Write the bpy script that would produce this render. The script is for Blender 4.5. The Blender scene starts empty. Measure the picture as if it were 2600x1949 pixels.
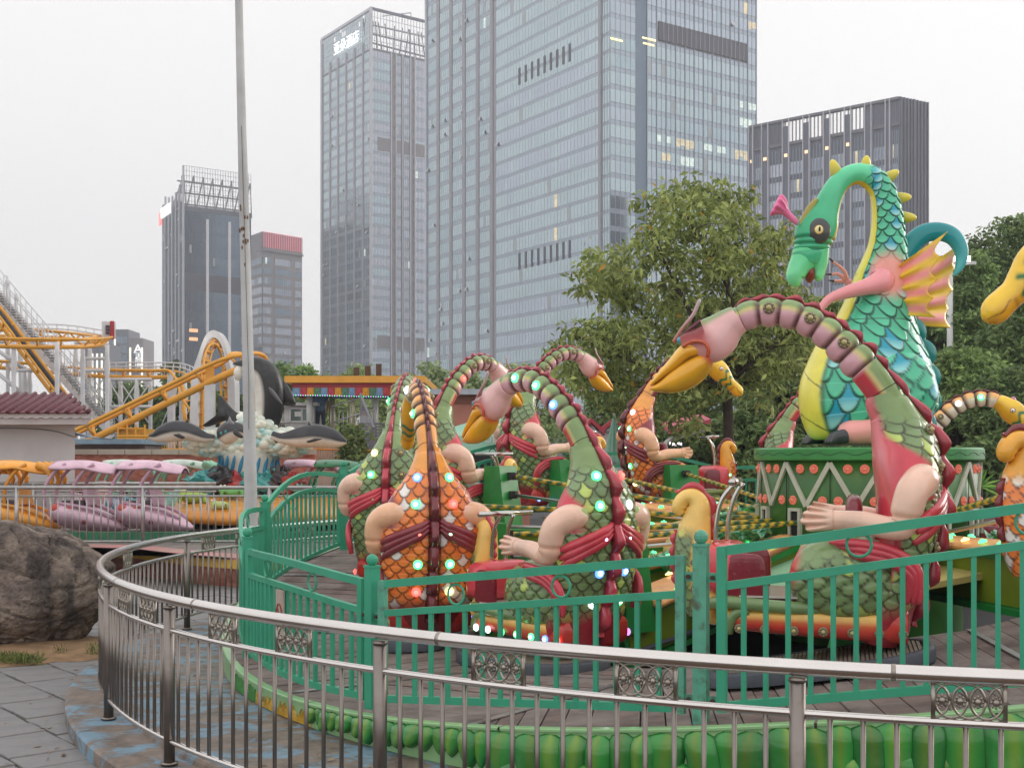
import bpy, math, random
import numpy as np
from mathutils import Vector, Matrix
R = math.radians
PI = math.pi
rng = np.random.default_rng(7)
random.seed(7)
SC = bpy.context.scene
COL = SC.collection

# ------------------------------------------------------------------ camera, sky, sun, exposure
F, EYE, HY = 3050.0, 1.87, 1160.0          # focal length and horizon in photo pixels, eye height in metres
cd = bpy.data.cameras.new('camera'); cam = bpy.data.objects.new('camera', cd); COL.objects.link(cam)
cam.location = (0, 0, EYE); cam.rotation_euler = (R(90), 0, 0)
cd.sensor_width = 36.0; cd.lens = F / 2600 * 36; cd.shift_y = (HY - 974.5) / 2600
cd.clip_start = .1; cd.clip_end = 6000
SC.camera = cam
W = bpy.data.worlds.new('World'); SC.world = W; W.use_nodes = True
nt = W.node_tree; nt.nodes.clear()
wo = nt.nodes.new('ShaderNodeOutputWorld'); bg = nt.nodes.new('ShaderNodeBackground')
sky = nt.nodes.new('ShaderNodeTexSky'); sky.sky_type = 'NISHITA'; sky.sun_disc = False
SUN_EL, SUN_AZ = R(16), R(62)              # low sun behind thin cloud, to the right beyond the ride
sky.sun_elevation = SUN_EL; sky.sun_rotation = SUN_AZ; sky.air_density = 1.0; sky.dust_density = 4.0; sky.ozone_density = 1.0
hs = nt.nodes.new('ShaderNodeHueSaturation'); hs.inputs['Saturation'].default_value = .32; hs.inputs['Value'].default_value = 1.0
mx = nt.nodes.new('ShaderNodeMix'); mx.data_type = 'RGBA'; mx.inputs[0].default_value = .84   # thin even cloud over the clear sky
mx.inputs[7].default_value = (8.9, 8.75, 8.7, 1)
nt.links.new(sky.outputs[0], hs.inputs['Color']); nt.links.new(hs.outputs[0], mx.inputs[6])
nt.links.new(mx.outputs[2], bg.inputs['Color']); bg.inputs['Strength'].default_value = .108
nt.links.new(bg.outputs[0], wo.inputs[0])
sl = bpy.data.lights.new('sun', 'SUN'); sl.energy = .8; sl.angle = R(25); sl.color = (1, .93, .85)
so = bpy.data.objects.new('sun', sl); COL.objects.link(so)
sd = Vector((math.sin(SUN_AZ) * math.cos(SUN_EL), math.cos(SUN_AZ) * math.cos(SUN_EL), math.sin(SUN_EL)))
so.rotation_euler = sd.to_track_quat('Z', 'Y').to_euler()
so.location = (40, 20, 60)
SC.view_settings.view_transform = 'Standard'; SC.view_settings.look = 'None'
SC.view_settings.exposure = 0.42; SC.view_settings.gamma = 1; SC.view_settings.use_curve_mapping = False

# ------------------------------------------------------------------ helpers
def P(px, py, d): return np.array(((px - 1300) * d / F, d, EYE - (py - HY) * d / F))
def PZ(px, d, z): return np.array(((px - 1300) * d / F, d, z))
def lin(v):
    v = v / 255.0
    return v / 12.92 if v <= .04045 else ((v + .055) / 1.055) ** 2.4
def c(r, g, b, k=1.0): return np.array((lin(r) * k, lin(g) * k, lin(b) * k))
def sm(a, b, x): t = np.clip((x - a) / (b - a), 0, 1); return t * t * (3 - 2 * t)
def mixc(a, b, t): t = np.asarray(t)[..., None]; return a * (1 - t) + b * t

MATS = {}
def mat(name, col=(.5, .5, .5), rough=.5, metal=0, var=.12, scale=6, bump=0, bscale=None, coat=0, vc=False, emis=None, estr=1, detail=4, dirt=0, dcol=(.05, .04, .035), spec=.5, gain=1.0, trans=0, chips=0):
    if name in MATS: return MATS[name]
    m = bpy.data.materials.new(name); m.use_nodes = True; n = m.node_tree; b = n.nodes['Principled BSDF']
    b.inputs['Roughness'].default_value = rough; b.inputs['Metallic'].default_value = metal; b.inputs['Coat Weight'].default_value = coat
    b.inputs['Coat Roughness'].default_value = .08; b.inputs['Specular IOR Level'].default_value = spec
    tc = n.nodes.new('ShaderNodeTexCoord')
    if vc:
        at = n.nodes.new('ShaderNodeAttribute'); at.attribute_name = 'Col'; src = at.outputs['Color']
        if gain != 1.0: gm = n.nodes.new('ShaderNodeVectorMath'); gm.operation = 'SCALE'; gm.inputs['Scale'].default_value = gain; n.links.new(src, gm.inputs[0]); src = gm.outputs[0]
    else:
        rg = n.nodes.new('ShaderNodeRGB'); rg.outputs[0].default_value = (*[float(x) for x in col], 1); src = rg.outputs[0]
    if var > 0:
        no = n.nodes.new('ShaderNodeTexNoise'); no.inputs['Scale'].default_value = scale; no.inputs['Detail'].default_value = detail
        n.links.new(tc.outputs['Object'], no.inputs['Vector'])
        mr = n.nodes.new('ShaderNodeMapRange'); mr.inputs[1].default_value = .3; mr.inputs[2].default_value = .7
        mr.inputs[3].default_value = 1 - var; mr.inputs[4].default_value = 1 + var
        n.links.new(no.outputs['Fac'], mr.inputs[0])
        mu = n.nodes.new('ShaderNodeMix'); mu.data_type = 'RGBA'; mu.blend_type = 'MULTIPLY'; mu.inputs[0].default_value = 1
        n.links.new(src, mu.inputs[6]); n.links.new(mr.outputs[0], mu.inputs[7]); src = mu.outputs[2]
    if chips > 0:
        nd = n.nodes.new('ShaderNodeTexNoise'); nd.inputs['Scale'].default_value = 26; nd.inputs['Detail'].default_value = 6; nd.inputs['Roughness'].default_value = .7
        n.links.new(tc.outputs['Object'], nd.inputs['Vector']); mr = n.nodes.new('ShaderNodeMapRange'); mr.inputs[1].default_value = .66; mr.inputs[2].default_value = .70; mr.inputs[4].default_value = chips
        n.links.new(nd.outputs['Fac'], mr.inputs[0]); mu = n.nodes.new('ShaderNodeMix'); mu.data_type = 'RGBA'; n.links.new(mr.outputs[0], mu.inputs[0]); n.links.new(src, mu.inputs[6]); mu.inputs[7].default_value = (.42, .38, .33, 1); src = mu.outputs[2]
    if dirt > 0:
        nd = n.nodes.new('ShaderNodeTexNoise'); nd.inputs['Scale'].default_value = scale * .7; nd.inputs['Detail'].default_value = 8; nd.inputs['Roughness'].default_value = .65
        n.links.new(tc.outputs['Object'], nd.inputs['Vector'])
        mr = n.nodes.new('ShaderNodeMapRange'); mr.inputs[1].default_value = .52; mr.inputs[2].default_value = .66; mr.inputs[4].default_value = dirt
        n.links.new(nd.outputs['Fac'], mr.inputs[0])
        mu = n.nodes.new('ShaderNodeMix'); mu.data_type = 'RGBA'
        n.links.new(mr.outputs[0], mu.inputs[0]); n.links.new(src, mu.inputs[6]); mu.inputs[7].default_value = (*dcol, 1); src = mu.outputs[2]
    n.links.new(src, b.inputs['Base Color'])
    if trans > 0:
        tb = n.nodes.new('ShaderNodeBsdfTranslucent'); n.links.new(src, tb.inputs['Color']); ms = n.nodes.new('ShaderNodeMixShader'); ms.inputs[0].default_value = trans; out = n.nodes['Material Output']; n.links.new(b.outputs[0], ms.inputs[1]); n.links.new(tb.outputs[0], ms.inputs[2]); n.links.new(ms.outputs[0], out.inputs[0])
    if bump > 0:
        nb = n.nodes.new('ShaderNodeTexNoise'); nb.inputs['Scale'].default_value = bscale or scale * 4; nb.inputs['Detail'].default_value = 5
        n.links.new(tc.outputs['Object'], nb.inputs['Vector'])
        bp = n.nodes.new('ShaderNodeBump'); bp.inputs['Strength'].default_value = bump; bp.inputs['Distance'].default_value = .02
        n.links.new(nb.outputs['Fac'], bp.inputs['Height']); n.links.new(bp.outputs[0], b.inputs['Normal'])
    if emis is not None:
        b.inputs['Emission Color'].default_value = (*[float(x) for x in emis], 1); b.inputs['Emission Strength'].default_value = estr
    MATS[name] = m; return m

def wloc(o):
    v = Vector((0, 0, 0))
    while o is not None: v = v + o.location; o = o.parent
    return v
def raw_mesh(name, V, Q=None, T=None, mats=(), cols=None, smooth=False, mi=None):
    me = bpy.data.meshes.new(name); V = np.asarray(V, dtype=np.float32).reshape(-1, 3)
    Q = np.zeros((0, 4), int) if Q is None else np.asarray(Q).reshape(-1, 4)
    T = np.zeros((0, 3), int) if T is None else np.asarray(T).reshape(-1, 3)
    nq, n3 = len(Q), len(T)
    me.vertices.add(len(V)); me.vertices.foreach_set('co', V.ravel())
    me.loops.add(nq * 4 + n3 * 3); me.loops.foreach_set('vertex_index', np.concatenate((Q.ravel(), T.ravel())).astype(np.int32))
    me.polygons.add(nq + n3)
    ls = np.concatenate((np.arange(nq) * 4, nq * 4 + np.arange(n3) * 3)).astype(np.int32)
    me.polygons.foreach_set('loop_start', ls)
    me.polygons.foreach_set('use_smooth', np.full(nq + n3, smooth) if not isinstance(smooth, np.ndarray) else smooth)
    for m in mats: me.materials.append(m)
    if mi is not None: me.polygons.foreach_set('material_index', np.asarray(mi, dtype=np.int32))
    if cols is not None:
        a = me.color_attributes.new('Col', 'FLOAT_COLOR', 'POINT')
        cc = np.ones((len(V), 4), np.float32); cc[:, :3] = np.clip(np.asarray(cols, dtype=np.float32).reshape(-1, 3), 0, 1); a.data.foreach_set('color', cc.ravel())
    me.update(calc_edges=True); me.validate(); return me
def link(name, me, parent=None, world=True):
    o = bpy.data.objects.new(name, me); COL.objects.link(o)
    if parent is not None:
        o.parent = parent
        if world: o.location = -wloc(parent)
    return o
def tag(o, label=None, cat=None, group=None, kind=None):
    if label: o['label'] = label
    if cat: o['category'] = cat
    if group: o['group'] = group
    if kind: o['kind'] = kind
    return o
def thing(name, loc, label, cat, group=None):
    o = bpy.data.objects.new(name, None); COL.objects.link(o); o.location = Vector([float(x) for x in loc]); o.empty_display_size = .2
    return tag(o, label, cat, group)
def copy_tree(o, parent=None):
    n = o.copy(); COL.objects.link(n)
    if parent is not None: n.parent = parent
    for ch in list(o.children): copy_tree(ch, n)
    return n

class MB:
    def __init__(s): s.V = []; s.Q = []; s.T = []; s.C = []; s.MQ = []; s.MT = []; s.n = 0
    def add(s, V, Q=None, T=None, col=None, m=0):
        V = np.asarray(V, float).reshape(-1, 3); s.V.append(V)
        if Q is not None and len(Q): Q = np.asarray(Q).reshape(-1, 4); s.Q.append(Q + s.n); s.MQ.append(np.full(len(Q), m))
        if T is not None and len(T): T = np.asarray(T).reshape(-1, 3); s.T.append(T + s.n); s.MT.append(np.full(len(T), m))
        if col is None: col = (1, 1, 1)
        col = np.asarray(col, float); s.C.append(np.broadcast_to(col, V.shape) if col.ndim == 1 else col.reshape(-1, 3))
        s.n += len(V); return s
    def mesh(s, name, mats, smooth=False, vc=False):
        if not isinstance(mats, (list, tuple)): mats = [mats]
        V = np.concatenate(s.V); Q = np.concatenate(s.Q) if s.Q else None; T = np.concatenate(s.T) if s.T else None
        mi = np.concatenate(s.MQ + s.MT) if len(mats) > 1 else None
        return raw_mesh(name, V, Q, T, mats, np.concatenate(s.C) if vc else None, smooth, mi)
    def build(s, name, mats, parent=None, smooth=False, vc=False, world=True):
        return link(name, s.mesh(name, mats, smooth, vc), parent, world)
    # --- primitives
    def frame(s, C, X, Y, Z, hx, hy, hz, col=None, m=0):
        C = np.asarray(C, float); X, Y, Z = (np.asarray(a, float) for a in (X, Y, Z))
        V = [C + X * a * hx + Y * b * hy + Z * d * hz for d in (-1, 1) for b in (-1, 1) for a in (-1, 1)]
        return s.add(V, [(0, 2, 3, 1), (4, 5, 7, 6), (0, 1, 5, 4), (2, 6, 7, 3), (0, 4, 6, 2), (1, 3, 7, 5)], None, col, m)
    def box(s, C, sz, rz=0, col=None, m=0):
        ca, sa = math.cos(rz), math.sin(rz)
        return s.frame(C, (ca, sa, 0), (-sa, ca, 0), (0, 0, 1), sz[0] / 2, sz[1] / 2, sz[2] / 2, col, m)
    def beam(s, a, b, w, h, up=(0, 0, 1), col=None, m=0):
        a = np.asarray(a, float); b = np.asarray(b, float); d = b - a; L = np.linalg.norm(d); d = d / L
        up = np.asarray(up, float)
        if abs(np.dot(up, d)) > .98: up = np.array((0, 1., 0)) if abs(d[1]) < .9 else np.array((1., 0, 0))
        y = np.cross(up, d); y /= np.linalg.norm(y); z = np.cross(d, y)
        return s.frame((a + b) / 2, d, y, z, L / 2, w / 2, h / 2, col, m)
    def tube(s, pts, r, n=8, col=None, m=0, closed=False, caps=True):
        pts = np.asarray(pts, float); k = len(pts); r = np.broadcast_to(np.asarray(r, float), (k,))
        if closed: T = np.roll(pts, -1, 0) - np.roll(pts, 1, 0)
        else: T = np.gradient(pts, axis=0)
        T /= np.linalg.norm(T, axis=1)[:, None] + 1e-12
        u = np.array((0, 0, 1.)) if abs(T[0][2]) < .9 else np.array((1., 0, 0))
        N = np.zeros_like(pts); N[0] = np.cross(T[0], u); N[0] /= np.linalg.norm(N[0])
        for i in range(1, k):
            v = N[i - 1] - T[i] * np.dot(N[i - 1], T[i]); N[i] = v / (np.linalg.norm(v) + 1e-12)
        B = np.cross(T, N); th = np.arange(n) * 2 * PI / n
        V = pts[:, None, :] + r[:, None, None] * (np.cos(th)[None, :, None] * N[:, None, :] + np.sin(th)[None, :, None] * B[:, None, :])
        return s.grid(V, wrap=True, col=col, m=m, caps=caps and not closed, wrapu=closed)
    def grid(s, V, wrap=False, col=None, m=0, caps=False, wrapu=False):
        n, k = V.shape[:2]; i = np.arange(n * k).reshape(n, k)
        a = i if wrapu else i[:-1]; b = np.roll(i, -1, 0) if wrapu else i[1:]
        if wrap: Q = np.stack((a, np.roll(a, -1, 1), np.roll(b, -1, 1), b), -1)
        else: Q = np.stack((a[:, :-1], a[:, 1:], b[:, 1:], b[:, :-1]), -1)
        T = None; W2 = V.reshape(-1, 3); cc = col
        if caps:
            W2 = np.concatenate((W2, V[0].mean(0)[None], V[-1].mean(0)[None])); c0, c1 = n * k, n * k + 1
            j = np.arange(k); T = np.concatenate((np.stack((np.roll(i[0], -1), i[0], np.full(k, c0)), -1), np.stack((i[-1], np.roll(i[-1], -1), np.full(k, c1)), -1)))
            if col is not None and np.ndim(col) > 1:
                cl = np.asarray(col).reshape(n, k, 3); cc = np.concatenate((cl.reshape(-1, 3), cl[0].mean(0)[None], cl[-1].mean(0)[None]))
        return s.add(W2, Q, T, cc, m)
    def ball(s, C, rad, n=10, k=14, col=None, m=0, rot=None):
        C = np.asarray(C, float); rad = np.broadcast_to(np.asarray(rad, float), (3,))
        ph = np.linspace(.02, PI - .02, n); th = np.arange(k) * 2 * PI / k
        V = np.stack((np.sin(ph)[:, None] * np.cos(th), np.sin(ph)[:, None] * np.sin(th), np.cos(ph)[:, None] + 0 * th), -1) * rad
        if rot is not None: V = V @ np.asarray(rot).T
        return s.grid(V + C, wrap=True, col=col, m=m, caps=True)
    def prism(s, poly, ex, col=None, m=0):
        A = np.asarray(poly, float); ex = np.asarray(ex, float); n = len(A); j = np.arange(n); jn = (j + 1) % n
        Q = np.stack((j, jn, jn + n, j + n), -1)
        T = [(0, i + 1, i) for i in range(1, n - 1)] + [(n, n + i, n + i + 1) for i in range(1, n - 1)]
        return s.add(np.concatenate((A, A + ex)), Q, T, col, m)

def cr(ctrl, n):
    """smooth curve through the control rows, n rows spaced by chord length"""
    A = np.asarray(ctrl, float); D = np.linalg.norm(np.diff(A[:, :3], axis=0), axis=1) + 1e-9
    t = np.concatenate(((0,), np.cumsum(D))); m = np.zeros_like(A)
    m[1:-1] = (A[2:] - A[:-2]) / (t[2:] - t[:-2])[:, None]; m[0] = (A[1] - A[0]) / D[0]; m[-1] = (A[-1] - A[-2]) / D[-1]
    x = np.linspace(0, t[-1], n); i = np.clip(np.searchsorted(t, x, 'right') - 1, 0, len(A) - 2)
    h = D[i][:, None]; u = ((x - t[i]) / D[i])[:, None]
    return (2*u**3-3*u**2+1)*A[i] + (u**3-2*u**2+u)*h*m[i] + (-2*u**3+3*u**2)*A[i+1] + (u**3-u**2)*h*m[i+1]
class Sweep:
    """tube through control rows (x, y, z, thickness, lateral half width); th = 0 is the N side"""
    def __init__(s, ctrl, n, m, side=(0, 1, 0), power=1.0, round_end=True):
        A = cr(ctrl, n); s.C = A[:, :3]; s.ra = np.maximum(A[:, 3], .002); s.rb = np.maximum(A[:, 4], .002)
        T = np.gradient(s.C, axis=0); T /= np.linalg.norm(T, axis=1)[:, None]
        S0 = np.asarray(side, float); S = S0 - T * (T @ S0)[:, None]; S /= np.linalg.norm(S, axis=1)[:, None]
        s.T, s.S, s.N = T, S, np.cross(T, S); s.th = np.arange(m) * 2 * PI / m
        d = np.linalg.norm(np.diff(s.C, axis=0), axis=1); s.s = np.concatenate(((0,), np.cumsum(d))); s.t = s.s / s.s[-1]
        s.make(power)
    def make(s, power=1.0):
        ct, st = np.cos(s.th), np.sin(s.th)
        if power != 1.0: ct = np.sign(ct) * np.abs(ct) ** power; st = np.sign(st) * np.abs(st) ** power
        s.V = s.C[:, None] + s.ra[:, None, None] * ct[None, :, None] * s.N[:, None] + s.rb[:, None, None] * st[None, :, None] * s.S[:, None]
        s.nrm = (ct[None, :, None] * s.N[:, None] / s.ra[:, None, None] + st[None, :, None] * s.S[:, None] / s.rb[:, None, None])
        s.nrm /= np.linalg.norm(s.nrm, axis=2)[..., None]
        return s
    def arc(s):
        """signed length round each ring, zero on the th = pi side"""
        d = np.linalg.norm(np.roll(s.V, -1, 1) - s.V, axis=2); cu = np.cumsum(d, 1) - d; k = len(s.th) // 2
        return cu - cu[:, k:k + 1]
def fish(u, v, w, h):
    """fish-scale pattern with tips towards +v: id, distance to the edge, progress towards the tip"""
    def test(r):
        off = np.where(r % 2 == 0, 0., .5); cc = np.floor(u / w - off + .5); du = (u / w - off - cc) * 2
        dv = (v - r * h) / (2 * h); return cc, np.sqrt(du * du * .98 + dv * dv), dv
    r = np.floor(v / h); c1, q1, d1 = test(r - 1); c0, q0, d0 = test(r)
    ins = q1 < 1; rr = np.where(ins, r - 1, r); ccc = np.where(ins, c1, c0)
    e = np.where(ins, 1 - q1, np.minimum(np.abs(q1 - 1), 1.))
    idh = np.abs(np.sin(rr * 12.9898 + ccc * 78.233) * 43758.5453) % 1
    return idh, e, np.where(ins, d1, d0), ins
def crest(mb, path, out, h, half=.02, lat=(0, 1, 0), col=None, tip=.35):
    path = np.asarray(path, float); out = np.asarray(out, float); lat = np.asarray(lat, float); h = np.asarray(h, float)[:, None]
    V = np.stack((path - lat * half, path + out * h - lat * half * tip, path + out * h + lat * half * tip, path + lat * half), 1)
    cc = None
    if col is not None: cc = np.broadcast_to(np.asarray(col), V.shape) if np.ndim(col) == 1 else np.asarray(col)
    mb.grid(V, wrap=True, col=cc, caps=True)
def scallop(n, k, lo, hi, sharp=1.0):
    ph = np.linspace(0, k, n) % 1; return lo + (hi - lo) * np.abs(np.sin(PI * ph)) ** sharp
def text(name, s, size, loc, rot, m, parent=None, ex=.01, align='CENTER'):
    cu = bpy.data.curves.new(name, 'FONT'); cu.body = s; cu.size = size; cu.extrude = ex; cu.align_x = align; cu.align_y = 'CENTER'
    cu.materials.append(m); o = bpy.data.objects.new(name, cu); COL.objects.link(o)
    if parent is not None:
        o.parent = parent; o.location = Vector([float(x) for x in loc]) - wloc(parent)
    else: o.location = loc
    o.rotation_euler = rot; bpy.context.view_layer.update(); dg = bpy.context.evaluated_depsgraph_get(); me = bpy.data.meshes.new_from_object(o.evaluated_get(dg)); me.name = name
    q = bpy.data.objects.new(name, me); COL.objects.link(q); q.parent = o.parent; q.location = o.location; q.rotation_euler = rot; bpy.data.objects.remove(o); bpy.data.curves.remove(cu); q.name = name; return q
# ------------------------------------------------------------------ materials of the setting
M_steel = mat('stainless_steel', (.74, .70, .67), .2, 1.0, .05, 3); M_steelp = mat('darkened_steel_post', (.27, .235, .215), .36, 1.0, .12, 5, dirt=.35, dcol=(.13, .085, .06))  # post steel is the rail steel darkened, standing in for dim mirrored surroundings
M_steel2 = mat('cast_steel', (.36, .32, .28), .32, .9, .2, 30, .1, 80)
M_gpaint = mat('green_fence_paint', c(60, 164, 130), .42, 0, .07, 5, dirt=.22, dcol=c(52, 112, 90))
M_gpaint_w = mat('worn_green_paint', c(92, 168, 142), .5, 0, .1, 14, dirt=.75, dcol=(.09, .035, .022))
M_rust = mat('rusty_bolt', (.09, .05, .035), .7, .3, .3, 40)
M_slate = mat('slate_paving', c(134, 132, 132), .6, 0, .2, 2.2, .35, 22, dirt=.35, dcol=c(96, 84, 72))
M_joint = mat('paving_earth', c(86, 70, 58), .9, 0, .25, 6, .4, 40)
M_sand = mat('sandy_soil', c(150, 120, 90), .95, 0, .25, 7, .5, 60)
M_dark = mat('dark_pit', (.02, .02, .022), .9, 0, .2, 4)
M_white = mat('white_plaster', c(205, 203, 204), .75, 0, .06, 1.2, .1, 20, dirt=.12, dcol=c(150, 140, 130))

def apron_mat():
    m = bpy.data.materials.new('peeling_blue_paint'); m.use_nodes = True; n = m.node_tree; b = n.nodes['Principled BSDF']
    tc = n.nodes.new('ShaderNodeTexCoord'); mp = n.nodes.new('ShaderNodeMapping'); mp.inputs['Scale'].default_value = (1.0, 1.25, 1)
    n.links.new(tc.outputs['Object'], mp.inputs['Vector'])
    a = n.nodes.new('ShaderNodeTexNoise'); a.inputs['Scale'].default_value = 2.6; a.inputs['Detail'].default_value = 12; a.inputs['Roughness'].default_value = .68; a.inputs['Distortion'].default_value = .8
    n.links.new(mp.outputs[0], a.inputs['Vector'])
    r = n.nodes.new('ShaderNodeValToRGB'); r.color_ramp.elements[0].position = .49; r.color_ramp.elements[1].position = .57
    n.links.new(a.outputs['Fac'], r.inputs[0])
    g = n.nodes.new('ShaderNodeTexNoise'); g.inputs['Scale'].default_value = 5; g.inputs['Detail'].default_value = 10; g.inputs['Roughness'].default_value = .7
    n.links.new(tc.outputs['Object'], g.inputs['Vector'])
    rg = n.nodes.new('ShaderNodeValToRGB'); e = rg.color_ramp.elements
    e[0].position = .3; e[0].color = (*c(84, 76, 70), 1); e[1].position = .7; e[1].color = (*c(150, 132, 118), 1)
    n.links.new(g.outputs['Fac'], rg.inputs[0])
    rb = n.nodes.new('ShaderNodeValToRGB'); e = rb.color_ramp.elements
    e[0].color = (*c(96, 124, 142), 1); e[1].color = (*c(136, 168, 188), 1); n.links.new(g.outputs['Fac'], rb.inputs[0])
    mu = n.nodes.new('ShaderNodeMix'); mu.data_type = 'RGBA'
    n.links.new(r.outputs[0], mu.inputs[0]); n.links.new(rg.outputs[0], mu.inputs[6]); n.links.new(rb.outputs[0], mu.inputs[7])
    n.links.new(mu.outputs[2], b.inputs['Base Color']); b.inputs['Roughness'].default_value = .6
    bp = n.nodes.new('ShaderNodeBump'); bp.inputs['Strength'].default_value = .35; bp.inputs['Distance'].default_value = .01
    ad = n.nodes.new('ShaderNodeMath'); ad.operation = 'ADD'; n.links.new(r.outputs[0], ad.inputs[0]); n.links.new(g.outputs['Fac'], ad.inputs[1])
    n.links.new(ad.outputs[0], bp.inputs['Height']); n.links.new(bp.outputs[0], b.inputs['Normal']); return m

# ------------------------------------------------------------------ the ground
GZ = -.13
g = MB(); g.add([(-690, -60, GZ - .03), (690, -60, GZ - .03), (690, 790, GZ - .03), (-690, 790, GZ - .03)], [(0, 1, 2, 3)])
tag(g.build('ground', mat('asphalt', (.07, .07, .072), .85, 0, .25, .6, .3, 30)), kind='structure')
# slate paving: joint bed with one slab object per stone
CA = np.array((3.73, 11.93))                       # centre of the round apron and of the steel fence
pv = MB(); pv.add([(-16, -1, GZ - .012), (16, -1, GZ - .012), (16, 22, GZ - .012), (-16, 22, GZ - .012)], [(0, 1, 2, 3)])
pavement = tag(pv.build('pavement', M_joint), kind='structure')
e1 = np.array((.76, .65)); e2 = np.array((.64, -.768)); slab_meshes = []
for k in range(7):
    w, h = .462, .318; q = rng.normal(0, .006, (4, 2)); b_ = MB()
    base = np.array([(-w/2, -h/2), (w/2, -h/2), (w/2, h/2), (-w/2, h/2)]) + q; top = base * .975
    V = [(x, y, -.05) for x, y in base] + [(x, y, -.004) for x, y in base] + [(x, y, .002 + rng.normal(0, .0012)) for x, y in top]
    Q = [(i, (i+1) % 4, 4+(i+1) % 4, 4+i) for i in range(4)] + [(4+i, 4+(i+1) % 4, 8+(i+1) % 4, 8+i) for i in range(4)] + [(8, 9, 10, 11)]
    b_.add(V, Q); slab_meshes.append(b_.mesh('paving_slab', M_slate))
slots = []
ang = math.atan2(e1[1], e1[0])
for i in range(-40, 40):
    for j in range(-60, 60):
        p = np.array((-3.9, 9.0)) + e1 * (i * .487) + e2 * ((j + (.5 if i % 2 else 0)) * .338)
        if p[1] < 4 or np.hypot(*(p - CA)) < 7.3: continue
        px = 1300 + p[0] / p[1] * F
        if -150 < px < 760: slots.append((p[1], p))
slots.sort(key=lambda t: t[0])
rest = MB()
for n_, (d, p) in enumerate(slots):
    if p[1] > 20.5: continue
    me = slab_meshes[n_ % 7]
    if n_ < 300:
        o = link('paving_slab', me, pavement, False); o.location = (p[0], p[1], GZ + .006 + rng.normal(0, .003)); o.rotation_euler = (rng.normal(0, .006), rng.normal(0, .006), ang + rng.normal(0, .008))
    else: rest.box((p[0], p[1], GZ - .015), (.462, .318, .04), ang)
if rest.n: tag(rest.build('paving_slab', M_slate, pavement), kind='stuff')
# concrete apron under the fence, paint flaking off
def ring_pts(ctr, rad, n=160, z=0): a = np.linspace(0, 2*PI, n, endpoint=False); return np.stack((ctr[0] + rad*np.cos(a), ctr[1] + rad*np.sin(a), np.full(n, z)), -1)
ap = MB(); M_apron = apron_mat()
prof = [(7.66, GZ - .1), (7.66, -.035), (7.64, -.02), (7.28, -.02), (7.27, 0), (7.25, .012), (.05, .012)]
ap.grid(np.stack([ring_pts(CA, r_, 160, z_) for r_, z_ in prof]), wrap=True)
tag(ap.build('concrete_apron', M_apron), kind='structure')

# ------------------------------------------------------------------ the wavy deck of the ride
CR = np.array((3.6, 12.2)); RD = 6.35
def zd(th): return .58 - .42 * np.cos(2 * (th + R(148)))
def ringp(th, rad, z): return np.array((CR[0] + rad * math.cos(th), CR[1] + rad * math.sin(th), z))
def hit(px, rad, far=False):
    """angle at which the ray through photo column px meets the circle of that radius"""
    k = (px - 1300) / F; a = k*k + 1; b = -2 * (k * CR[0] + CR[1]); cc = CR @ CR - rad*rad; D = max(b*b - 4*a*cc, 0)
    t = (-b + (1 if far else -1) * math.sqrt(D)) / (2*a); return math.atan2(t - CR[1], k*t - CR[0])
M_plank = mat('weathered_plank', c(136, 124, 119), .8, 0, .3, 3.5, .5, 26, dirt=.5, dcol=c(70, 48, 46))
M_plank2 = mat('worn_red_plank', c(126, 108, 103), .8, 0, .32, 5, .5, 30, dirt=.6, dcol=c(140, 132, 126))
deck = thing('ride_deck', (CR[0], CR[1], 0), 'wavy round wooden plank deck with green moulded skirt under the dragon ride', 'ride deck')
def clip_poly(poly, a, n):
    out = []
    for i in range(len(poly)):
        p, q = poly[i], poly[(i+1) % len(poly)]; dp, dq = (p - a) @ n, (q - a) @ n
        if dp >= 0: out.append(p)
        if (dp >= 0) != (dq >= 0): out.append(p + (q - p) * dp / (dp - dq))
    return out
seams = [R(a) for a in (-214, -191, -168, -146, -127.5, -96.5, -72, -48)] + [R(a) for a in (-24, 0, 24, 48, 72, 96, 120)]
npl = 0; far_planks = MB()
for si, (a0, a1) in enumerate(zip(seams, seams[1:])):
    mid = (a0 + a1) / 2; near = -200 < math.degrees(mid) < -60
    d = np.array((math.cos(a0 if si % 2 else a1), math.sin(a0 if si % 2 else a1))) if si != 3 else np.array((-math.sin(mid) * .9 + .3, math.cos(mid)))
    d /= np.linalg.norm(d); nn = np.array((-d[1], d[0]))
    p0 = np.array((math.cos(a0), math.sin(a0))); p1 = np.array((math.cos(a1), math.sin(a1)))
    arc = [np.array((math.cos(t), math.sin(t))) * (RD - .02) for t in np.linspace(a0, a1, 7)]
    sect = [p0 * 3.9] + arc + [p1 * 3.9]
    wdt = .145; lo = min(q @ nn for q in sect); hi = max(q @ nn for q in sect)
    x = lo
    while x < hi:
        w_ = wdt * rng.uniform(.9, 1.08); po = clip_poly(clip_poly(sect, nn * (x + .004), nn), nn * (x + w_ - .005), -nn); x += w_
        if len(po) < 3: continue
        po = np.array(po); keep = [0]
        for k in range(1, len(po)):
            if np.linalg.norm(po[k] - po[keep[-1]]) > .01: keep.append(k)
        po = po[keep]
        if len(po) < 3: continue
        dz = rng.normal(0, .003); th = np.arctan2(po[:, 1], po[:, 0]); th = np.where(th - mid > PI, th - 2*PI, np.where(th - mid < -PI, th + 2*PI, th))
        # cut long planks across so that they follow the wave of the deck
        V = np.stack((po[:, 0] + CR[0], po[:, 1] + CR[1], zd(th) - .035 + dz), -1)
        if near and npl < 298:
            MB().prism(V, (0, 0, .035)).build('plank', M_plank if rng.random() < .62 else M_plank2, deck); npl += 1
        else: far_planks.prism(V, (0, 0, .035))
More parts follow.
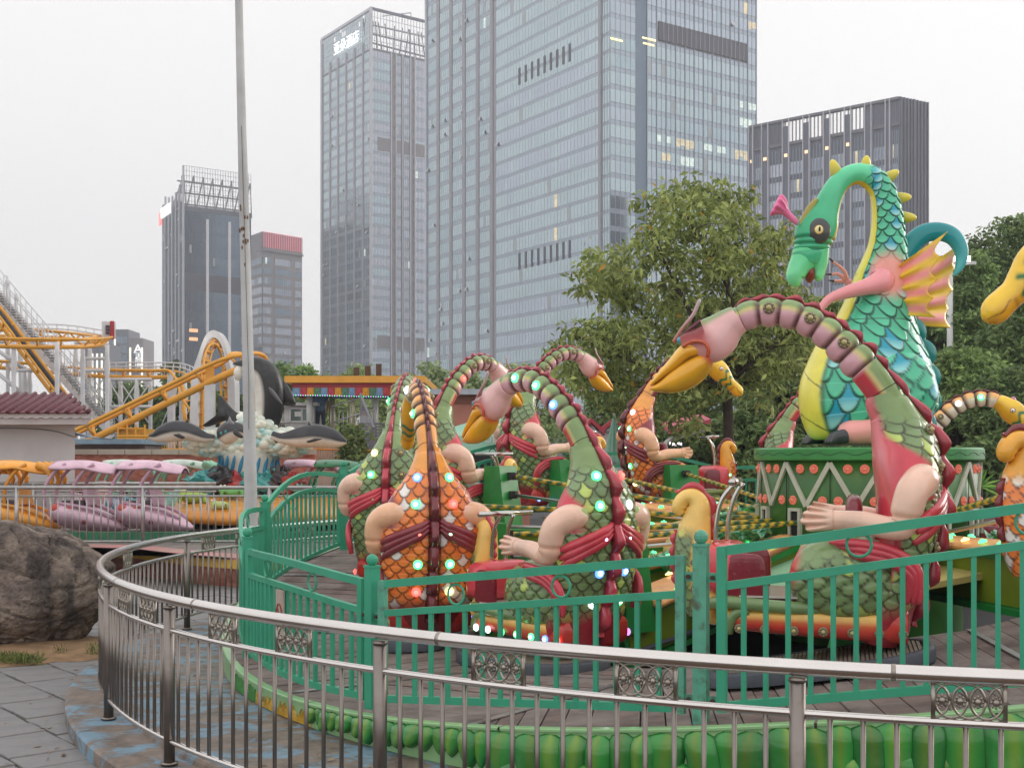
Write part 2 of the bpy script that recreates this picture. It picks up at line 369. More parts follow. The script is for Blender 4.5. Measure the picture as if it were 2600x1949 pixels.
tag(far_planks.build('plank', M_plank, deck), kind='stuff')
M_alu = mat('aluminium_strip', (.42, .42, .44), .35, .9, .15, 10)
for a in seams[:-1]:
    s_ = MB(); q0 = ringp(a, 3.95, zd(a) + .008); q1 = ringp(a, RD - .02, zd(a) + .008)
    s_.beam(q0, q1, .05, .008); s_.build('seam_strip', M_alu, deck)
tt = np.linspace(0, 2*PI, 181)[:-1]
inner = MB(); V = np.stack([np.stack([ringp(t, 3.88, zd(t) - .02) for t in tt]), np.stack([ringp(t, 3.88, .05) for t in tt]), np.stack([ringp(t, .4, .04) for t in tt])]); inner.grid(V, wrap=True)
inner.build('track_pit', M_dark, deck)
# skirt panels: pale green boards with moulded leaves
M_skirt = mat('pale_green_fibreglass', c(150, 196, 138), .35, 0, .12, 3, coat=.2, dirt=.1, dcol=c(120, 150, 110))
M_leafm = mat('moulded_leaf_green', gain=1.0, vc=True, rough=.25, var=.1, scale=8, coat=.45, dirt=.06, dcol=(.5, .55, .5))
def skirt_z(t): return zd(t) + .012
sk_edges = [R(a) for a in np.arange(-250, -20, 16.6)]
j0 = hit(1270, RD); sk_edges = [j0 + R(16.6) * k for k in range(-6, 6)]
for a0, a1 in zip(sk_edges, sk_edges[1:]):
    t = np.linspace(a0 + .0012, a1 - .0012, 14); b_ = MB()
    rows = [(RD - .045, .0, 0), (RD + .012, .0, 0), (RD + .018, -.006, 0), (RD + .018, -.018, 0), (RD + .006, -.022, 0), (RD + .002, None, 0)]
    V = np.stack([np.stack([ringp(x, r_, skirt_z(x) + dz if dz is not None else .014) for x in t]) for r_, dz, _ in rows])
    b_.grid(V); b_.build('skirt_panel', M_skirt, deck)
def relief_leaf(t, z0, w, h, tip, ang_=0, green=0):
    """one moulded leaf lying on the skirt at angle t; z0 = top edge"""
    b_ = MB(); n, k = 16, 15; V = np.zeros((n, k, 3)); C_ = np.zeros((n, k, 3)); tint = c(42, 140, 54) * rng.uniform(.72, 1.25); rk = rng.uniform(.5, 1.1); dk = rng.uniform(.6, 1.15); lean = rng.normal(0, .12); r0_ = rng.normal(0, .25)
    for i in range(n):
        for j in range(k):
            v = i / (n-1); u = j / (k-1) * 2 - 1
            half = w / 2 * (.35 + .65 * math.sqrt(1 - (1 - min(v / .22, 1)) ** 2) if v < .3 else (1 - ((v - .3) / .7) ** tip) ** (.6 if tip > 2.9 else .85))
            d = .055 * math.sqrt(max(0, 1 - u*u)) * (min((v + .01) / .26, 1) ** .5 * (1 if v < .7 else max(.02, 1 - ((v - .7) / .3) ** 2) ** .5)) * min(1.25, w / .14)
            z = z0 - v * h
            V[i, j] = ringp(t + (u * half + lean * w * v) / RD, RD + .001 + d * dk * (1 + .12 * math.sin(5 * v + 9 * t)), max(z, .016 if tip < 2.9 else .01))
            rib = math.exp(-((u - r0_) / .3) ** 2) * (.75 - .3 * v); edge = abs(u) ** 4
            col = tint * (1 - rib) + c(132, 158, 48) * rib * rk; col = col * (1 - .8 * edge) + c(20, 76, 36) * .8 * edge
            if green == 1: col = c(212, 160, 45) * (1 - edge) + c(150, 95, 25) * edge
            C_[i, j] = col * (1.05 if v < .15 else 1)
    b_.grid(V, col=C_); return b_.build('moulded_leaf', M_leafm, deck, True, True)
def tpx(px): return hit(px, RD)
t = tpx(795)
while t < tpx(1262):          # lower skirt: overlapping pointed leaves
    w_ = rng.uniform(.085, .115) * (1 + .35 * sm(tpx(795), tpx(1262), t)); z = skirt_z(t) - .018; relief_leaf(t, z - rng.uniform(0, .012), w_ * 1.3, (z - .02) * rng.uniform(.74, .98), rng.uniform(1.3, 1.9)); t += w_ * .88 / RD
t = tpx(1282)
while t < tpx(2400):
    w_ = rng.uniform(.13, .20); z = skirt_z(t) - .018; relief_leaf(t, z - rng.uniform(0, .02), w_ * 1.24, min(z - .02, rng.uniform(.26, .40)), rng.uniform(2.5, 4.5))
    if rng.random() < .75: relief_leaf(t + .01, z - rng.uniform(.15, .2), w_ * 1.05, .26, 3.4)
    t += w_ * .9 / RD
t = tpx(2452)
while t < tpx(2900):
    w_ = rng.uniform(.15, .2); z = skirt_z(t) - .018; relief_leaf(t, z - rng.uniform(0, .02), w_ * 1.3, min(z - .02, .5), 3.5); t += w_ / RD
def blade(t, z0, z1, lean, col):
    b_ = MB(); n = 7; V = []; C_ = []
    for i in range(n):
        v = i / (n-1); tt_ = t + lean * v * v / RD; hw = .011 * (1 - v) ** .7 + .0015
        for u in (-1, 0, 1): V.append(ringp(tt_ + u * hw / RD, RD + .004 + (.012 if u == 0 else 0), z0 + (z1 - z0) * v)); C_.append(col * (1.1 if u == 0 else .8))
    b_.grid(np.array(V).reshape(n, 3, 3), col=np.array(C_)); b_.build('moulded_grass_blade', M_leafm, deck, True, True)
for px0, px1, col in ((600, 648, c(70, 150, 70)), (655, 700, c(210, 165, 50)), (708, 790, c(210, 165, 50))):
    t0, t1 = sorted((tpx(px0), tpx(px1))); n = int((t1 - t0) * RD / .014)
    for t in np.linspace(t0, t1, n):
        zt = skirt_z(t); blade(t, .02, zt - rng.uniform(.05, .11) if col[0] > .3 else zt - rng.uniform(.04, .06), rng.normal(0, .03), col * rng.uniform(.8, 1.1))

# ------------------------------------------------------------------ green fence on the deck
RF = 6.2
gf = thing('green_fence', ringp(hit(1780, RF), RF, 0), 'green painted metal fence with arched panels and ball-topped posts round the dragon ride', 'fence')
def square_bar(mb, pts, w, h):
    for a, b in zip(pts, pts[1:]): mb.beam(a, b, w, h)
def fence_post(th, worn=False, h=1.0, bot=None):
    m = MB(); z = zd(th); p = ringp(th, RF, 0); b0 = .05 if bot else z - .18
    rz = th; m.box((p[0], p[1], (b0 + z + h) / 2), (.075, .075, z + h - b0), rz); m.box((p[0], p[1], z + h + .006), (.086, .086, .014), rz)
    m.ball((p[0], p[1], z + h + .048), .04, 8, 12); m.build('fence_post', M_gpaint_w if worn else M_gpaint, gf)
bar_count = [0]
def fence_panel(a0, a1, h0, h1, bump, rings=(.3, .7), nb=13, curved=True, worn=False):
    pan = MB(); n = 9 if curved else 2; t = np.linspace(0, 1, n)
    e0, e1_ = ringp(a0, RF, 0), ringp(a1, RF, 0)
    def pt(x, dz):
        a = a0 + (a1 - a0) * x; p = ringp(a, RF, 0) if curved else e0 + (e1_ - e0) * x
        return np.array((p[0], p[1], zd(a) + dz))
    def top(x): return h0 + (h1 - h0) * x + bump * math.sin(PI * x)
    W_ = .038
    square_bar(pan, [pt(x, top(x)) for x in t], W_, .05); square_bar(pan, [pt(x, top(x) - .19) for x in t], W_, .042); square_bar(pan, [pt(x, .09) for x in t], W_, .045)
    for x, xx in ((0, 0), (1, 1)):
        pan.box((pt(x, .0)[0], pt(x, 0)[1], (pt(x, .06)[2] + pt(x, top(x) + .024)[2]) / 2), (.05, .05, top(x) - .036), a0, None, 1 if (worn and x == 0) or worn == 2 else 0)
    o = pan.build('fence_panel', [M_gpaint, M_gpaint_w], gf)
    for x in (np.arange(nb) + 1) / (nb + 1):
        m = MB(); p = pt(x, .1); q = pt(x, top(x) - .2); m.box((p[0], p[1], (p[2] + q[2]) / 2), (.026, .026, q[2] - p[2]), a0); m.build('baluster', M_gpaint, o)
    for x in rings:
        ctr = pt(x, top(x) - .095); tg = pt(min(x + .02, 1), 0) - pt(max(x - .02, 0), 0); tg[2] = 0; tg /= np.linalg.norm(tg)
        th = np.linspace(0, 2*PI, 19)[:-1]; m = MB(); m.tube(ctr + .064 * (np.cos(th)[:, None] * tg + np.sin(th)[:, None] * np.array((0, 0, 1.))), .0085, 6, closed=True); m.build('ring', M_gpaint, o, True)
    return o
def bracket(th, z, side):
    a = th + side * .068 / RF; p = ringp(a, RF - .0, z); m = MB(); m.box(p, (.02, .085, .05), th); m.build('bracket', M_gpaint_w, gf)
    q = ringp(a, RF + .016, z); m = MB(); d = np.array((math.cos(th), math.sin(th), 0)); m.tube([q - d * .01, q + d * .012], .013, 7); m.build('bolt', M_rust, gf)
A1, A2, A0 = hit(945, RF), hit(1780, RF), hit(628, RF)
Ab = hit(672, RF, True) - (2*PI if hit(672, RF, True) > 0 else 0)
gap = .068 * 1.7 / RF
for a, w_ in ((A1, False), (A2, True), (Ab, False)): fence_post(a, w_, .95 if a != A2 else .97, True)
fence_post(A0, False, 1.0, True)
fence_panel(A2 - gap, A1 + gap, .905, .84, .012, (.36, .72), 15, False, 2)
fence_panel(A2 + gap, A2 + .34 * 1.0, .93, .99, .03, (.36, .78), 16, False)
fence_panel(A1 - gap, A0 + gap, .85, .90, .06, (.3, .72), 17)
fence_panel(A0 - gap, Ab + gap, .9, .9, .12, (.3, .7), 17)
pa = Ab
for k in range(3):
    na = pa - .36; fence_panel(pa - gap, na + gap, .92, .92, .14, (.3, .7), 16); fence_post(na); pa = na
for k in range(2):
    na = pa - .36; fence_panel(pa - gap, na + gap, .9, .9, .1, (.3, .7), 12); fence_post(na); pa = na
for s_ in (-1, 1):
    bracket(A2, zd(A2) + .80, s_); bracket(A2, zd(A2) + .13, s_); bracket(A1, zd(A1) + .63, s_)
# no-entry notice on the fence
nth = hit(722, RF) ; nz = zd(nth) + .5
nb_ = thing('notice_board', ringp(nth, RF + .03, nz), 'small weathered white notice with a red barred circle on the green fence', 'sign')
m = MB(); m.box(ringp(nth, RF + .034, nz + .02), (.012, .15, .40), nth); m.build('board', mat('weathered_board', c(190, 172, 160), .6, 0, .1, 20, dirt=.25, dcol=c(150, 110, 90)), nb_)
m = MB(); th = np.linspace(0, 2*PI, 25)[:-1]; tg = np.array((-math.sin(nth), math.cos(nth), 0)); cc_ = ringp(nth, RF + .043, nz + .03)
m.tube(cc_ + np.cos(th)[:, None] * tg * .058 + np.sin(th)[:, None] * np.array((0, 0, .085)), .006, 6, closed=True)
m.tube([cc_ + tg * .04 + np.array((0, 0, -.058)), cc_ - tg * .04 + np.array((0, 0, .058))], .006, 6); m.build('barred_circle', mat('faded_red_print', c(150, 70, 55), .6, 0, .2, 30), nb_)

# ------------------------------------------------------------------ round stainless fence on the apron
RS = 7.4
def ringa(th, rad, z): return np.array((CA[0] + rad * math.cos(th), CA[1] + rad * math.sin(th), z))
def hita(px, rad, far=False):
    k = (px - 1300) / F; a = k*k + 1; b = -2 * (k * CA[0] + CA[1]); cc = CA @ CA - rad*rad; D = max(b*b - 4*a*cc, 0)
    t = (-b + (1 if far else -1) * math.sqrt(D)) / (2*a); return math.atan2(t - CA[1], k*t - CA[0])
sf = thing('steel_railing', ringa(hita(965, RS), RS, 0), 'shiny stainless steel railing with cast ornament panels curving round the ride', 'railing')
aS = hita(2900, RS); posts = [hita(p, RS) for p in (2025, 965, 430)]; step = R(16.2)
posts = [posts[0] + step] + posts + [hita(276, RS)]
a = hita(475, RS, True); a = a - 2*PI if a > 0 else a
mid_ = (posts[-1] + a) / 2
posts += [a, a - step, a - 2*step]
posts.sort(reverse=True)
arc = np.linspace(posts[0] + .1, posts[-1], 150)
m = MB(); m.tube([ringa(t, RS, 1.0) for t in arc], .034, 12); m.build('top_rail', M_steel, sf, True)
m = MB(); m.tube([ringa(t, RS, .81) for t in arc], .018, 8); m.build('middle_rail', M_steel, sf, True)
m = MB(); m.tube([ringa(t, RS, .13) for t in arc], .018, 8); m.build('bottom_rail', M_steel, sf, True)
for a in posts[1:]:      # welded sleeve joints on the rail
    m = MB(); m.tube([ringa(a + .05, RS, 1.0), ringa(a + .0525, RS, 1.0)], .0352, 12); m.build('sleeve_joint', M_steel2, sf, True)
def ornament():
    m = MB(); w, h = .27, .15
    for x in (-w/2, w/2): m.box((0, x, 0), (.02, .016, h))
    for k in range(5):
        x0 = -w/2 + .0 + (k) * w / 4; th = np.linspace(0, 2*PI, 25)
        q = np.stack((np.zeros(25), x0 + .062 * np.cos(th), .068 * np.sin(th)), -1)
        seg = []
        for p in q:
            if abs(p[1]) <= w/2: seg.append(p)
            else:
                if len(seg) > 1: m.tube(seg, .0055, 6)
                seg = []
        if len(seg) > 1: m.tube(seg, .0055, 6)
    for k in range(4):
        x0 = -w/2 + (k + .5) * w / 4; m.ball((.006, x0, 0), (.012, .015, .017), 5, 8)
        for q in range(8):
            a = q * PI / 4; m.ball((.004, x0 + .018*math.cos(a), .021*math.sin(a)), (.006, .006, .007), 4, 6)
    return m.mesh('ornament_panel', M_steel2, True)
orn = ornament(); bar_me = MB().tube([(0, 0, 0), (0, 0, .665)], .0115, 8).mesh('bar', M_steelp, True)
def post_mesh():
    m = MB(); m.tube([(0, 0, 0), (0, 0, .97)], .035, 12); m.tube([(0, 0, 0), (0, 0, .012)], .055, 12); m.tube([(0, 0, .955), (0, 0, .968)], .039, 12); return m.mesh('post', M_steelp, True)
post_me = post_mesh()
for a0, a1 in zip(posts, posts[1:]):
    n = max(3, int(round(abs(a1 - a0) * RS / .131)))
    for k in range(1, n):
        a = a0 + (a1 - a0) * k / n; o = link('bar', bar_me, sf, False); o.location = Vector(ringa(a, RS, .137)) - sf.location
    spots = [hita(p, RS) for p in (2900, 2460, 1640, 1265, 745, 565)]; spots = [q for q in spots if min(a0, a1) < q < max(a0, a1)] or [a0 + (a1 - a0) * f for f in ((.25, .62) if abs(a1 - a0) > .15 else (.5,))]
    for a in spots:
        o = link('ornament_panel', orn, sf, False); o.location = Vector(ringa(a, RS, .898)) - sf.location; o.rotation_euler = (0, 0, a)
for a in posts:
    o = link('post', post_me, sf, False); o.location = Vector(ringa(a, RS, -.012)) - sf.location
# ------------------------------------------------------------------ dragon cars
M_fib = mat('airbrushed_fibreglass', gain=1.42, vc=True, chips=.55, rough=.23, var=.11, scale=5, coat=.4, dirt=.16, dcol=(.20, .16, .12))
M_fib2 = mat('gloss_fibreglass', gain=1.35, vc=True, rough=.24, var=.07, scale=5, coat=.3, dirt=.06, dcol=(.2, .22, .18))
M_chrome = mat('chrome_tube', (.6, .58, .55), .16, 1.0, .08, 10)
M_ring = mat('lamp_petals', c(150, 138, 112), .35, .3, .1, 30)
M_off = mat('lamp_dome_off', c(190, 178, 120), .25, 0, .2, 40, coat=.5)
LIT = {}
for nm, rgb in dict(green=(.10, 1, .32), white=(.9, .95, 1), blue=(.12, .3, 1), violet=(.75, .25, 1), yellow=(1, .85, .3), teal=(.1, .95, .8), red=(1, .12, .1)).items():
    k = 5.0 if nm != 'red' else 2.2
    core = tuple(.35 * .8 + .65 * v for v in rgb) if nm != 'red' else (1, .16, .12)
    LIT[nm] = (mat('lit_dome_' + nm, core, .3, var=0, emis=core, estr=k), mat('lit_petals_' + nm, rgb, .3, var=0, emis=rgb, estr=1.5))
def lamp_mesh(r=.031):
    m = MB()
    for k in range(8):
        a = k * PI / 4; m.ball((.72 * r * math.cos(a), .72 * r * math.sin(a), .004), (.3 * r, .3 * r, .008), 4, 7, m=0)
    n = 5; V = []
    for i in range(n):
        f = i / (n - 1) * PI / 2; V.append([(.52*r*math.cos(f)*math.cos(a), .52*r*math.cos(f)*math.sin(a), .004 + .6*r*math.sin(f)) for a in np.arange(12)*PI/6])
    m.grid(np.array(V), wrap=True, caps=True, m=1); th = np.arange(14)*2*PI/14
    m.grid(np.array([[(q*r*math.cos(a), q*r*math.sin(a), z) for a in th] for q, z in ((1, -.004), (1, .003), (.6, .005))]), wrap=True, caps=True, m=0)
    return m.mesh('lamp', [M_ring, M_off], True)
lamp_me = lamp_mesh()
def put_lamp(parent, p, n, s=1.0, me=None):
    o = link('lamp', me or lamp_me, parent, False); o.location = Vector([float(x) for x in p]); o.rotation_euler = Vector([float(x) for x in n]).to_track_quat('Z', 'Y').to_euler(); o.scale = (s, s, s); return o
def light_up(o, nm):
    for k in (0, 1):
        o.material_slots[k].link = 'OBJECT'; o.material_slots[k].material = LIT[nm][1 - k]
KS = .00259
def L(px, py): return ((2150 - px) * KS, (1650 - py) * KS)
def rows(lst):
    out = []
    for px, py, h, lat in lst: x, z = L(px, py); out.append((x, 0, z, h * KS, lat))
    return out
GREEN = dict(d1=c(74, 98, 56), d2=c(122, 146, 98), lime=c(172, 192, 98), out=c(46, 34, 30), red=c(186, 58, 72), red2=c(140, 32, 44), skin=c(216, 178, 158), top=c(116, 140, 88), tr=c(188, 178, 110), seg=c(198, 152, 160), crease=c(74, 40, 38), crest=c(178, 60, 74), crest2=c(120, 34, 48), head=c(214, 168, 166))
ORANGE = dict(d1=c(206, 96, 28), d2=c(232, 136, 66), lime=c(222, 216, 210), out=c(58, 36, 34), red=c(122, 42, 52), red2=c(92, 22, 30), skin=c(218, 168, 134), top=c(222, 150, 70), tr=c(226, 176, 110), seg=c(214, 204, 184), crease=c(66, 38, 36), crest=c(108, 38, 46), crest2=c(64, 24, 32), head=c(222, 176, 44))
def scale_col(PAL, u, v, w, h, p_l=.16, shade=None):
    idh, e, d, ins = fish(u, v, w, h)
    base = mixc(PAL['d1'], PAL['d2'], np.clip(d * .8 + .25 * ((idh * 7.3) % 1), 0, 1))
    base = np.where((idh < p_l)[..., None], PAL['lime'] * (.85 + .2 * d[..., None]), base)
    line = 1 - sm(.025, .11, e)
    col = mixc(base, PAL['out'], line * .85); disp = np.where(ins, .35 + .65 * np.clip(d * 1.3, 0, 1), .35 * np.clip(d, 0, 1)) * (1 - .8 * (1 - sm(.0, .1, e)))
    return col, disp
def build_car(kind):
    PAL = GREEN if kind == 'green' else ORANGE
    root = thing('dragon_car', (0, 0, 0), 'dragon', 'ride car', 'dragon cars of the ride'); parts = {}
    def part(name, mb, m=M_fib, parent=None, vc=True, smooth=True): return mb.build(name, m, parent or root, smooth, vc, False)
    # --- torso
    T = Sweep(rows([(2240, 1013, 46, .115), (2246, 1035, 51, .13), (2260, 1062, 57, .16), (2277, 1109, 71, .225), (2290, 1156, 80, .325), (2295, 1207, 81, .405), (2298, 1260, 79, .44), (2297, 1320, 77, .445), (2287, 1382, 73, .43), (2269, 1462, 70, .41), (2241, 1552, 70, .39), (2226, 1607, 72, .375), (2222, 1628, 60, .34)]), 230, 192)
    ct = np.cos(T.th)[None, :]; z = T.V[..., 2]; u = T.arc(); v = T.s[:, None] + 0 * u
    col, disp = scale_col(PAL, u, v, .132, .056)
    bound = .60 - 1.25 * sm(1.42, 1.16, z)                       # red breast runs back further down
    fr = sm(bound - .22, bound + .16, ct + 0 * z); fr = np.where(z < .98, sm(.05, .3, ct + 0*z), fr); fr = np.maximum(fr, sm(.36, .2, z + .05 * ct))
    plain = sm(1.42, 1.52, z) * (1 - fr); col = mixc(col, PAL['top'] * .95 + .05 * PAL['d2'], plain)
    redc = mixc(PAL['red'], PAL['red2'], sm(.62, .2, z)); redc = mixc(redc, c(214, 130, 135) if kind == 'green' else c(150, 70, 70), .55 * sm(.2, .75, ct + 0*z) * sm(.9, 1.3, z))
    col = mixc(col, redc, fr); col = mixc(col, PAL['out'], .8 * np.exp(-((ct + 1) / .012) ** 2) * (1 - sm(.1, 0, z)))
    disp = disp * (1 - np.maximum(fr, plain)) * .008; T.V = T.V + T.nrm * disp[..., None]
    m = MB().grid(T.V, wrap=True, col=col.reshape(-1, 3), caps=False); torso = part('torso', m)
    # --- neck with ribbed segments
    N = Sweep(rows([(2244, 1026, 45, .105), (2236, 1008, 45, .105), (2204, 962, 45, .103), (2170, 923, 44, .102), (2138, 890, 42, .1), (2100, 855, 39, .098), (2054, 824, 37.5, .096), (2013, 806, 37, .094), (1960, 798, 37, .092), (1912, 802, 36, .09), (1868, 818, 38, .09)]), 260, 72)
    st_, en = .20, .965; ns = 7; ph = np.clip((N.t - st_) / (en - st_), 0, .9999) * ns; fr_ = ph % 1; on = (N.t > st_) & (N.t < en)
    # path runs from the joint to the head; each segment swells towards the head and is undercut at its end
    bul = np.where(on, np.sin(PI * np.clip(fr_, .02, .98)) ** .45, .55); amp = .26
    N.ra = N.ra * (1 - amp + amp * 1.15 * bul); N.rb = N.rb * (1 - amp + amp * 1.15 * bul); N.make()
    ct = np.cos(N.th)[None, :] + 0 * N.t[:, None]
    col = mixc(PAL['seg'], PAL['tr'], sm(-.05, .4, ct)); col = mixc(col, PAL['top'], sm(.3, .6, ct)) if kind == 'green' else mixc(col, PAL['top'], sm(.55, .95, ct))
    cw = .36 if kind == 'green' else .5; cre = np.where(on, 1 - sm(.02, cw, fr_) * sm(1, .9, fr_), 0)[:, None]; cre = cre * (.62 + .38 * sm(.95, .5, ct) if kind == 'green' else 1.05)
    col = mixc(col, PAL['crease'], cre * .93)
    lo = (1 - sm(st_ - .03, st_ + .01, N.t))[:, None] + 0 * ct
    body = mixc(PAL['red'], PAL['tr'], sm(-.35, .1, ct)); body = mixc(body, PAL['top'], sm(0, .3, ct)); col = mixc(col, body, lo)
    col = mixc(col, PAL['out'], .85 * sm(.93, .985, ct))
    neck = part('neck', MB().grid(N.V, wrap=True, col=col.reshape(-1, 3), caps=True))
    cb = MB(); q = np.linspace(0, 2*PI, 41)[:-1]; k0 = 12; cb.tube(N.C[k0] + N.N[k0] * np.cos(q)[:, None] * N.ra[k0] * 1.0 + N.S[k0] * np.sin(q)[:, None] * N.rb[k0], .003, 5, closed=True, col=PAL['out']); part('neck_joint', cb)
    for k in range(1, 7, 2 if kind == 'green' else 2):
        i = int((st_ + (en - st_) * (k + .45) / ns) * 259); i = int(np.searchsorted(N.t, st_ + (en - st_) * (k + .5) / ns))
        for sd_ in (1, -1):
            j = (18 if sd_ > 0 else 54); j = j - 2 * sd_; put_lamp(root, N.V[i, j] + N.nrm[i, j] * .002, N.nrm[i, j], 1.28)
    # --- head
    if kind == 'green':
        H = Sweep(rows([(1880, 812, 37, .092), (1855, 828, 45, .096), (1825, 855, 58, .11), (1800, 870, 57, .115), (1778, 868, 42, .105), (1752, 864, 24, .078), (1728, 864, 11, .06), (1722, 865, 4, .03)]), 60, 56)
        ct = np.cos(H.th)[None, :] + 0 * H.t[:, None]; t = H.t[:, None] + 0 * ct
        col = mixc(PAL['head'], PAL['top'], sm(.45, .85, ct) * sm(.75, .4, t)); col = mixc(col, c(160, 44, 46), sm(.36, .66, t) * (.35 + .65 * sm(-.6, .2, ct))); col = mixc(col, c(96, 26, 32), sm(.52, .72, t) * sm(-.1, .7, ct) * .8)
        part('head', MB().grid(H.V, wrap=True, col=col.reshape(-1, 3), caps=True))
        for nm, rr in (('upper_beak', [(1800, 888, 18, .075), (1770, 892, 22, .09), (1745, 898, 25, .09), (1715, 925, 20, .078), (1682, 952, 13, .058), (1657, 974, 7, .034), (1649, 982, 2, .012)]), ('lower_beak', [(1802, 910, 16, .08), (1784, 928, 30, .098), (1752, 952, 37, .10), (1714, 972, 31, .086), (1682, 985, 18, .062), (1657, 990, 7, .034), (1648, 990, 2, .012)])):
            B = Sweep(rows(rr), 40, 36); ct = np.cos(B.th)[None, :] + 0 * B.t[:, None]
            col = mixc(c(214, 150, 30), c(236, 186, 78), sm(-.3, .8, ct)) if nm == 'upper_beak' else mixc(c(186, 142, 30), c(222, 160, 34), sm(-.8, .2, ct))
            col = mixc(col, c(96, 56, 28), .8 * np.exp(-((ct + (.72 if nm == 'upper_beak' else -.85)) / .12) ** 2)); col = mixc(col, c(190, 80, 40), sm(.12, 0, B.t)[:, None] + 0 * ct)
            part(nm, MB().grid(B.V, wrap=True, col=col.reshape(-1, 3), caps=True))
        for s_ in (1, -1):
            lip = MB(); q = cr([(*L(1738, 884), .085), (*L(1765, 872), .106), (*L(1795, 876), .116), (*L(1806, 893), .114), (*L(1803, 912), .10)], 16); lip.tube(np.stack((q[:, 0], q[:, 2] * s_, q[:, 1]), -1), .012, 8, col=c(178, 78, 44)); part('lip', lip)
        for s_ in (1, -1): x, z_ = L(1727, 866); part('eye', MB().ball((x, .05 * s_, z_), (.016, .02, .024), 8, 10, col=c(60, 140, 160)))
        f = MB(); q = cr(rows([(1709, 869, 6, .01), (1733, 833, 6, .011), (1762, 797, 6, .012), (1774, 770, 6, .013), (1779, 757, 3, .006)]), 24); gcol = mixc(c(170, 92, 72), c(176, 160, 164), np.linspace(0, 1, 24))
        f.tube(q[:, :3], np.array([.013] * 23 + [.006]), 8, col=np.repeat(gcol, 8, 0), caps=True); part('crest_feather', f)
        fl = MB(); crest(fl, cr(rows([(1785, 818, 1, 1), (1750, 842, 1, 1), (1722, 862, 1, 1)]), 12)[:, :3], np.array([(.25, 0, .97)] * 12), np.array([.02, .03, .03, .03, .03, .03, .03, .025, .02, .015, .01, .006]), .012, col=c(96, 50, 60)); part('brow_ridge', fl)
    else:
        H = Sweep(rows([(1884, 810, 35, .086), (1862, 824, 42, .088), (1828, 852, 55, .1), (1800, 878, 55, .1), (1772, 908, 44, .088), (1745, 935, 33, .074), (1722, 955, 33, .07), (1700, 975, 34, .068), (1684, 990, 27, .056), (1674, 999, 12, .03)]), 80, 56)
        ct = np.cos(H.th)[None, :] + 0 * H.t[:, None]; stt = np.sin(H.th)[None, :] + 0 * ct; t = H.t[:, None] + 0 * ct
        col = mixc(c(206, 150, 30), c(228, 186, 52), sm(-.5, .6, ct)); wav = t + .035 * np.sin(ct * 6) + .06 * ct
        for t0 in (.46, .60):
            g_ = np.exp(-((wav - t0) / .028) ** 2) * sm(.9, .6, ct); col = mixc(col, c(28, 104, 58), np.clip(g_ * 1.4, 0, 1))
        col = mixc(col, c(112, 66, 24), .9 * np.exp(-((ct + .12 + .1 * np.sin(t * 30)) / .07) ** 2) * sm(.74, .8, t)); col = mixc(col, c(150, 90, 30), .6 * np.exp(-((t - .74) / .02) ** 2) * sm(.2, -.3, ct))
        part('head', MB().grid(H.V, wrap=True, col=col.reshape(-1, 3), caps=True))
        hb = MB(); x, z_ = L(1812, 808); hb.ball((x, 0, z_), (.035, .03, .05), 8, 10, col=c(188, 116, 150)); part('head_bump', hb)
        for s_ in (1, -1):
            ey = MB(); x, z_ = L(1815, 858); ey.ball((x, .092 * s_, z_), (.036, .02, .036), 8, 12, col=c(120, 72, 44)); ey.ball((x, .1 * s_, z_), (.027, .02, .027), 8, 12, col=c(232, 220, 214)); ey.ball((x - .003, .115 * s_, z_ - .004), (.008, .007, .014), 6, 8, col=c(20, 16, 16)); part('eye', ey)
    # --- crest down neck and back
    cs = MB(); i0 = 6; k = N.t > .02
    sp = np.concatenate((N.V[::-1][np.arange(8, 252, 4), 0], T.V[np.arange(4, 212, 4), 96])); on_ = np.concatenate((N.N[::-1][np.arange(8, 252, 4)], -T.N[np.arange(4, 212, 4)]))
    d = np.linalg.norm(np.diff(sp, axis=0), axis=1); s_ = np.concatenate(((0,), np.cumsum(d))); s2 = np.linspace(0, s_[-1], 300)
    sp = np.stack([np.interp(s2, s_, sp[:, a]) for a in range(3)], -1); on_ = np.stack([np.interp(s2, s_, on_[:, a]) for a in range(3)], -1)
    per = np.interp(s2, [0, 1.2, s_[-1]], [0, 10, 10 + (s_[-1] - 1.2) / .22]); ph = per % 1
    h = np.interp(s2, [0, .15, 1.3, 1.8, s_[-1]], [.014, .032, .042, .075, .08]) * (.34 + .75 * np.where(ph < .62, np.sin(ph / .62 * PI / 2), np.cos((ph - .62) / .38 * PI / 2)) ** 1.2)
    cc = mixc(PAL['crest'], PAL['crest2'], .75 * sm(.55, 1, np.abs(ph - .1) * 1.6)); half = np.interp(s2, [0, 1.2, 1.6, s_[-1]], [.016, .021, .05, .062])
    V = np.stack((sp - np.array((0, 1, 0)) * half[:, None], sp + on_ * h[:, None] - np.array((0, 1, 0)) * half[:, None] * .32, sp + on_ * h[:, None] + np.array((0, 1, 0)) * half[:, None] * .32, sp + np.array((0, 1, 0)) * half[:, None]), 1)
    c4 = np.stack((PAL['crest2'] * np.ones_like(cc), cc, cc, PAL['crest2'] * np.ones_like(cc)), 1)
    cs.grid(V, wrap=True, col=c4.reshape(-1, 3), caps=True); part('back_crest', cs)
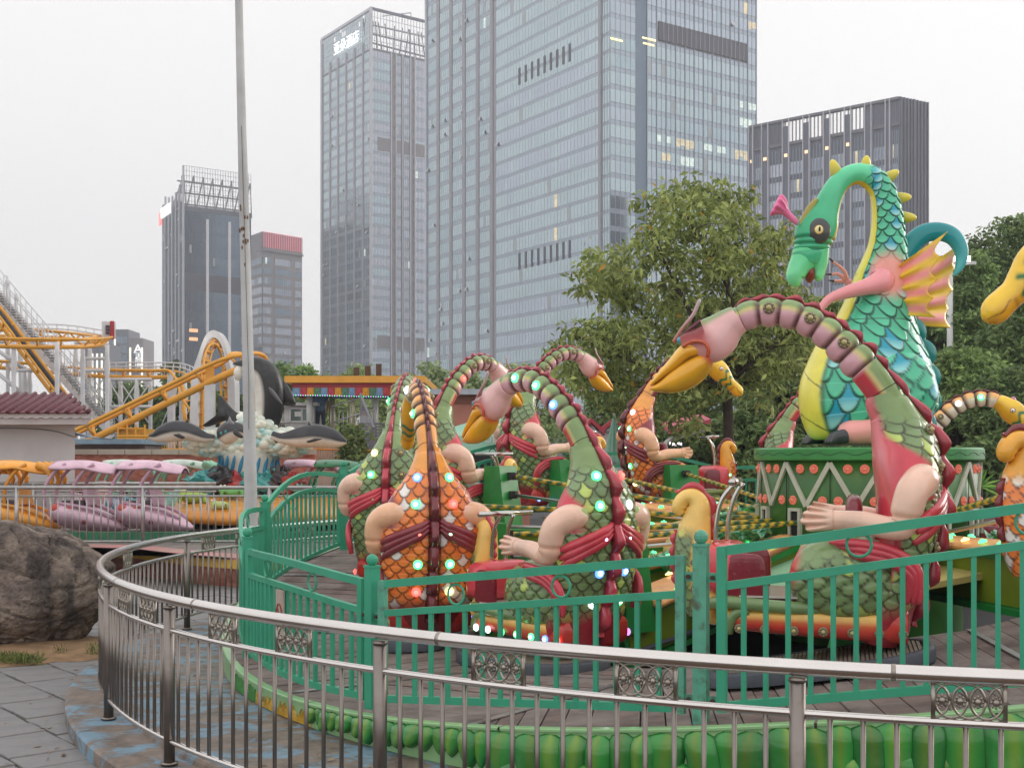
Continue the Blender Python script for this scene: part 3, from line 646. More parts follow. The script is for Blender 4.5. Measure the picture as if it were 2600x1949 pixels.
    # --- arms
    for s_ in (1, -1):
        x, z_ = L(2300, 1245); A = Sweep([(x + .02, .12 * s_, z_ + .02, .09, .09), (x - .045, .25 * s_, z_ + .04, .104, .102), (x - .05, .375 * s_, z_ + .04, .112, .108), (x + .0, .46 * s_, z_ - .02, .106, .10), (x + .035, .48 * s_, z_ - .13, .102, .096), (x + .055, .478 * s_, z_ - .225, .092, .086), (x + .13, .465 * s_, z_ - .245, .076, .074), (x + .28, .445 * s_, z_ - .215, .07, .07), (x + .40, .43 * s_, z_ - .205, .064, .064), (x + .50, .42 * s_, z_ - .2, .06, .06)], 90, 40, side=(.5, .05, .85))
        ct = np.cos(A.th)[None, :] + 0 * A.t[:, None]; t = A.t[:, None] + 0 * ct
        col = PAL['skin'] + 0 * t[..., None]; col = mixc(col, PAL['skin'] * np.array((.78, .62, .52)), .7 * np.exp(-((t - .52) / .018) ** 2) + .5 * np.exp(-((t - .565) / .012) ** 2))
        A.V -= A.nrm * (.012 * np.exp(-((t - .52) / .012) ** 2) + .008 * np.exp(-((t - .565) / .01) ** 2))[..., None]
        arm = part('arm', MB().grid(A.V, wrap=True, col=col.reshape(-1, 3), caps=True))
        # shoulder scales lap onto the arm
        ss = MB()
        for q, (dx, dy, dz, r_) in enumerate(((-.125, .235, .125, .05), (-.148, .295, .06, .06), (-.145, .235, -.015, .052), (-.155, .215, .06, .052))):
            ss.ball((x + dx + .012, dy * s_, z_ + dz - .012), (r_ * .26, r_ * 1.1, r_ * 1.14), 8, 14, col=PAL['out'] * 1.2); ss.ball((x + dx + .006, dy * s_, z_ + dz), (r_ * .26, r_, r_ * 1.05), 8, 14, col=PAL['lime'] * .5 + PAL['d2'] * .5 if q == 1 else PAL['d2'] * (.8 + .1 * q))
        part('shoulder_scale', ss)
        # ruffled fan hand with five fingers
        hm = MB(); n, k = 12, 41; V = np.zeros((2, n, k, 3)); C_ = np.zeros((n, k, 3)); wx, wz, wy = x + .49, z_ - .2, .42 * s_
        for i in range(n):
            for j in range(k):
                r_ = i / (n-1); a = (j / (k-1) - .5); fing = abs(math.sin(PI * 3.5 * j / (k-1))); ln = .19 + .014 * fing - .05 * abs(a) * 1.4
                ang_ = a * 1.15; xx = wx - .02 + ln * r_ * math.cos(ang_); zz = wz + .062 * a * 2 * (1 - r_) + ln * r_ * math.sin(ang_) * .92; pu = .036 * (fing - .35) * sm(.1, .7, r_) + (.058 * (1 - .75 * r_)) * math.sqrt(max(0, 1 - (2*a)**2))
                V[0, i, j] = (xx, wy + (pu + .012) * 1.0, zz); V[1, i, j] = (xx, wy - (pu * (-.2 if r_ > .4 else 1) + .012), zz)
                C_[i, j] = PAL['skin'] * (.84 + .16 * fing) if r_ > .25 else PAL['skin']
        full = np.concatenate((V[0], V[1][:, ::-1]), 1); hm.grid(full, wrap=True, col=np.concatenate((C_, C_[:, ::-1]), 1).reshape(-1, 3), caps=True)
        hm.build('hand', M_fib, arm, True, True, False)
        # drapes: folds from the spine to the armpit, and from armpit over the hip
        for q in range(3):
            dz = -.068 * q
            pth = []
            for f_ in np.linspace(0, 1, 9):
                a = PI - s_ * (.10 + 1.30 * f_); zz = 1.045 + dz * (.55 + .45 * f_) - .20 * f_ ** .7 ; i = int(np.argmin(abs(T.C[:, 2] - zz))); cen = T.C[i]
                pth.append((cen[0] + T.ra[i] * math.cos(a) * 1.02, cen[1] + T.rb[i] * math.sin(a) * 1.0, zz))
            m = MB(); V_ = cr(pth, 28); m.tube(V_, .037 * np.concatenate((np.linspace(.45, 1, 6), np.ones(16), np.linspace(1, .5, 6))), 10, col=PAL['red'] * (1.0 - .07 * q)); part('drape_fold', m)
        for q in range(3):
            pts_ = [(2110 + 14*q, 1378 + 9*q, .40 - .02*q), (2180, 1379 + 14*q, .455), (2250, 1392 + 15*q, .465), (2302 - 5*q, 1425 + 14*q, .455), (2318 - 12*q, 1470 + 10*q, .435), (2315 - 14*q, 1520, .42)]
            m = MB(); V_ = cr([(*L(a, b), y) for a, b, y in pts_], 30); m.tube(np.stack((V_[:, 0], V_[:, 2] * s_, V_[:, 1]), -1), .031 * np.concatenate((np.linspace(.3, 1, 6), np.ones(18), np.linspace(1, .5, 6))), 9, col=PAL['red'] * (1 - .1 * q)); part('drape_fold', m)
        # hip: a scaled thigh on each side of the seat
        x0, z0 = L(2150, 1470); n, k = 90, 130; ph = np.linspace(.03, PI - .03, n)[:, None]; th = (np.arange(k) * 2 * PI / k)[None, :]
        nx, ny, nz = np.sin(ph) * np.cos(th), np.sin(ph) * np.sin(th), np.cos(ph) + 0 * th
        V = np.stack((x0 + .355 * np.sign(nx) * np.abs(nx) ** .9, .27 * s_ + .185 * ny, z0 + .278 * np.sign(nz) * np.abs(nz) ** .92), -1)
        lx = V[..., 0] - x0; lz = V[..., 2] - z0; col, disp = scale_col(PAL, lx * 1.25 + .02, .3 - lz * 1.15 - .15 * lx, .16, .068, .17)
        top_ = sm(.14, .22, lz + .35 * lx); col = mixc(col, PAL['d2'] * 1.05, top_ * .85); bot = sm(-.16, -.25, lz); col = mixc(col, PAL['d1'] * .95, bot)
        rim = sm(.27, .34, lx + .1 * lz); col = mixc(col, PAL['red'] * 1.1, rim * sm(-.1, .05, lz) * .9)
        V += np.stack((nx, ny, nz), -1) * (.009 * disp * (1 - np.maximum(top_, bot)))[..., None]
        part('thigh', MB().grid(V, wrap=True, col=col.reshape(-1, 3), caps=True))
    # --- hull
    def side_z(px): return (1650 - px) * KS
    n = 60; xs = np.linspace(L(2292, 0)[0], L(1850, 0)[0], n); V = np.zeros((n, 48, 3)); C_ = np.zeros((n, 48, 3))
    for i, x in enumerate(xs):
        f = i / (n - 1); zt = .30 - .02 * f; zb = .05 + .06 * f; hw = .39 * (1 - .12 * f ** 3) * (.93 + .07 * min(1, f * 6)); cz = (zt + zb) / 2; hz = (zt - zb) / 2
        if f > .9: hz *= math.sqrt(max(.02, 1 - ((f - .9) / .1) ** 2)); hw *= .9 + .1 * math.sqrt(max(0, 1 - ((f - .9) / .1) ** 2))
        a = np.arange(48) * 2 * PI / 48; y = hw * np.sign(np.cos(a)) * np.abs(np.cos(a)) ** .45; zz = cz + hz * np.sign(np.sin(a)) * np.abs(np.sin(a)) ** .6
        V[i] = np.stack((np.full(48, x), y, zz), -1)
        k_ = (zz - zb) / (zt - zb); C_[i] = mixc(c(184, 52, 44), c(222, 176, 88), sm(.42, .72, k_) * (f > .12)) if kind == 'green' else mixc(c(150, 34, 34), c(206, 120, 50), sm(.6, .9, k_) * (f > .12))
    part('hull', MB().grid(V, wrap=True, col=C_.reshape(-1, 3), caps=True))
    rl = MB()
    for s_ in (1, -1):
        q = cr([(*L(2090, 1545), .33), (*L(2000, 1540), .365), (*L(1920, 1536), .355), (*L(1862, 1533), .33), (*L(1825, 1540), .25), (*L(1812, 1545), .1)], 30); rl.tube(np.stack((q[:, 0], q[:, 2] * s_, q[:, 1]), -1), .042, 12, col=PAL['d1'] * .55 + PAL['d2'] * .5 if kind == 'green' else c(110, 120, 60))
        q = cr([(*L(1915, 1553), .34), (*L(1882, 1562), .35), (*L(1868, 1590), .345), (*L(1866, 1610), .33)], 14); rl.tube(np.stack((q[:, 0], q[:, 2] * s_, q[:, 1]), -1), .032, 10, col=PAL['d1'] * .55 + PAL['d2'] * .4 if kind == 'green' else c(110, 120, 60))
    part('rim_roll', rl)
    fl = MB(); S = Sweep(rows([(1845, 1525, 30, .2), (1815, 1530, 32, .24), (1800, 1548, 34, .24), (1808, 1575, 32, .22), (1830, 1598, 14, .14)]), 24, 28); ct = np.cos(S.th)[None, :] + 0*S.t[:, None]
    fl.grid(S.V, wrap=True, col=c(222, 186, 104) if kind == 'green' else c(196, 110, 50), caps=True); part('front_lobe', fl)
    # bolster, seat and floor
    def rbox(mb, C, h, p, col, n=16, k=28):
        ph = np.linspace(.03, PI - .03, n)[:, None]; th = (np.arange(k) * 2*PI/k)[None, :]; sg = lambda a: np.sign(a) * np.abs(a) ** p
        V = np.stack((h[0] * sg(np.sin(ph)) * sg(np.cos(th)), h[1] * sg(np.sin(ph)) * sg(np.sin(th)), h[2] * sg(np.cos(ph)) + 0 * th), -1) + np.array(C); mb.grid(V, wrap=True, col=col, caps=True)
    x0, z0 = L(1846, 1455); m = MB(); rbox(m, (x0, 0, z0), (.135, .33, .17), .5, c(196, 66, 76)); part('bolster', m)
    m = MB(); x1, z1 = L(1905, 1462)
    for s_ in (1, -1): rbox(m, (x1 + .0, .30 * s_, z1 - .03), (.13, .03, .16), .5, c(112, 26, 40), 12, 20)
    x2, z2 = L(1990, 1535); m.frame((x2 + .02, 0, z2 + .005), (1, 0, 0), (0, 1, 0), (0, 0, 1), .24, .31, .035, c(104, 24, 38)); part('seat_shell', m, smooth=False)
    m = MB(); m.frame((x2 + .02, 0, z2 + .045), (1, 0, 0), (0, 1, 0), (0, 0, 1), .235, .34, .006, c(178, 168, 162)); part('trim_strip', m, smooth=False)
    m = MB(); x3, z3 = L(2175, 1330); rbox(m, (x3 + .02, 0, z3 - .05), (.06, .24, .22), .6, c(110, 36, 46)); part('seat_back', m)
    # lap bar
    m = MB(); xa, za = L(1822, 1395); xb, zb_ = L(1872, 1238)
    for s_ in (1, -1):
        o_ = -.035 + .035 * s_; q = cr([(xa + o_, .05 * s_, za), (xa - .005 + o_, .05 * s_, za + .14), (xa - .04 + o_, .05 * s_, za + .29), (xb + o_ * .6, .05 * s_, zb_)], 16); m.tube(q, .017, 8)
    m.tube([(xb, -.30, zb_ + .01), (xb, .30, zb_ + .01)], .024, 10); m.build('lap_bar', M_chrome, root, True, False, False)
    # --- curled tail at the front
    TL = Sweep(rows([(1775, 1580, 26, .09), (1762, 1545, 32, .11), (1756, 1490, 38, .12), (1757, 1430, 45, .125), (1764, 1375, 46, .115), (1773, 1325, 36, .1), (1776, 1296, 30, .09), (1764, 1278, 25, .08), (1745, 1277, 22, .075), (1731, 1290, 21, .072), (1726, 1308, 20, .066), (1733, 1321, 12, .04)]), 110, 48)
    ct = np.cos(TL.th)[None, :] + 0 * TL.t[:, None]; t = TL.t[:, None] + 0*ct; col, disp = scale_col(PAL, TL.arc(), .6 - TL.s[:, None] + 0*ct, .1, .045, .2)
    ye = c(224, 184, 96) if kind == 'green' else c(214, 152, 50); col = mixc(col, ye, np.maximum(sm(-.05, .25, ct) * sm(.1, .3, t), sm(.5, .62, t)))
    part('tail', MB().grid(TL.V, wrap=True, col=col.reshape(-1, 3), caps=True))
    # crest on the outer bend of the tail (its N side is the rider's side)
    m = MB(); ii = np.arange(58, 98); ph = (np.linspace(0, 4.2, 40)) % 1; hh = .012 + .03 * np.sin(PI * ph)
    crest(m, TL.V[ii, 0], TL.N[ii], hh, .02, col=PAL['crest']); ii = np.arange(22, 62); crest(m, TL.V[ii, 24], -TL.N[ii], .012 + .025 * np.sin(PI * ph), .02, col=PAL['crest']); part('tail_crest', m)
    # --- lamps on the back, on the base and on the tail
    for zz, a in ((1.36, .55), (1.17, .42), (.93, .30), (.70, .34), (.47, .36)):
        i = int(np.argmin(abs(T.C[:, 2] - zz)))
        for s_ in (1, -1):
            j = int(round((PI + s_ * a) / (2*PI) * 192)) % 192; put_lamp(root, T.V[i, j] + T.nrm[i, j] * .004, T.nrm[i, j], 1.32)
    for px in (2280, 2225, 2163, 2095, 2025, 1955, 1893):
        x, z_ = L(px, 1596)
        for s_ in (1, -1): put_lamp(root, (x, s_ * (.392 - .04 * max(0, (x - .3))), z_ + .0), (0, s_, 0))
    for j in (10, 38):
        for i in (20, 30, 40): put_lamp(root, TL.V[i, j], TL.nrm[i, j], .7)
    return root
CARS = {}
proto = {k: build_car(k) for k in ('green', 'orange')}
SPEC = [   # name, kind, column, depth, base height, heading (x, y), label, share of lamps lit
 ('A', 'green', 2150, 7.9, .63, (-.963, .268), 'large green and red dragon car with yellow beak nearest the right gate, lamps unlit', 0),
 ('B', 'green', 1432, 9.78, .31, (-.66, .75), 'green dragon car with glowing green lamps, left of the big front car', .85),
 ('C', 'orange', 1078, 10.9, .28, (-.22, .975), 'orange dragon car seen from behind, white scales and lit lamps, behind left gate', .9),
 ('D', 'green', 1010, 13.2, .5, (.12, .99), 'green dragon car seen from behind, mostly hidden by the orange car', .6),
 ('E', 'green', 1158, 14.5, .83, (.62, .78), 'green dragon car facing right behind the orange car, violet and yellow neck lamps lit', .5),
 ('F', 'green', 1376, 17.0, 1.15, (.82, .57), 'green dragon car at the back facing right, yellow beak against the dark tree', .12),
 ('G', 'orange', 1682, 17.0, 1.08, (.96, .28), 'orange dragon car with yellow green-striped head at the back, left of the drum', .4),
 ('H', 'green', 2042, 17.2, .75, (.99, -.1), 'green dragon car at the back half hidden behind the teal dragon figure', 0),
 ('I', 'orange', 2385, 15.4, .40, (.93, -.36), 'yellow-headed dragon car with striped neck at the back, right of the drum', .6),
 ('J', 'orange', 2972, 7.35, 1.0, (-.985, -.17), 'orange dragon car cut by the right edge, with yellow snout and curled tail', .0)]
used = set()
for nm, kind, px, d, zb, hd, lab, lit in SPEC:
    o = proto[kind] if kind not in used else copy_tree(proto[kind]); used.add(kind)
    p = PZ(px, d, zb); o.location = Vector(p); o.rotation_euler = (0, 0, math.atan2(hd[1], hd[0])); o['label'] = lab; CARS[nm] = (o, p, hd)
    rr = random.Random(nm); palette = ['green', 'green', 'white', 'blue', 'violet', 'yellow', 'teal', 'green', 'red'] if nm != 'I' else ['violet', 'green', 'white', 'red']
    for ch in o.children:
        if ch.name.startswith('lamp'):
            if rr.random() < lit: light_up(ch, rr.choice(palette))

# ------------------------------------------------------------------ boarding plates on the deck under the nearest cars
M_rub = mat('black_rubber_edge', c(78, 82, 92), .55, 0, .15, 12); M_rib = mat('ribbed_plate', c(150, 142, 130), .45, .2, .15, 8, dirt=.3)
for nm, lab in (('A', 'oval ribbed boarding plate with grey rubber edge under the big front car'), ('B', 'oval ribbed boarding plate under the second green car, violet glints on it'), ('C', 'oval ribbed boarding plate beside the orange car on the left')):
    o, p, hd = CARS[nm]; hx = np.array((hd[0], hd[1], 0)); hy = np.array((-hd[1], hd[0], 0)); ctr = p + hx * .18 + hy * (.2) ; th0 = math.atan2(ctr[1] - CR[1], ctr[0] - CR[0]); ctr[2] = zd(th0) + .012
    b_ = thing('boarding_plate', ctr, lab, 'step', 'boarding plates under the cars'); tz = np.array((0, 0, 1.0))
    def hgt(q): return zd(math.atan2(q[1] - CR[1], q[0] - CR[0])) + .012
    a = np.arange(40) * 2*PI/40; ox = np.sign(np.cos(a)) * np.abs(np.cos(a)) ** .6 * .72; oy = np.sign(np.sin(a)) * np.abs(np.sin(a)) ** .7 * .40
    def ringq(k, dz): return np.array([(lambda q: (q[0], q[1], hgt(q) + dz))(ctr + hx * u * k + hy * v * k) for u, v in zip(ox, oy)])
    m = MB(); m.grid(np.stack((ringq(1, 0), ringq(1.0, .07), ringq(.97, .09), ringq(.9, .09), ringq(.9, .05))), wrap=True); m.build('rubber_edge', M_rub, b_, True)
    m = MB()
    for u in np.linspace(-.62, .62, 48):
        w_ = .36 * (1 - (abs(u) / .72) ** 3) ** .6; q0, q1 = ctr + hx * u - hy * w_, ctr + hx * u + hy * w_; q0[2] = hgt(q0) + .075; q1[2] = hgt(q1) + .075; m.beam(q0, q1, .019, .02)
    m.grid(np.stack((ringq(.9, .068), ringq(.02, .068))), wrap=True); m.build('ribbed_plate', M_rib, b_)
# ------------------------------------------------------------------ drum in the centre
M_drum = mat('mottled_green_drum', c(48, 100, 36), .4, 0, .4, 2.2, coat=.2, dirt=.35, dcol=c(120, 140, 50)); M_rim = mat('bright_green_rim', c(52, 140, 68), .38, 0, .12, 4, coat=.2, dirt=.15, dcol=c(30, 70, 40))
M_trim = mat('ivory_trim', c(196, 196, 180), .4, 0, .12, 6, dirt=.3, dcol=c(140, 135, 110)); M_bgreen = mat('bright_green_paint', c(36, 138, 62), .4, 0, .12, 4, coat=.2, dirt=.2, dcol=c(24, 80, 40)); M_ygreen = mat('yellow_green_paint', c(118, 138, 34), .4, 0, .15, 3, coat=.2)
C3 = np.array((CR[0], CR[1], 0)); RDm = 1.07
drum = thing('ride_drum', (CR[0], CR[1], 1.0), 'round green drum with ivory zigzag trim and red lamps carrying the teal dragon', 'ride drum')
def lathe(prof, n=96): return np.stack([ring_pts(CR, r_, n, z_) for r_, z_ in prof])
m = MB(); m.grid(lathe([(.92, .06), (.92, 1.0), (RDm, 1.02), (RDm, 1.84), (.9, 1.86)]), wrap=True); m.build('drum_wall', M_drum, drum, True)
m = MB(); m.grid(lathe([(RDm - .02, 1.835), (RDm + .035, 1.837), (RDm + .05, 1.85), (RDm + .05, 1.945), (RDm + .035, 1.962), (.01, 1.965)]), wrap=True); m.build('drum_rim', M_rim, drum, False)
m = MB(); t = np.linspace(0, 2*PI, 361)[:-1]; m.tube(np.stack((CR[0] + (RDm + .051) * np.cos(t), CR[1] + (RDm + .051) * np.sin(t), 1.902 + .014 * np.sin(t * 30 + .6 * np.sin(5*t))), -1), .0032, 5, closed=True); m.build('painted_wave', mat('dark_green_line', c(22, 66, 40), .5), drum)
half = R(12.857); base_a = math.atan2(-1, 0) - 0
def da(px): return -PI / 2 + math.asin(max(-1, min(1, (px - 2200) / 290.0)))
pk0 = da(2037)
for k in range(28):
    a0, a1 = pk0 + k * half, pk0 + (k + 1) * half; up = k % 2 == 0
    def zz(a, z): return np.array((CR[0] + (RDm + .012) * math.cos(a), CR[1] + (RDm + .012) * math.sin(a), z))
    m = MB(); p0, p1 = zz(a0, 1.815 if up else 1.40), zz(a1, 1.40 if up else 1.815); out = zz((a0 + a1) / 2, 0) - C3; out /= np.linalg.norm(out)
    m.beam(p0, p1, .045, .03, up=out); m.build('zigzag_trim', M_trim, drum)
    if up:
        m = MB(); q = zz(a0, 1.84); q2 = zz(a0, .7); m.beam(q, q2, .006, .006, up=out); m.build('panel_seam', M_dark, drum)
        fm = MB()
        for da_ in (-.055, .055): fm.beam(zz(a0 + R(6) + da_, 1.12), zz(a0 + R(6) + da_, 1.36), .03, .05, up=out)
        fm.beam(zz(a0 + R(6) - .068, 1.365), zz(a0 + R(6) + .068, 1.365), .03, .05, up=out); fm.build('arm_portal', M_trim, drum)
        fm = MB(); fm.beam(zz(a0 + R(6), 1.1) - out * .002, zz(a0 + R(6), 1.345) - out * .002, .09, .012, up=out); fm.build('portal_opening_shade', M_dark, drum)  # near-black sheet stands in for the shade inside each portal
red_on = LIT['red']
M_redlamp = mat('lit_red_drum_lamp', (1, .2, .15), .3, var=0, emis=(1, .12, .08), estr=1.1); M_redlens = mat('red_lens', (.85, .12, .08), .25, coat=.5, emis=(1, .1, .06), estr=.55)
big = lamp_mesh(.045); big.materials.clear(); big.materials.append(mat('red_glow_petals', c(176, 120, 100), .35, emis=(1, .15, .1), estr=.25)); big.materials.append(M_redlamp)
for k in range(28):
    a = pk0 + k * half; z = 1.455 if k % 2 == 0 else 1.758
    for s_ in (-1, 1):
        aa = a + s_ * R(4.1); n = np.array((math.cos(aa), math.sin(aa), 0)); o = put_lamp(drum, n * (RDm + .004) + np.array((0, 0, z - 1.0)), n, 1, big)
        if k == 19 and s_ == 1:
            o.material_slots[0].link = o.material_slots[1].link = 'OBJECT'; o.material_slots[0].material = M_ring; o.material_slots[1].material = M_off

# ------------------------------------------------------------------ arms to the cars
def stripe_mat():
    m = bpy.data.materials.new('striped_rod'); m.use_nodes = True; n = m.node_tree; b = n.nodes['Principled BSDF']
    at = n.nodes.new('ShaderNodeAttribute'); at.attribute_name = 'Col'; n.links.new(at.outputs['Color'], b.inputs['Base Color']); b.inputs['Roughness'].default_value = .4; return m
M_str = stripe_mat(); M_board = mat('orange_woodgrain_board', gain=1.3, vc=True, rough=.45, var=.12, scale=9, coat=.15); M_mint = mat('mint_panel', c(160, 206, 168), .4, 0, .1, 3); M_pale = mat('pale_yellow_cover', c(196, 180, 110), .45, 0, .15, 3); M_leaf2 = mat('cabbage_leaf', vc=True, rough=.35, var=.1, scale=8, coat=.2); M_iron = mat('dark_iron', (.05, .045, .045), .6, .3, .2, 10); M_silver = mat('silver_rod', (.55, .55, .54), .3, .9, .1, 8)
M_armlamp = mat('lit_arm_lamp', (.3, 1, .5), .3, var=0, emis=(.35, 1, .55), estr=2.6)
alamp = lamp_mesh(.034); alamp.materials.clear(); alamp.materials.append(LIT['green'][1]); alamp.materials.append(M_armlamp)
def leaf_fan(m, C_, out, n, size, rg):
    for q in range(n):
        a = rg.uniform(0, 2*PI); d = np.array((math.cos(a), math.sin(a), 0)); s_ = np.cross((0, 0, 1), d); L_ = size * rg.uniform(.8, 1.15); V = np.zeros((8, 9, 3)); K = np.zeros((8, 9, 3))
        for i in range(8):
            for j in range(9):
                v = i / 7; u = j / 4 - 1; w_ = .42 * L_ * math.sin(PI * min(.98, v * .8 + .12)) ** .8
                V[i, j] = C_ + d * L_ * (v - .25 * v * v) + s_ * u * w_ + np.array((0, 0, L_ * (.55 * math.sin(v * 2.2) - .12 * (1 - u*u) - .02 * (j % 2))))
                K[i, j] = mixc(c(40, 138, 84), c(170, 214, 186), np.array(1.0 if (j == 4 or (i + abs(j - 4)) % 3 == 0) else .0) * .8)
        m.grid(np.concatenate((V, V[:, ::-1] - np.array((0, 0, .008))), 1), wrap=True, col=np.concatenate((K, K[:, ::-1]), 1).reshape(-1, 3), caps=False)
ARML = dict(A='arm behind the big unlit front car, bright green beam with orange lamp board', B='arm running right from the lit green front car to the drum', C='arm between the orange left car and the drum, striped rod at its end', D='arm reaching to the far left green car', E='arm reaching to the green car facing right on the left side', F='arm reaching back to the green car against the dark tree', G='arm reaching back to the orange yellow-headed car', H='arm reaching straight back behind the drum', I='arm reaching back right to the striped-neck car', J='arm reaching to the car cut by the right edge')
for nm, (o, p, hd) in CARS.items():
    rg = np.random.default_rng(ord(nm)); v = p[:2] - CR; r_ = np.linalg.norm(v); v = v / r_; th = math.atan2(v[1], v[0]); sv = np.array((-v[1], v[0], 0)); v3 = np.array((v[0], v[1], 0))
    zc = p[2]; zh = .98
    def ap_(r, s_=0, dz=0): k = (r - 1.1) / (r_ - .35 - 1.1); return C3 + v3 * r + sv * s_ + np.array((0, 0, zh + (zc + .08 - zh) * k + dz))
    re = max(r_ - .55, 2.2)
    a_ = thing('ride_spoke', ap_(re), ARML[nm], 'ride arm', 'arms of the dragon ride')
    m = MB(); m.beam(ap_(.95, 0, -.12), ap_(re, 0, -.12), .26, .42); m.beam(ap_(.95, 0, .08), ap_(re, 0, .08), .36, .05); m.beam(ap_(.95, 0, -.33), ap_(re, 0, -.33), .36, .05); m.build('beam', M_bgreen, a_)
    m = MB(); 
    for s_ in (-1, 1): m.beam(ap_(1.1, s_ * .134, -.12), ap_(re - .05, s_ * .134, -.12), .008, .34)
    m.build('beam_web', M_ygreen, a_)
    m = MB(); m.tube([ap_(1.4, .19, -.22), ap_(2.4, .2, -.26), ap_(re + .1, .19, -.2)], .022, 8); m.build('hose', M_rub, a_)
    # wood-grain board with lamps
    n, k = 30, 13; r0, r1 = 1.25, min(re - .25, 3.35); V = np.zeros((n, k, 3)); K = np.zeros((n, k, 3))
    for i in range(n):
        for j in range(k):
            r = r0 + (r1 - r0) * i / (n-1); u = j / (k-1) * 2 - 1; w_ = .17 + .12 * (r - r0) / (r1 - r0); V[i, j] = ap_(r, u * w_, .155 + .035 * (1 - u*u) + .004 * math.sin(u * 14 + 2 * math.sin(r * 2)))
            g_ = .5 + .5 * math.sin(u * 16 + 2.2 * math.sin(r * 2.1 + u)); K[i, j] = mixc(c(228, 164, 100), c(176, 112, 66), np.array(.25 + .75 * (g_ > .93)) if g_ > .6 else np.array(.12))
    lo = V[:, ::-1] - np.array((0, 0, .05)); m = MB(); m.grid(np.concatenate((V, lo), 1), wrap=True, col=np.concatenate((K, K[:, ::-1] * .8), 1).reshape(-1, 3), caps=True); m.build('lamp_board', M_board, a_, True, True)
    for r in np.arange(r0 + .35, r1 - .03, .33):
        for s_ in (-1, 1):
            w_ = .13 + .12 * (r - r0) / (r1 - r0); q = put_lamp(a_, ap_(r, s_ * w_, .185) - np.array(a_.location), (sv[0]*s_*.35, sv[1]*s_*.35, 1), 1, alamp)
            if rg.random() < .12: light_up(q, 'yellow')
    # tower, pivots, rods
    rt = re - .1
    tb = MB(); b0, t0 = ap_(rt, 0, -.05), ap_(rt, 0, 0); hz = dict(G=.62, F=.62, A=.5).get(nm, .85)
    for q in [0]:
        lo = [b0 + v3 * a * .17 + sv * b * .22 for a, b in ((-1, -1), (1, -1), (1, 1), (-1, 1))]; hi = [t0 + np.array((0, 0, hz)) + v3 * (a * .10 + .04) + sv * b * .21 for a, b in ((-1, -1), (1, -1), (1, 1), (-1, 1))]
        tb.add(lo + hi, [(0, 1, 5, 4), (1, 2, 6, 5), (2, 3, 7, 6), (3, 0, 4, 7), (4, 5, 6, 7)])
    tb.build('tower', M_bgreen, a_)
    for dz, nm2, rad in ((hz - .12, 'striped_rod', .026), (hz - .34, 'silver_rod', .019)):
        q0 = t0 - v3 * .13 + np.array((0, 0, dz)); q1 = C3 + v3 * 1.06 + np.array((0, 0, 1.24 if dz > hz - .2 else 1.1)); m = MB(); m.frame(q0 + v3 * .02, v3, sv, (0, 0, 1), .07, .035, .045); m.tube([q0 - sv * .06, q0 + sv * .06], .032, 8); m.build('pivot', M_iron, a_)
        m = MB(); n = 2 if rad < .02 else 72; pts = q0 + (q1 - q0) * np.linspace(0, 1, n)[:, None]
        if rad < .02: m.tube(pts, rad, 8); m.build(nm2, M_silver, a_, True)
        else:
            ii = np.arange(72)[:, None]; jj = np.arange(12)[None, :]; ph = (ii / 72 * np.linalg.norm(q1 - q0) / .13 + jj / 12) % 1; m.tube(pts, rad, 12, col=mixc(c(40, 92, 60), c(218, 178, 50), (ph < .42).astype(float)).reshape(-1, 3)) if False else None
            col = mixc(c(40, 92, 60), c(218, 178, 50), (ph < .42).astype(float)).reshape(-1, 3); m.tube(pts, rad, 12, col=col, caps=True); m.build(nm2, M_str, a_, True, True)
    lf = MB(); leaf_fan(lf, ap_(1.55, .34 * (1 if ord(nm) % 2 else -1), .12), v3, 7, .33, rg); lf.build('leaf_ornament', M_leaf2, a_, True, True)
    if nm in 'ABCJI':
        lf = MB(); leaf_fan(lf, ap_(2.3, .36, .06), v3, 7, .31, rg); lf.build('leaf_ornament', M_leaf2, a_, True, True)
    m = MB(); m.ball(ap_(1.9, -.36, .1), (.17, .17, .2), 8, 12); m.build('rounded_cover', M_pale, a_, True)
# wedge covers between the arms
order = sorted(CARS.items(), key=lambda kv: math.atan2(kv[1][1][1] - CR[1], kv[1][1][0] - CR[0]))
for i in range(len(order)):
    (n0, c0), (n1, c1) = order[i], order[(i+1) % len(order)]; t0 = math.atan2(c0[1][1]-CR[1], c0[1][0]-CR[0]); t1 = math.atan2(c1[1][1]-CR[1], c1[1][0]-CR[0]); t1 = t1 + 2*PI if t1 < t0 else t1
    if t1 - t0 > 1.3: continue
    n = 9; tt_ = np.linspace(t0 + .04, t1 - .04, n); z0, z1 = c0[1][2], c1[1][2]
    V = np.stack([[ringp(t, r, .96 + ((z0 + (z1 - z0) * (t - t0) / (t1 - t0)) + .0 - .96) * (r - 1.1) / 2.9) for t in tt_] for r in (1.15, 1.9, 2.0, 2.75)])
    wedge = MB(); wedge.grid(np.concatenate((V, V[::-1] - np.array((0, 0, .05)))), wrapu=True); wo_ = wedge.build('wedge_cover', M_mint if i % 2 else M_pale, None)
    tag(wo_, 'sloping cover between the arms to the %s' % {'A': 'big unlit front car and its left neighbour', 'B': 'orange left car and the second green car', 'C': 'orange left car and the car behind it', 'D': 'two far left cars', 'E': 'two green cars facing right', 'F': 'green and orange rear cars', 'G': 'orange rear car and the car behind the statue', 'H': 'rear cars behind the drum', 'I': 'right rear cars', 'J': 'cut-off right car and the front car'}[n1 if n0 == 'J' else n0 if n0 != 'A' else 'J'], 'ride cover', 'wedge covers round the drum')

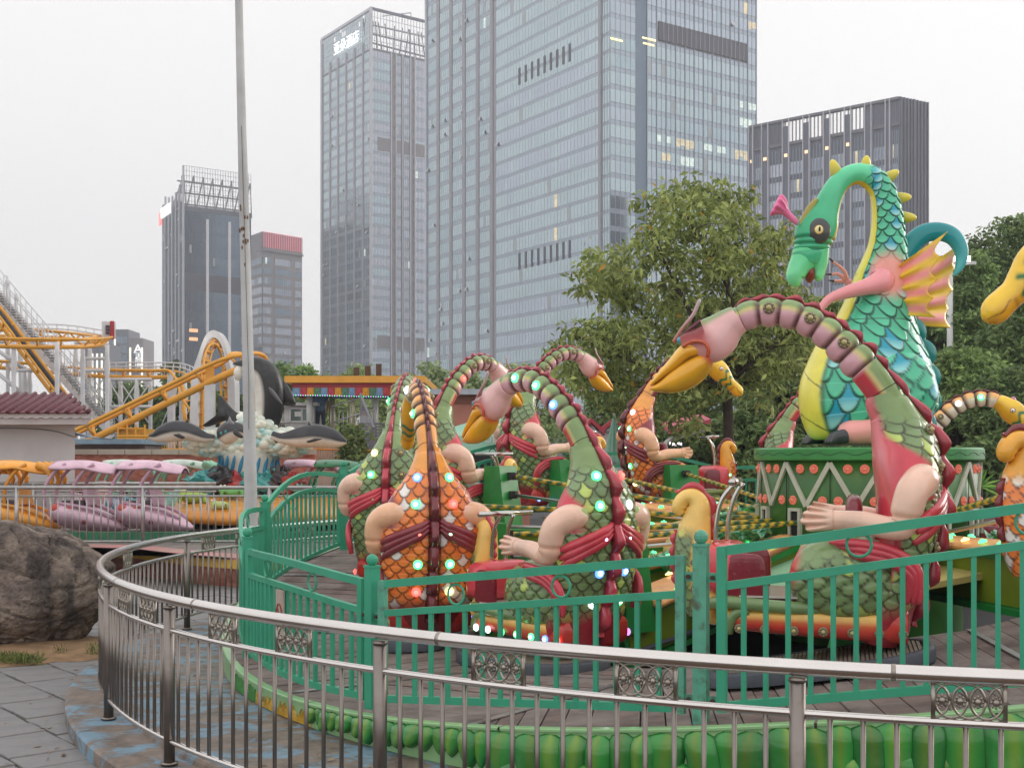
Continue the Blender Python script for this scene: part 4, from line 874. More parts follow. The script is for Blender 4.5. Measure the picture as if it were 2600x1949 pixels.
# ------------------------------------------------------------------ the tall dragon on the drum
G = .004
def D(px, py): return np.array((CR[0] + (px - 2200) * G, EYE - (py - HY) * G))
def D2(px, py, dy): d_ = CR[1] + dy; return np.array(((px - 1300) * d_ / F, EYE - (py - HY) * d_ / F))
def drow(lst, dy=0): return [(D2(a, b, dy)[0], CR[1] + dy, D2(a, b, dy)[1], h * G, lat * G) for a, b, h, lat in lst]
dr = thing('dragon_statue', (CR[0], CR[1], 1.965), 'tall teal scaled dragon figure with pink wings and yellow spikes standing on the drum', 'dragon statue')
B = Sweep(drow([(2216, 1112, 100, 100), (2214, 1095, 140, 125), (2207, 1055, 166, 148), (2203, 1000, 172, 150), (2207, 940, 158, 138), (2214, 880, 134, 118), (2222, 830, 106, 98), (2229, 780, 87, 82), (2236, 720, 70, 68), (2246, 670, 58, 56), (2252, 630, 49, 48), (2253, 590, 42, 42), (2252, 550, 38, 38), (2246, 510, 34, 35), (2236, 480, 31, 32), (2215, 455, 29, 30), (2186, 442, 27, 28), (2155, 447, 26, 28), (2127, 469, 27, 28), (2109, 500, 30, 30), (2096, 532, 36, 33), (2083, 562, 48, 40), (2069, 595, 52, 43), (2058, 630, 44, 40), (2050, 655, 42, 38), (2046, 668, 36, 34)]), 680, 260)
ct = np.cos(B.th)[None, :] + 0 * B.t[:, None]; z = B.V[..., 2]; u = B.arc(); up = B.s[:, None] + 0*ct
# scale size grows towards the belly: integrate the pattern coordinate
wl = np.interp(B.s, [0, .4, 1.4, 2.2, 3.0], [.25, .25, .22, .135, .12]); vv = np.concatenate(((0,), np.cumsum(np.diff(B.s) / (wl[:-1] * .48))))
idh, e, d, ins = fish(u / wl[:, None], (vv[-1] - vv)[:, None] + 0*u, 1.0, 1.0)
g1, g2, tl, wh = c(50, 156, 122), c(90, 196, 156), c(20, 148, 172), c(150, 210, 206)
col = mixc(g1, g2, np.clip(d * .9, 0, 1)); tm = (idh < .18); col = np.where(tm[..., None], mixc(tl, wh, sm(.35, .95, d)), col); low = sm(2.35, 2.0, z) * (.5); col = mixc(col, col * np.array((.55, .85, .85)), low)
line = 1 - sm(.03, .10, e); col = mixc(col, c(24, 66, 58), line * .9); disp = np.where(ins, .3 + .7 * np.clip(d * 1.2, 0, 1), .3 * d) * (1 - .8 * (1 - sm(0, .08, e)))
tn = B.t[:, None] + 0*ct; smooth_ = sm(.685, .71, tn); headc = mixc(c(60, 172, 124), c(98, 208, 156), .5 + .5 * np.sin(up * 3)); headc = mixc(headc, c(36, 150, 104), sm(.2, .8, -ct) * sm(.74, .9, tn) * .6)
for a_ in (.935, .952, .968): headc = mixc(headc, c(22, 116, 88), .8 * np.exp(-((tn - a_ + .012 * ct) / .0045) ** 2))
col = mixc(col, headc, smooth_); belly = sm(.78, .86, ct) * sm(.955, .90, tn); yel = mixc(c(224, 214, 84), c(206, 170, 30), sm(.62, .74, tn)); yel = mixc(yel, c(120, 116, 40), (np.abs(((up * 3.2 + .8 * np.abs(np.sin(B.th))[None, :]) % 1) - .5) > .475) * (z < 3.1) * .8); col = mixc(col, yel, belly)
col = mixc(col, c(40, 80, 50), .7 * np.exp(-((ct - .80) / .03) ** 2) * sm(.7, .6, tn)); sh = sm(.0, .04, np.hypot(0, 0)); shoulder = np.exp(-(((B.V[..., 0] - D(2240, 0)[0]) / .2) ** 2 + ((z - D(0, 706)[1]) / .22) ** 2) ** 2) * (np.abs(ct) < .7); col = mixc(col, c(222, 150, 138), np.clip(shoulder * 1.2, 0, 1))
seam = np.exp(-((z - D(0, 819)[1]) / .006) ** 2); col = mixc(col, c(30, 60, 54), seam * (tn < .5) * .8)
B.V += B.nrm * (disp * .014 * (1 - smooth_) * (1 - belly) * (1 - np.clip(shoulder, 0, 1)))[..., None]; 
for a_ in (.935, .952, .968): B.V -= B.nrm * (.018 * np.exp(-((tn - a_ + .012 * np.cos(B.th)[None, :]) / .004) ** 2))[..., None]
pleat = .05 * np.maximum(0, np.sin(B.th * 1 + 0))[None, :] * 0
B.V[..., 0] += 0
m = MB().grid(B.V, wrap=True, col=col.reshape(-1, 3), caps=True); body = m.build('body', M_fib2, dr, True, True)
for nm, rr in (('upper_jaw', [(2052, 640, 40, 37), (2040, 662, 34, 35), (2026, 685, 27, 32), (2019, 706, 22, 28), (2026, 720, 13, 18), (2031, 724, 4, 6)]), ('lower_jaw', [(2072, 640, 34, 34), (2078, 668, 24, 29), (2079, 690, 16, 23), (2077, 705, 12, 18), (2074, 712, 5, 8)])):
    S = Sweep(drow(rr), 30, 30); ct = np.cos(S.th)[None, :] + 0*S.t[:, None]; m = MB().grid(S.V, wrap=True, col=mixc(c(86, 196, 136), c(120, 218, 160), sm(0, 1, S.t[:, None] + 0*ct)).reshape(-1, 3), caps=True); m.build(nm, M_fib2, dr, True, True)
m = MB(); x, z_ = D(2056, 694); m.ball((x, CR[1], z_), (.05, .09, .10), 8, 10, col=c(120, 40, 34)); m.build('mouth', M_fib2, dr, True, True)
for s_ in (-1, 1):
    x, z_ = D(2071, 592); m = MB(); m.ball((x + .005, CR[1] + s_ * .135, z_), (.112, .06, .135), 12, 20, col=c(62, 66, 66)); m.ball((x - .01, CR[1] + s_ * .17, z_), (.058, .035, .058), 10, 16, col=c(150, 100, 40)); m.ball((x - .013, CR[1] + s_ * .178, z_), (.046, .035, .048), 10, 16, col=c(226, 214, 150)); m.ball((x - .014, CR[1] + s_ * .214, z_ + .003), (.012, .012, .026), 8, 10, col=c(30, 24, 20)); m.build('eye', M_fib2, dr, True, True)
    S = Sweep(drow([(2074, 506, 5, 5), (2062, 522, 9, 7), (2046, 548, 9, 8), (2033, 574, 5, 6)], s_ * .06), 20, 14); MB().grid(S.V, wrap=True, col=c(150, 140, 60) if s_ < 0 else c(90, 80, 40), caps=True).build('brow', M_fib2, dr, True, True)
S = Sweep(drow([(2030, 570, 7, 7), (2010, 553, 8, 8), (1994, 537, 11, 11), (1982, 526, 22, 20), (1972, 520, 27, 26), (1968, 518, 24, 22)]), 30, 40); rip = 1 + .12 * np.sin(S.th * 9)[None, :, None] * sm(.5, .8, S.t)[:, None, None]; V = S.C[:, None] + (S.V - S.C[:, None]) * rip
MB().grid(V, wrap=True, col=mixc(c(214, 120, 160), c(226, 96, 150), S.t[:, None] + 0*S.th[None, :]).reshape(-1, 3), caps=True).build('horn', M_fib2, dr, True, True)
for px, py, dx, dy in ((2123, 437, -.35, 1), (2197, 428, .12, 1), (2254, 452, .8, .55), (2281, 503, 1, .1), (2294, 552, 1, -.02), (2135, 430, 9, 9)):
    if dx == 9: continue
    p0 = D(px, py); d_ = np.array((dx, dy)); d_ /= np.linalg.norm(d_); S = Sweep([(p0[0] - d_[0]*.05, CR[1], p0[1] - d_[1]*.05, .07, .06), (p0[0] + d_[0]*.03, CR[1], p0[1] + d_[1]*.03, .056, .05), (p0[0] + d_[0]*.09, CR[1], p0[1] + d_[1]*.09, .04, .036), (p0[0] + d_[0]*.125, CR[1], p0[1] + d_[1]*.125, .02, .02), (p0[0] + d_[0]*.135, CR[1], p0[1] + d_[1]*.135, .004, .004)], 18, 18); MB().grid(S.V, wrap=True, col=mixc(c(150, 150, 50), c(226, 206, 70), S.t[:, None] + 0*S.th[None]).reshape(-1, 3), caps=True).build('spike', M_fib2, dr, True, True)
for s_, off in ((-1, (0, 0)), (1, (40, 26))):      # wings
    ribs = [((2283, 672), (2405, 588)), ((2283, 704), (2386, 652)), ((2284, 735), (2380, 709)), ((2285, 766), (2368, 757)), ((2284, 800), (2374, 806))]
    n, k = 61, 16; V = np.zeros((n, k, 3)); K = np.zeros((n, k, 3))
    for i in range(n):
        q = i / (n-1) * 4; i0 = min(int(q), 3); f = q - i0; a = np.array(ribs[i0][0]) * (1-f) + np.array(ribs[i0+1][0]) * f; b = np.array(ribs[i0][1]) * (1-f) + np.array(ribs[i0+1][1]) * f
        sc_ = math.sin(PI * f); rb = max(math.exp(-(f/.29)**2), math.exp(-((1-f)/.29)**2))
        for j in range(k):
            v = j / (k-1); e_ = b + (a - b) * .17 * sc_; pxy = a + (e_ - a) * v + np.array((off[0] * (1 if s_ > 0 else 0), off[1] * (1 if s_ > 0 else 0))); yo = s_ * (.22 + .28 * v ** 1.2); x, z_ = D2(*pxy, yo)
            V[i, j] = (x, CR[1] + s_ * (.22 + .28 * v ** 1.2) + s_ * (.035 * rb * (1 - .3*v) - .03 * sc_), z_); K[i, j] = mixc(c(228, 134, 146), c(218, 178, 42), np.array(min(1, rb * 1.2 + .9 * math.exp(-((1 - v)/.05)**2))))
    b_ = V[:, ::-1] - np.array((0, s_ * .035, 0)); MB().grid(np.concatenate((V, b_), 1), wrap=True, col=np.concatenate((K, K[:, ::-1]), 1).reshape(-1, 3), caps=True).build('wing', M_fib2, dr, True, True)
    x, z0 = D(2283, 668); x2, z1 = D(2284, 806); m = MB(); m.tube([(x + off[0]*G*(s_ > 0), CR[1] + s_*.21, z0), (x2 + off[0]*G*(s_ > 0), CR[1] + s_*.21, z1)], .022, 8); m.build('wing_hinge', mat('dark_hinge', c(52, 54, 52), .5, 0, .2, 20), dr, True)
for s_ in (-1, 1):       # arms with three clawed fingers
    dy = s_ * .2
    pts = [(2240, 708, 34, 30), (2236, 716, 31, 30), (2200, 728, 21, 21), (2150, 742, 16, 16), (2108, 758, 12, 12), (2090, 775, 10, 10), (2078, 790, 8, 9)] if s_ < 0 else [(2230, 700, 34, 30), (2200, 715, 22, 22), (2172, 728, 14, 14), (2158, 722, 10, 10), (2150, 712, 9, 10)]
    rr = [drow([p_], s_ * (.2 + .12 * min(1, i / 2)))[0] for i, p_ in enumerate(pts)]; S = Sweep(rr, 50, 30); am = MB().grid(S.V, wrap=True, col=c(226, 146, 150), caps=True).build('arm', M_fib2, dr, True, True)
    e_ = S.C[-1]
    fingers = [((2070, 806), (2058, 822)), ((2076, 812), (2070, 832)), ((2084, 810), (2084, 830))] if s_ < 0 else [((2140, 690), (2110, 664)), ((2128, 696), (2108, 696)), ((2136, 712), (2118, 711))]
    for k, (a, b) in enumerate(fingers):
        p1, p2 = D2(*a, s_ * .32), D2(*b, s_ * .32); yy = e_[1] + (k - 1) * .05 * s_; q = cr([(e_[0], e_[1], e_[2]), (p1[0], yy, p1[1]), (p2[0], yy, p2[1])], 12); fo = MB().tube(q, np.linspace(.026, .012, 12), 8, col=c(222, 146, 146)).build('finger', M_fib2, am, True, True)
        dd = q[-1] - q[-2]; dd /= np.linalg.norm(dd); MB().tube([q[-1] - dd * .012, q[-1] + dd * .03, q[-1] + dd * .055], [.014, .009, .002], 8, col=c(40, 34, 36)).build('claw', M_fib2, am, True, True)
S = Sweep(drow([(2270, 700, 20, 20), (2290, 660, 24, 20), (2312, 622, 26, 20), (2345, 594, 25, 18), (2385, 588, 24, 16), (2418, 600, 23, 15), (2438, 628, 20, 13), (2441, 660, 15, 10), (2432, 685, 9, 7), (2419, 701, 2, 2)], .3), 70, 30); MB().grid(S.V, wrap=True, col=mixc(c(0, 128, 134), c(80, 172, 176), sm(.5, 1, S.t[:, None]) + 0*S.th[None]).reshape(-1, 3), caps=True).build('tail', M_fib2, dr, True, True)
pth = cr([(D(a, b)[0], CR[1] + .1, D(a, b)[1]) for a, b in ((2310, 812), (2338, 850), (2358, 900), (2368, 960), (2370, 1020), (2358, 1075), (2340, 1105))], 90); Tn = np.gradient(pth, axis=0); Tn /= np.linalg.norm(Tn, axis=1)[:, None]; on_ = np.cross(Tn, (0, 1, 0)); on_ *= np.sign(on_[:, 0])[:, None]
m = MB(); crest(m, pth, on_, .05 + .07 * np.abs(np.sin(np.linspace(0, 5.0, 90) * PI)) ** .8, .035, col=c(14, 120, 118)); m.build('back_fin', M_fib2, dr, True, True)
for s_ in (-1, 1):
    S = Sweep([(D(2262, 0)[0], CR[1] + s_ * .42, D(0, 1082)[1], .15, .15), (D(2200, 0)[0], CR[1] + s_ * .45, D(0, 1090)[1], .15, .15), (D(2140, 0)[0], CR[1] + s_ * .47, D(0, 1098)[1], .13, .14), (D(2108, 0)[0], CR[1] + s_ * .47, D(0, 1103)[1], .10, .12), (D(2098, 0)[0], CR[1] + s_ * .47, D(0, 1105)[1], .05, .06)], 24, 24); ft = MB().grid(S.V, wrap=True, col=c(224, 150, 144), caps=True).build('foot', M_fib2, dr, True, True)
    for k in (-1, 0, 1):
        S = Sweep([(D(2112, 0)[0], CR[1] + s_ * .47 + k * .085, D(0, 1108)[1], .07, .045), (D(2092, 0)[0], CR[1] + s_ * .47 + k * .09, D(0, 1112)[1], .06, .04), (D(2070, 0)[0], CR[1] + s_ * .47 + k * .095, D(0, 1126)[1], .012, .01)], 12, 14); MB().grid(S.V, wrap=True, col=c(48, 50, 54), caps=True).build('claw', M_fib2, ft, True, True)
    # thigh bulge with folds
    n, k = 60, 90; ph = np.linspace(.03, PI - .03, n)[:, None]; th = (np.arange(k) * 2*PI/k)[None]; nx, ny, nz = np.sin(ph)*np.cos(th), np.sin(ph)*np.sin(th), np.cos(ph) + 0*th; x0, z0 = D(2240, 1000); V = np.stack((x0 + .42*nx, CR[1] + s_*.38 + .26*ny, z0 + .42*nz), -1); idh, e, d, ins = fish((V[..., 0] - x0)/.25, (.6 - (V[..., 2] - z0) + .25*(V[..., 0] - x0))/.11, 1., 1.)
    col = mixc(g1, g2, np.clip(d, 0, 1)); col = np.where((idh < .22)[..., None], mixc(tl, wh, sm(.35, .95, d)), col); col = mixc(col, c(24, 66, 58), (1 - sm(.03, .1, e)) * .9); V += np.stack((nx, ny, nz), -1) * (.010 * np.where(ins, d, .2))[..., None]; MB().grid(V, wrap=True, col=col.reshape(-1, 3), caps=True).build('thigh', M_fib2, dr, True, True)
# ------------------------------------------------------------------ towers beyond the park
def glass(name, col, metal=.8, rough=.1): return mat(name, col, rough, metal, .06, .15)
GL = [glass('tower_glass_%s' % k, v) for k, v in dict(pale=(.43, .53, .565), mid=(.405, .505, .545), deep=(.375, .475, .525), lilac=(.425, .485, .56)).items()]
GD = [glass('dark_glass_%s' % k, v, .75, .14) for k, v in dict(one=(.13, .18, .24), two=(.11, .16, .22), three=(.15, .20, .255)).items()]
GG = [glass('grey_glass_%s' % k, v, .75, .12) for k, v in dict(one=(.32, .35, .41), two=(.42, .44, .51), three=(.25, .28, .34)).items()]
M_span = mat('spandrel_panel', c(168, 178, 190), .25, .45, .05, .2); M_mull = mat('dark_mullion', c(140, 150, 160), .5, .3, .05, .3); M_fin = mat('grey_fin', c(158, 158, 165), .55, .1, .06, .3); M_finl = mat('pale_fin', c(196, 196, 204), .5, .2, .05, .3)
M_louv = mat('louvre_grey', c(82, 82, 94), .6, .2, .1, .5); M_gstone = mat('grey_cladding', c(120, 120, 128), .6, .1, .08, .4); M_gstone2 = mat('dark_cladding', c(106, 110, 124), .6, .1, .08, .4); M_tan = mat('taupe_cladding', c(142, 137, 140), .65, 0, .1, .4)
M_warm = mat('lit_office_warm', (.6, .5, .3), .4, var=.5, scale=1.2, emis=(1, .85, .6), estr=.3); M_cool = mat('lit_office_cool', (.6, .7, .65), .4, var=.5, scale=1.2, emis=(.85, 1, .92), estr=.35)
M_blind = mat('window_blind', c(170, 176, 180), .35, .3, .08, .4)
M_strip = mat('lit_ceiling_strip', (1, .8, .4), .4, var=0, emis=(1, .78, .38), estr=1.2)
unit = MB().frame((0, 0, 0), (1, 0, 0), (0, 1, 0), (0, 0, 1), .5, .5, .5)
UNIT = {}
def unit_mesh(name, m):
    if (name, m.name) not in UNIT: UNIT[(name, m.name)] = unit.mesh(name, m)
    return UNIT[(name, m.name)]
class Tower:
    def __init__(s, name, loc, label, cat='tower', budget=290): s.o = thing(name, loc, label, cat); s.budget = budget; s.used = 0; s.sp = 0; s.rest = MB(); s.rm = []
    def face(s, A, B, z0, z1):
        s.A = np.array(A, float)[:2]; s.B = np.array(B, float)[:2]; s.L = np.linalg.norm(s.B - s.A); s.X = (s.B - s.A) / s.L; n = np.array((s.X[1], -s.X[0])); s.N = n if n @ (-(s.A + s.B)) > 0 else -n; s.z0, s.z1 = z0, z1; return s
    def pt(s, u, z, out=0): q = s.A + s.X * u + s.N * out; return np.array((q[0], q[1], z))
    def slab(s, mb, u0, u1, z0, z1, o0, o1, m=0):
        X = np.array((*s.X, 0)); N = np.array((*s.N, 0)); mb.frame(s.pt((u0+u1)/2, (z0+z1)/2, (o0+o1)/2), X, N, (0, 0, 1), abs(u1-u0)/2, abs(o1-o0)/2, abs(z1-z0)/2, None, m)
    def pane(s, u0, u1, z0, z1, m, out=.03, name='window_pane'):
        if (s.used < s.budget if name == 'window_pane' else s.sp < 280):
            o = link(name, unit_mesh(name, m), s.o, False); o.location = Vector(s.pt((u0+u1)/2, (z0+z1)/2, out)) - s.o.location
            o.rotation_euler = (rng.normal(0, .0035), 0, math.atan2(s.X[1], s.X[0]) + rng.normal(0, .0035)); o.scale = (u1-u0, .06, z1-z0)
            if name == 'window_pane': s.used += 1
            else: s.sp += 1; o.rotation_euler = (0, 0, math.atan2(s.X[1], s.X[0]))
        else:
            if m.name not in s.rm: s.rm.append(m.name)
            X = np.array((*s.X, 0)); N = np.array((*s.N, 0)); X = X + N * rng.normal(0, .0035); Z = np.array((0, 0, 1.)) + N * rng.normal(0, .0035)
            s.rest.frame(s.pt((u0+u1)/2, (z0+z1)/2, out), X, N, Z, (u1-u0)/2, .03, (z1-z0)/2, None, s.rm.index(m.name))
    def done(s):
        if s.rest.n: tag(s.rest.build('window_pane', [MATS[k] for k in s.rm], s.o), kind='stuff')
def prism_xy(mb, pts, z0, z1, m=0): mb.prism([(p[0], p[1], z0) for p in pts], (0, 0, z1 - z0), None, m)
def along(A, dirx, px):
    """distance from A along dirx until the photo column px"""
    k = (px - 1300) / F; return (k * A[1] - A[0]) / (dirx[0] - k * dirx[1])
def curtain(t, u0, u1, z0, z1, n, pitch, sp, mats, mull, every=1, mw=.09, md=.1, lit=.0, opens=0, spm=M_span, skip=None):
    """glass bays between u0 and u1: panes, spandrels, mullions, double transom lines, some top-hung windows standing open"""
    w = (u1 - u0) / n; nf = int((z1 - z0) / pitch); mm = MB(); op = MB()
    for f in reversed(range(nf)):
        za = z0 + f * pitch; t.pane(u0, u1, za, za + sp * pitch, spm, -.01, 'spandrel'); fm = rng.integers(0, len(mats))
        for zz in (za, za + sp * pitch): t.slab(mm, u0, u1, zz - .025, zz + .025, 0, .05)
        for k in range(n):
            if skip and skip(k, f): continue
            m = mats[fm] if rng.random() < .88 else mats[rng.integers(0, len(mats))]
            if rng.random() < .02: m = M_blind
            if rng.random() < lit: m = M_warm if rng.random() < .5 else M_cool
            t.pane(u0 + k*w + mw*.5, u0 + (k+1)*w - mw*.5, za + sp*pitch + .04, za + pitch - .04, m)
            if rng.random() < opens * .6:
                q0, q1 = t.pt(u0 + (k+.05)*w, za + sp*pitch*1.3, .55), t.pt(u0 + (k+.95)*w, za + sp*pitch*1.3, .55); r0, r1 = t.pt(u0 + (k+.05)*w, za + sp*pitch*1.3 + .9, .08), t.pt(u0 + (k+.95)*w, za + sp*pitch*1.3 + .9, .08)
                op.add([q0, q1, r1, r0, q0 + (0, 0, .06), q1 + (0, 0, .06), r1 + (0, 0, .06), r0 + (0, 0, .06)], [(0, 1, 2, 3), (7, 6, 5, 4), (0, 4, 5, 1), (2, 6, 7, 3), (0, 3, 7, 4), (1, 5, 6, 2)])
    for k in range(0, n + 1):
        x = u0 + k * w; wd = mw * (1.6 if every > 1 and k % every == 0 else 1); t.slab(mm, x - wd/2, x + wd/2, z0, z1, 0, md * (1.8 if every > 1 and k % every == 0 else 1))
    tag(mm.build('mullion', mull, t.o), kind='stuff')
    if op.n: tag(op.build('open_window', M_finl, t.o), kind='stuff')
def two_dirs(m): l = math.hypot(m, 1); a = np.array((m, 1)) / l; b = np.array((1, -m)) / l; return a, b       # left-receding, right-receding
# --- the main glass tower
d0 = 250; K0 = PZ(1549, d0, 0)[:2]; dl, dr_ = two_dirs(-.66)
t = Tower('glass_tower', (*K0, 0), 'huge pale blue-green glass office tower filling the top centre of the view')
uL = along(K0, dl, 1083); uR = along(K0, dr_, 1919.5); ZT = 142.0; core = MB(); prism_xy(core, [K0, K0 + dr_*uR, K0 + dr_*uR + dl*uL, K0 + dl*uL], 0, ZT); core.build('tower_core', M_gstone, t.o)
t.face(K0, K0 + dr_ * uR, 12, ZT); s1, s2 = along(K0, dr_, 1613), along(K0, dr_, 1642); p_ = 3.7
lv0, lv1 = along(K0, dr_, 1671), along(K0, dr_, 1897)
nb = 24; wB = (uR - s2) / nb; lf = int((98 - 12) / p_)
def sk(k, f): z = 12 + f * p_; x = s2 + (k + .5) * wB; return 90.5 < z + 2 < 95.2 and lv0 < x < lv1
curtain(t, s2, uR, 12, ZT, nb, p_, .27, GL, M_mull, 2, .1, .12, .003, .022, skip=sk); curtain(t, 0, s1, 12, ZT, 5, p_, .27, GL, M_mull, 1, .1, .1, .004)
m = MB(); t.slab(m, lv0, lv1, 91.1, 95.1, 0, .26); lo_ = m.build('louvre_band', M_louv, t.o); m = MB()
for k in range(19): x = lv0 + (lv1 - lv0) * (k + 1) / 20; t.slab(m, x - .06, x + .06, 91.1, 95.1, .26, .36)
m.build('louvre_mullion', M_fin, t.o)
m = MB(); t.slab(m, s1, (s1+s2)/2, 0, ZT, -.02, .05); m.build('recess_glass', GD[2], t.o); m = MB(); t.slab(m, (s1+s2)/2, s2 - .1, 0, ZT, -.02, .04); m.build('recess_glass', GD[0], t.o)
for px0, px1, py, mm_ in ((1676, 1702, 358, M_cool), (1724, 1762, 366, M_warm), (1796, 1850, 378, M_cool), (1866, 1912, 390, M_warm), (1728, 1762, 412, M_cool), (1688, 1700, 404, M_warm), (1876, 1918, 262, M_cool), (1876, 1918, 308, M_cool), (1900, 1914, 72, M_warm)):
    u0, u1 = along(K0, dr_, px0), along(K0, dr_, px1); dd = t.pt((u0+u1)/2, 0)[1]; z = EYE - (py - HY) * dd / F; zf = 12 + math.floor((z - 12) / p_) * p_ + .27 * p_
    k = int((u0 - s2) / wB)
    while s2 + k * wB < u1:
        m = MB(); t.slab(m, s2 + k*wB + .1, s2 + (k+1)*wB - .1, zf + .2 + rng.uniform(0, .8), zf + 2.3, .05, .075); m.build('lit_window', mm_, t.o); k += 1 if rng.random() < .7 else 2
for x0, x1, py in ((1549, 1580, 100), (1630, 1664, 98), (1632, 1660, 112)):
    u0, u1 = along(K0, dr_, x0), along(K0, dr_, x1); z = EYE - (py - HY) * t.pt(u0, 0)[1] / F; m = MB(); t.slab(m, u0, u1, z, z + .35, .06, .2); m.build('ceiling_light', M_strip, t.o)
t.face(K0, K0 + dl * uL, 12, ZT); a1, a2, a3 = along(K0, dl, 1524), along(K0, dl, 1260), along(K0, dl, 1250)
curtain(t, a1 + .3, a2, 12, ZT, 32, p_, .2, [GL[0], GL[0], GL[1], GL[3]], M_mull, 4, .11, .035, .002, .008); curtain(t, 0, a1 - .6, 12, ZT, 3, p_, .2, [GL[0], GL[1]], M_mull, 1, .12, .1)
m = MB(); t.slab(m, a1 - .6, a1 + .3, 0, ZT, -.1, .35); m.build('corner_fin', M_fin, t.o); m = MB(); t.slab(m, a2, a3 - .8, 0, ZT, -.1, .1); m.build('dark_slot', M_fin, t.o)
for zc, n0 in ((90.4, 8), (47.6, 8)):
    for k in range(9):
        px = 1322 + k * 16; u = along(K0, dl, px); m = MB(); t.slab(m, u, u + .8, zc - 2.4, zc + 1.5, .05, .14); m.build('vent_slot', M_louv, t.o)
wN = 5; wS = (uL - a3) / wN
for k in range(wN):
    u0 = a3 + k * wS; curtain(t, u0 + .9, u0 + wS - .5, 12, ZT, 5, p_, .3, [GL[0], GL[2], GL[1]], M_mull, 1, .14, .04, .006, .05); m = MB(); t.slab(m, u0 - .5, u0 + .9, 0, ZT, -.1, .22); m.build('grey_fin', M_fin, t.o)
m = MB(); t.slab(m, uL - .5, uL + .3, 0, ZT, -.1, .4); m.build('corner_fin', M_finl, t.o); t.done()
# --- hotel tower
d0 = 400; K0 = PZ(943, d0, 0)[:2]; dl, dr_ = two_dirs(-.707); ZT = EYE + (HY - 22) * d0 / F; uL = along(K0, dl, 818); uR = along(K0, dr_, 1110)
t = Tower('hotel_tower', (*K0, 0), 'tall slim glass hotel tower with white lit lettering at its top left', budget=250)
zc_ = ZT - 13; core = MB(); prism_xy(core, [K0, K0 + dr_*uR, K0 + dr_*uR + dl*uL, K0 + dl*uL], 0, zc_); core.build('tower_core', M_gstone, t.o)
t.face(K0, K0 + dl * uL, 20, ZT); wS = uL / 6
for k in range(6):
    u0 = k * wS; curtain(t, u0 + .3, u0 + wS - .9, 20, zc_ + 2, 4, 3.45, .32, [GL[0], GL[2], GL[1]], M_mull, 1, .18, .05, .006, .045); m = MB(); t.slab(m, u0 + wS - .9, u0 + wS + .3, 0, zc_ + 3, -.1, .24); m.build('grey_fin', M_fin, t.o)
def crown(t, z0, z1, L, n, rows_, w=.16, mt=None):
    m = MB()
    for k in range(n + 1): t.slab(m, L*k/n - w/2, L*k/n + w/2, z0, z1, -.1, .1)
    for k in range(rows_ + 1): z = z0 + (z1 - z0) * k / rows_; t.slab(m, 0, L, z - w/2, z + w/2, -.08, .08)
    tag(m.build('crown_frame', mt or M_finl, t.o), kind='stuff')
crown(t, zc_, ZT, uL, 24, 7)
for i in range(24):
    for j in range(7):
        if j < 5 or rng.random() < .75: t.pane(uL*i/24 + .1, uL*(i+1)/24 - .1, zc_ + (ZT - zc_)*j/7 + .08, zc_ + (ZT - zc_)*(j+1)/7 - .08, GL[(i + j) % 3], 0)
m = MB(); t.slab(m, 0, uL, ZT - .4, ZT + .5, -.4, .4); t.slab(m, -.4, .5, 0, ZT + .5, -.3, .5); t.slab(m, uL - .5, uL + .5, 0, ZT, -.3, .5); m.build('edge_trim', M_finl, t.o)
M_sign = mat('lit_white_letters', (1, 1, .98), .4, var=0, emis=(1, 1, .97), estr=.9)
tx = text('hotel_lettering', '亚朵酒店', 4.7, t.pt(uL * .46, ZT - 7.2, .7), (R(90), 0, math.atan2(-t.X[1], -t.X[0])), M_sign, t.o, .1)
t.face(K0, K0 + dr_ * uR, 20, ZT); crown(t, zc_, ZT, uR, 22, 5); m = MB(); t.slab(m, 0, uR, ZT - .4, ZT + .4, -.4, .4)
for k in range(12): x = uR * (k + .3) / 12; q0, q1 = t.pt(x, zc_, -5), t.pt(x + rng.uniform(-2, 2), ZT - 2, -5); m.beam(q0, q1, .35, .35)
for k in range(4): m.beam(t.pt(0, zc_ + 3 * k + 1, -6), t.pt(uR, zc_ + 3 * k + 1 + rng.uniform(-1, 1), -6), .6, .4)
m.build('roof_steelwork', M_gstone2, t.o)
def uu(px): return along(K0, dr_, px)
for x0, x1, n in ((944, 990, 6), (1003, 1018, 3), (1025, 1040, 3), (1052, 1108, 6)): curtain(t, uu(x0), uu(x1), 20, zc_, n, 3.45, .3, [GG[1], GL[3], GG[1]] if x0 > 944 else [GL[2], GG[1], GL[3]], M_mull, 1, .14, .12, .003, .012)
for x0, x1 in ((992, 1002), (1041, 1050)):
    m = MB(); u0, u1 = uu(x0), uu(x1); z = 20
    while z < zc_ - 4: t.slab(m, u0, u1, z, z + 2.3, -.1, .3); t.slab(m, u0, u0 + .9, z + 2.3, z + 3.45, -.1, .3); z += 3.45
    m.build('slotted_shaft', M_tan, t.o); m = MB(); t.slab(m, u0 + .9, u1, 20, zc_, -.1, -.02); m.build('shaft_recess', M_louv, t.o)
for x0 in (1020, 991, 1003, 1040, 1051): m = MB(); t.slab(m, uu(x0), uu(x0 + 2.2), 0, zc_, -.1, .5); m.build('grey_fin', M_finl, t.o)
for py in (372, 870): z = EYE + (HY - py) * 405 / F; m = MB(); t.slab(m, uu(958), uR, z - 2.2, z + 2.2, .02, .1); m.build('plant_floor_band', M_tan, t.o)
m = MB(); q = t.pt(uu(1040), ZT, -5); m.beam(q, q + (0, 0, 3), .3, .3); m.beam(q + (-7, 0, 2), q + (3, 0, 3.2), .3, .3); m.beam(q + (3, 0, 3.2), q + (3, 0, 1), .3, .3); m.build('roof_crane', M_finl, t.o); t.done()
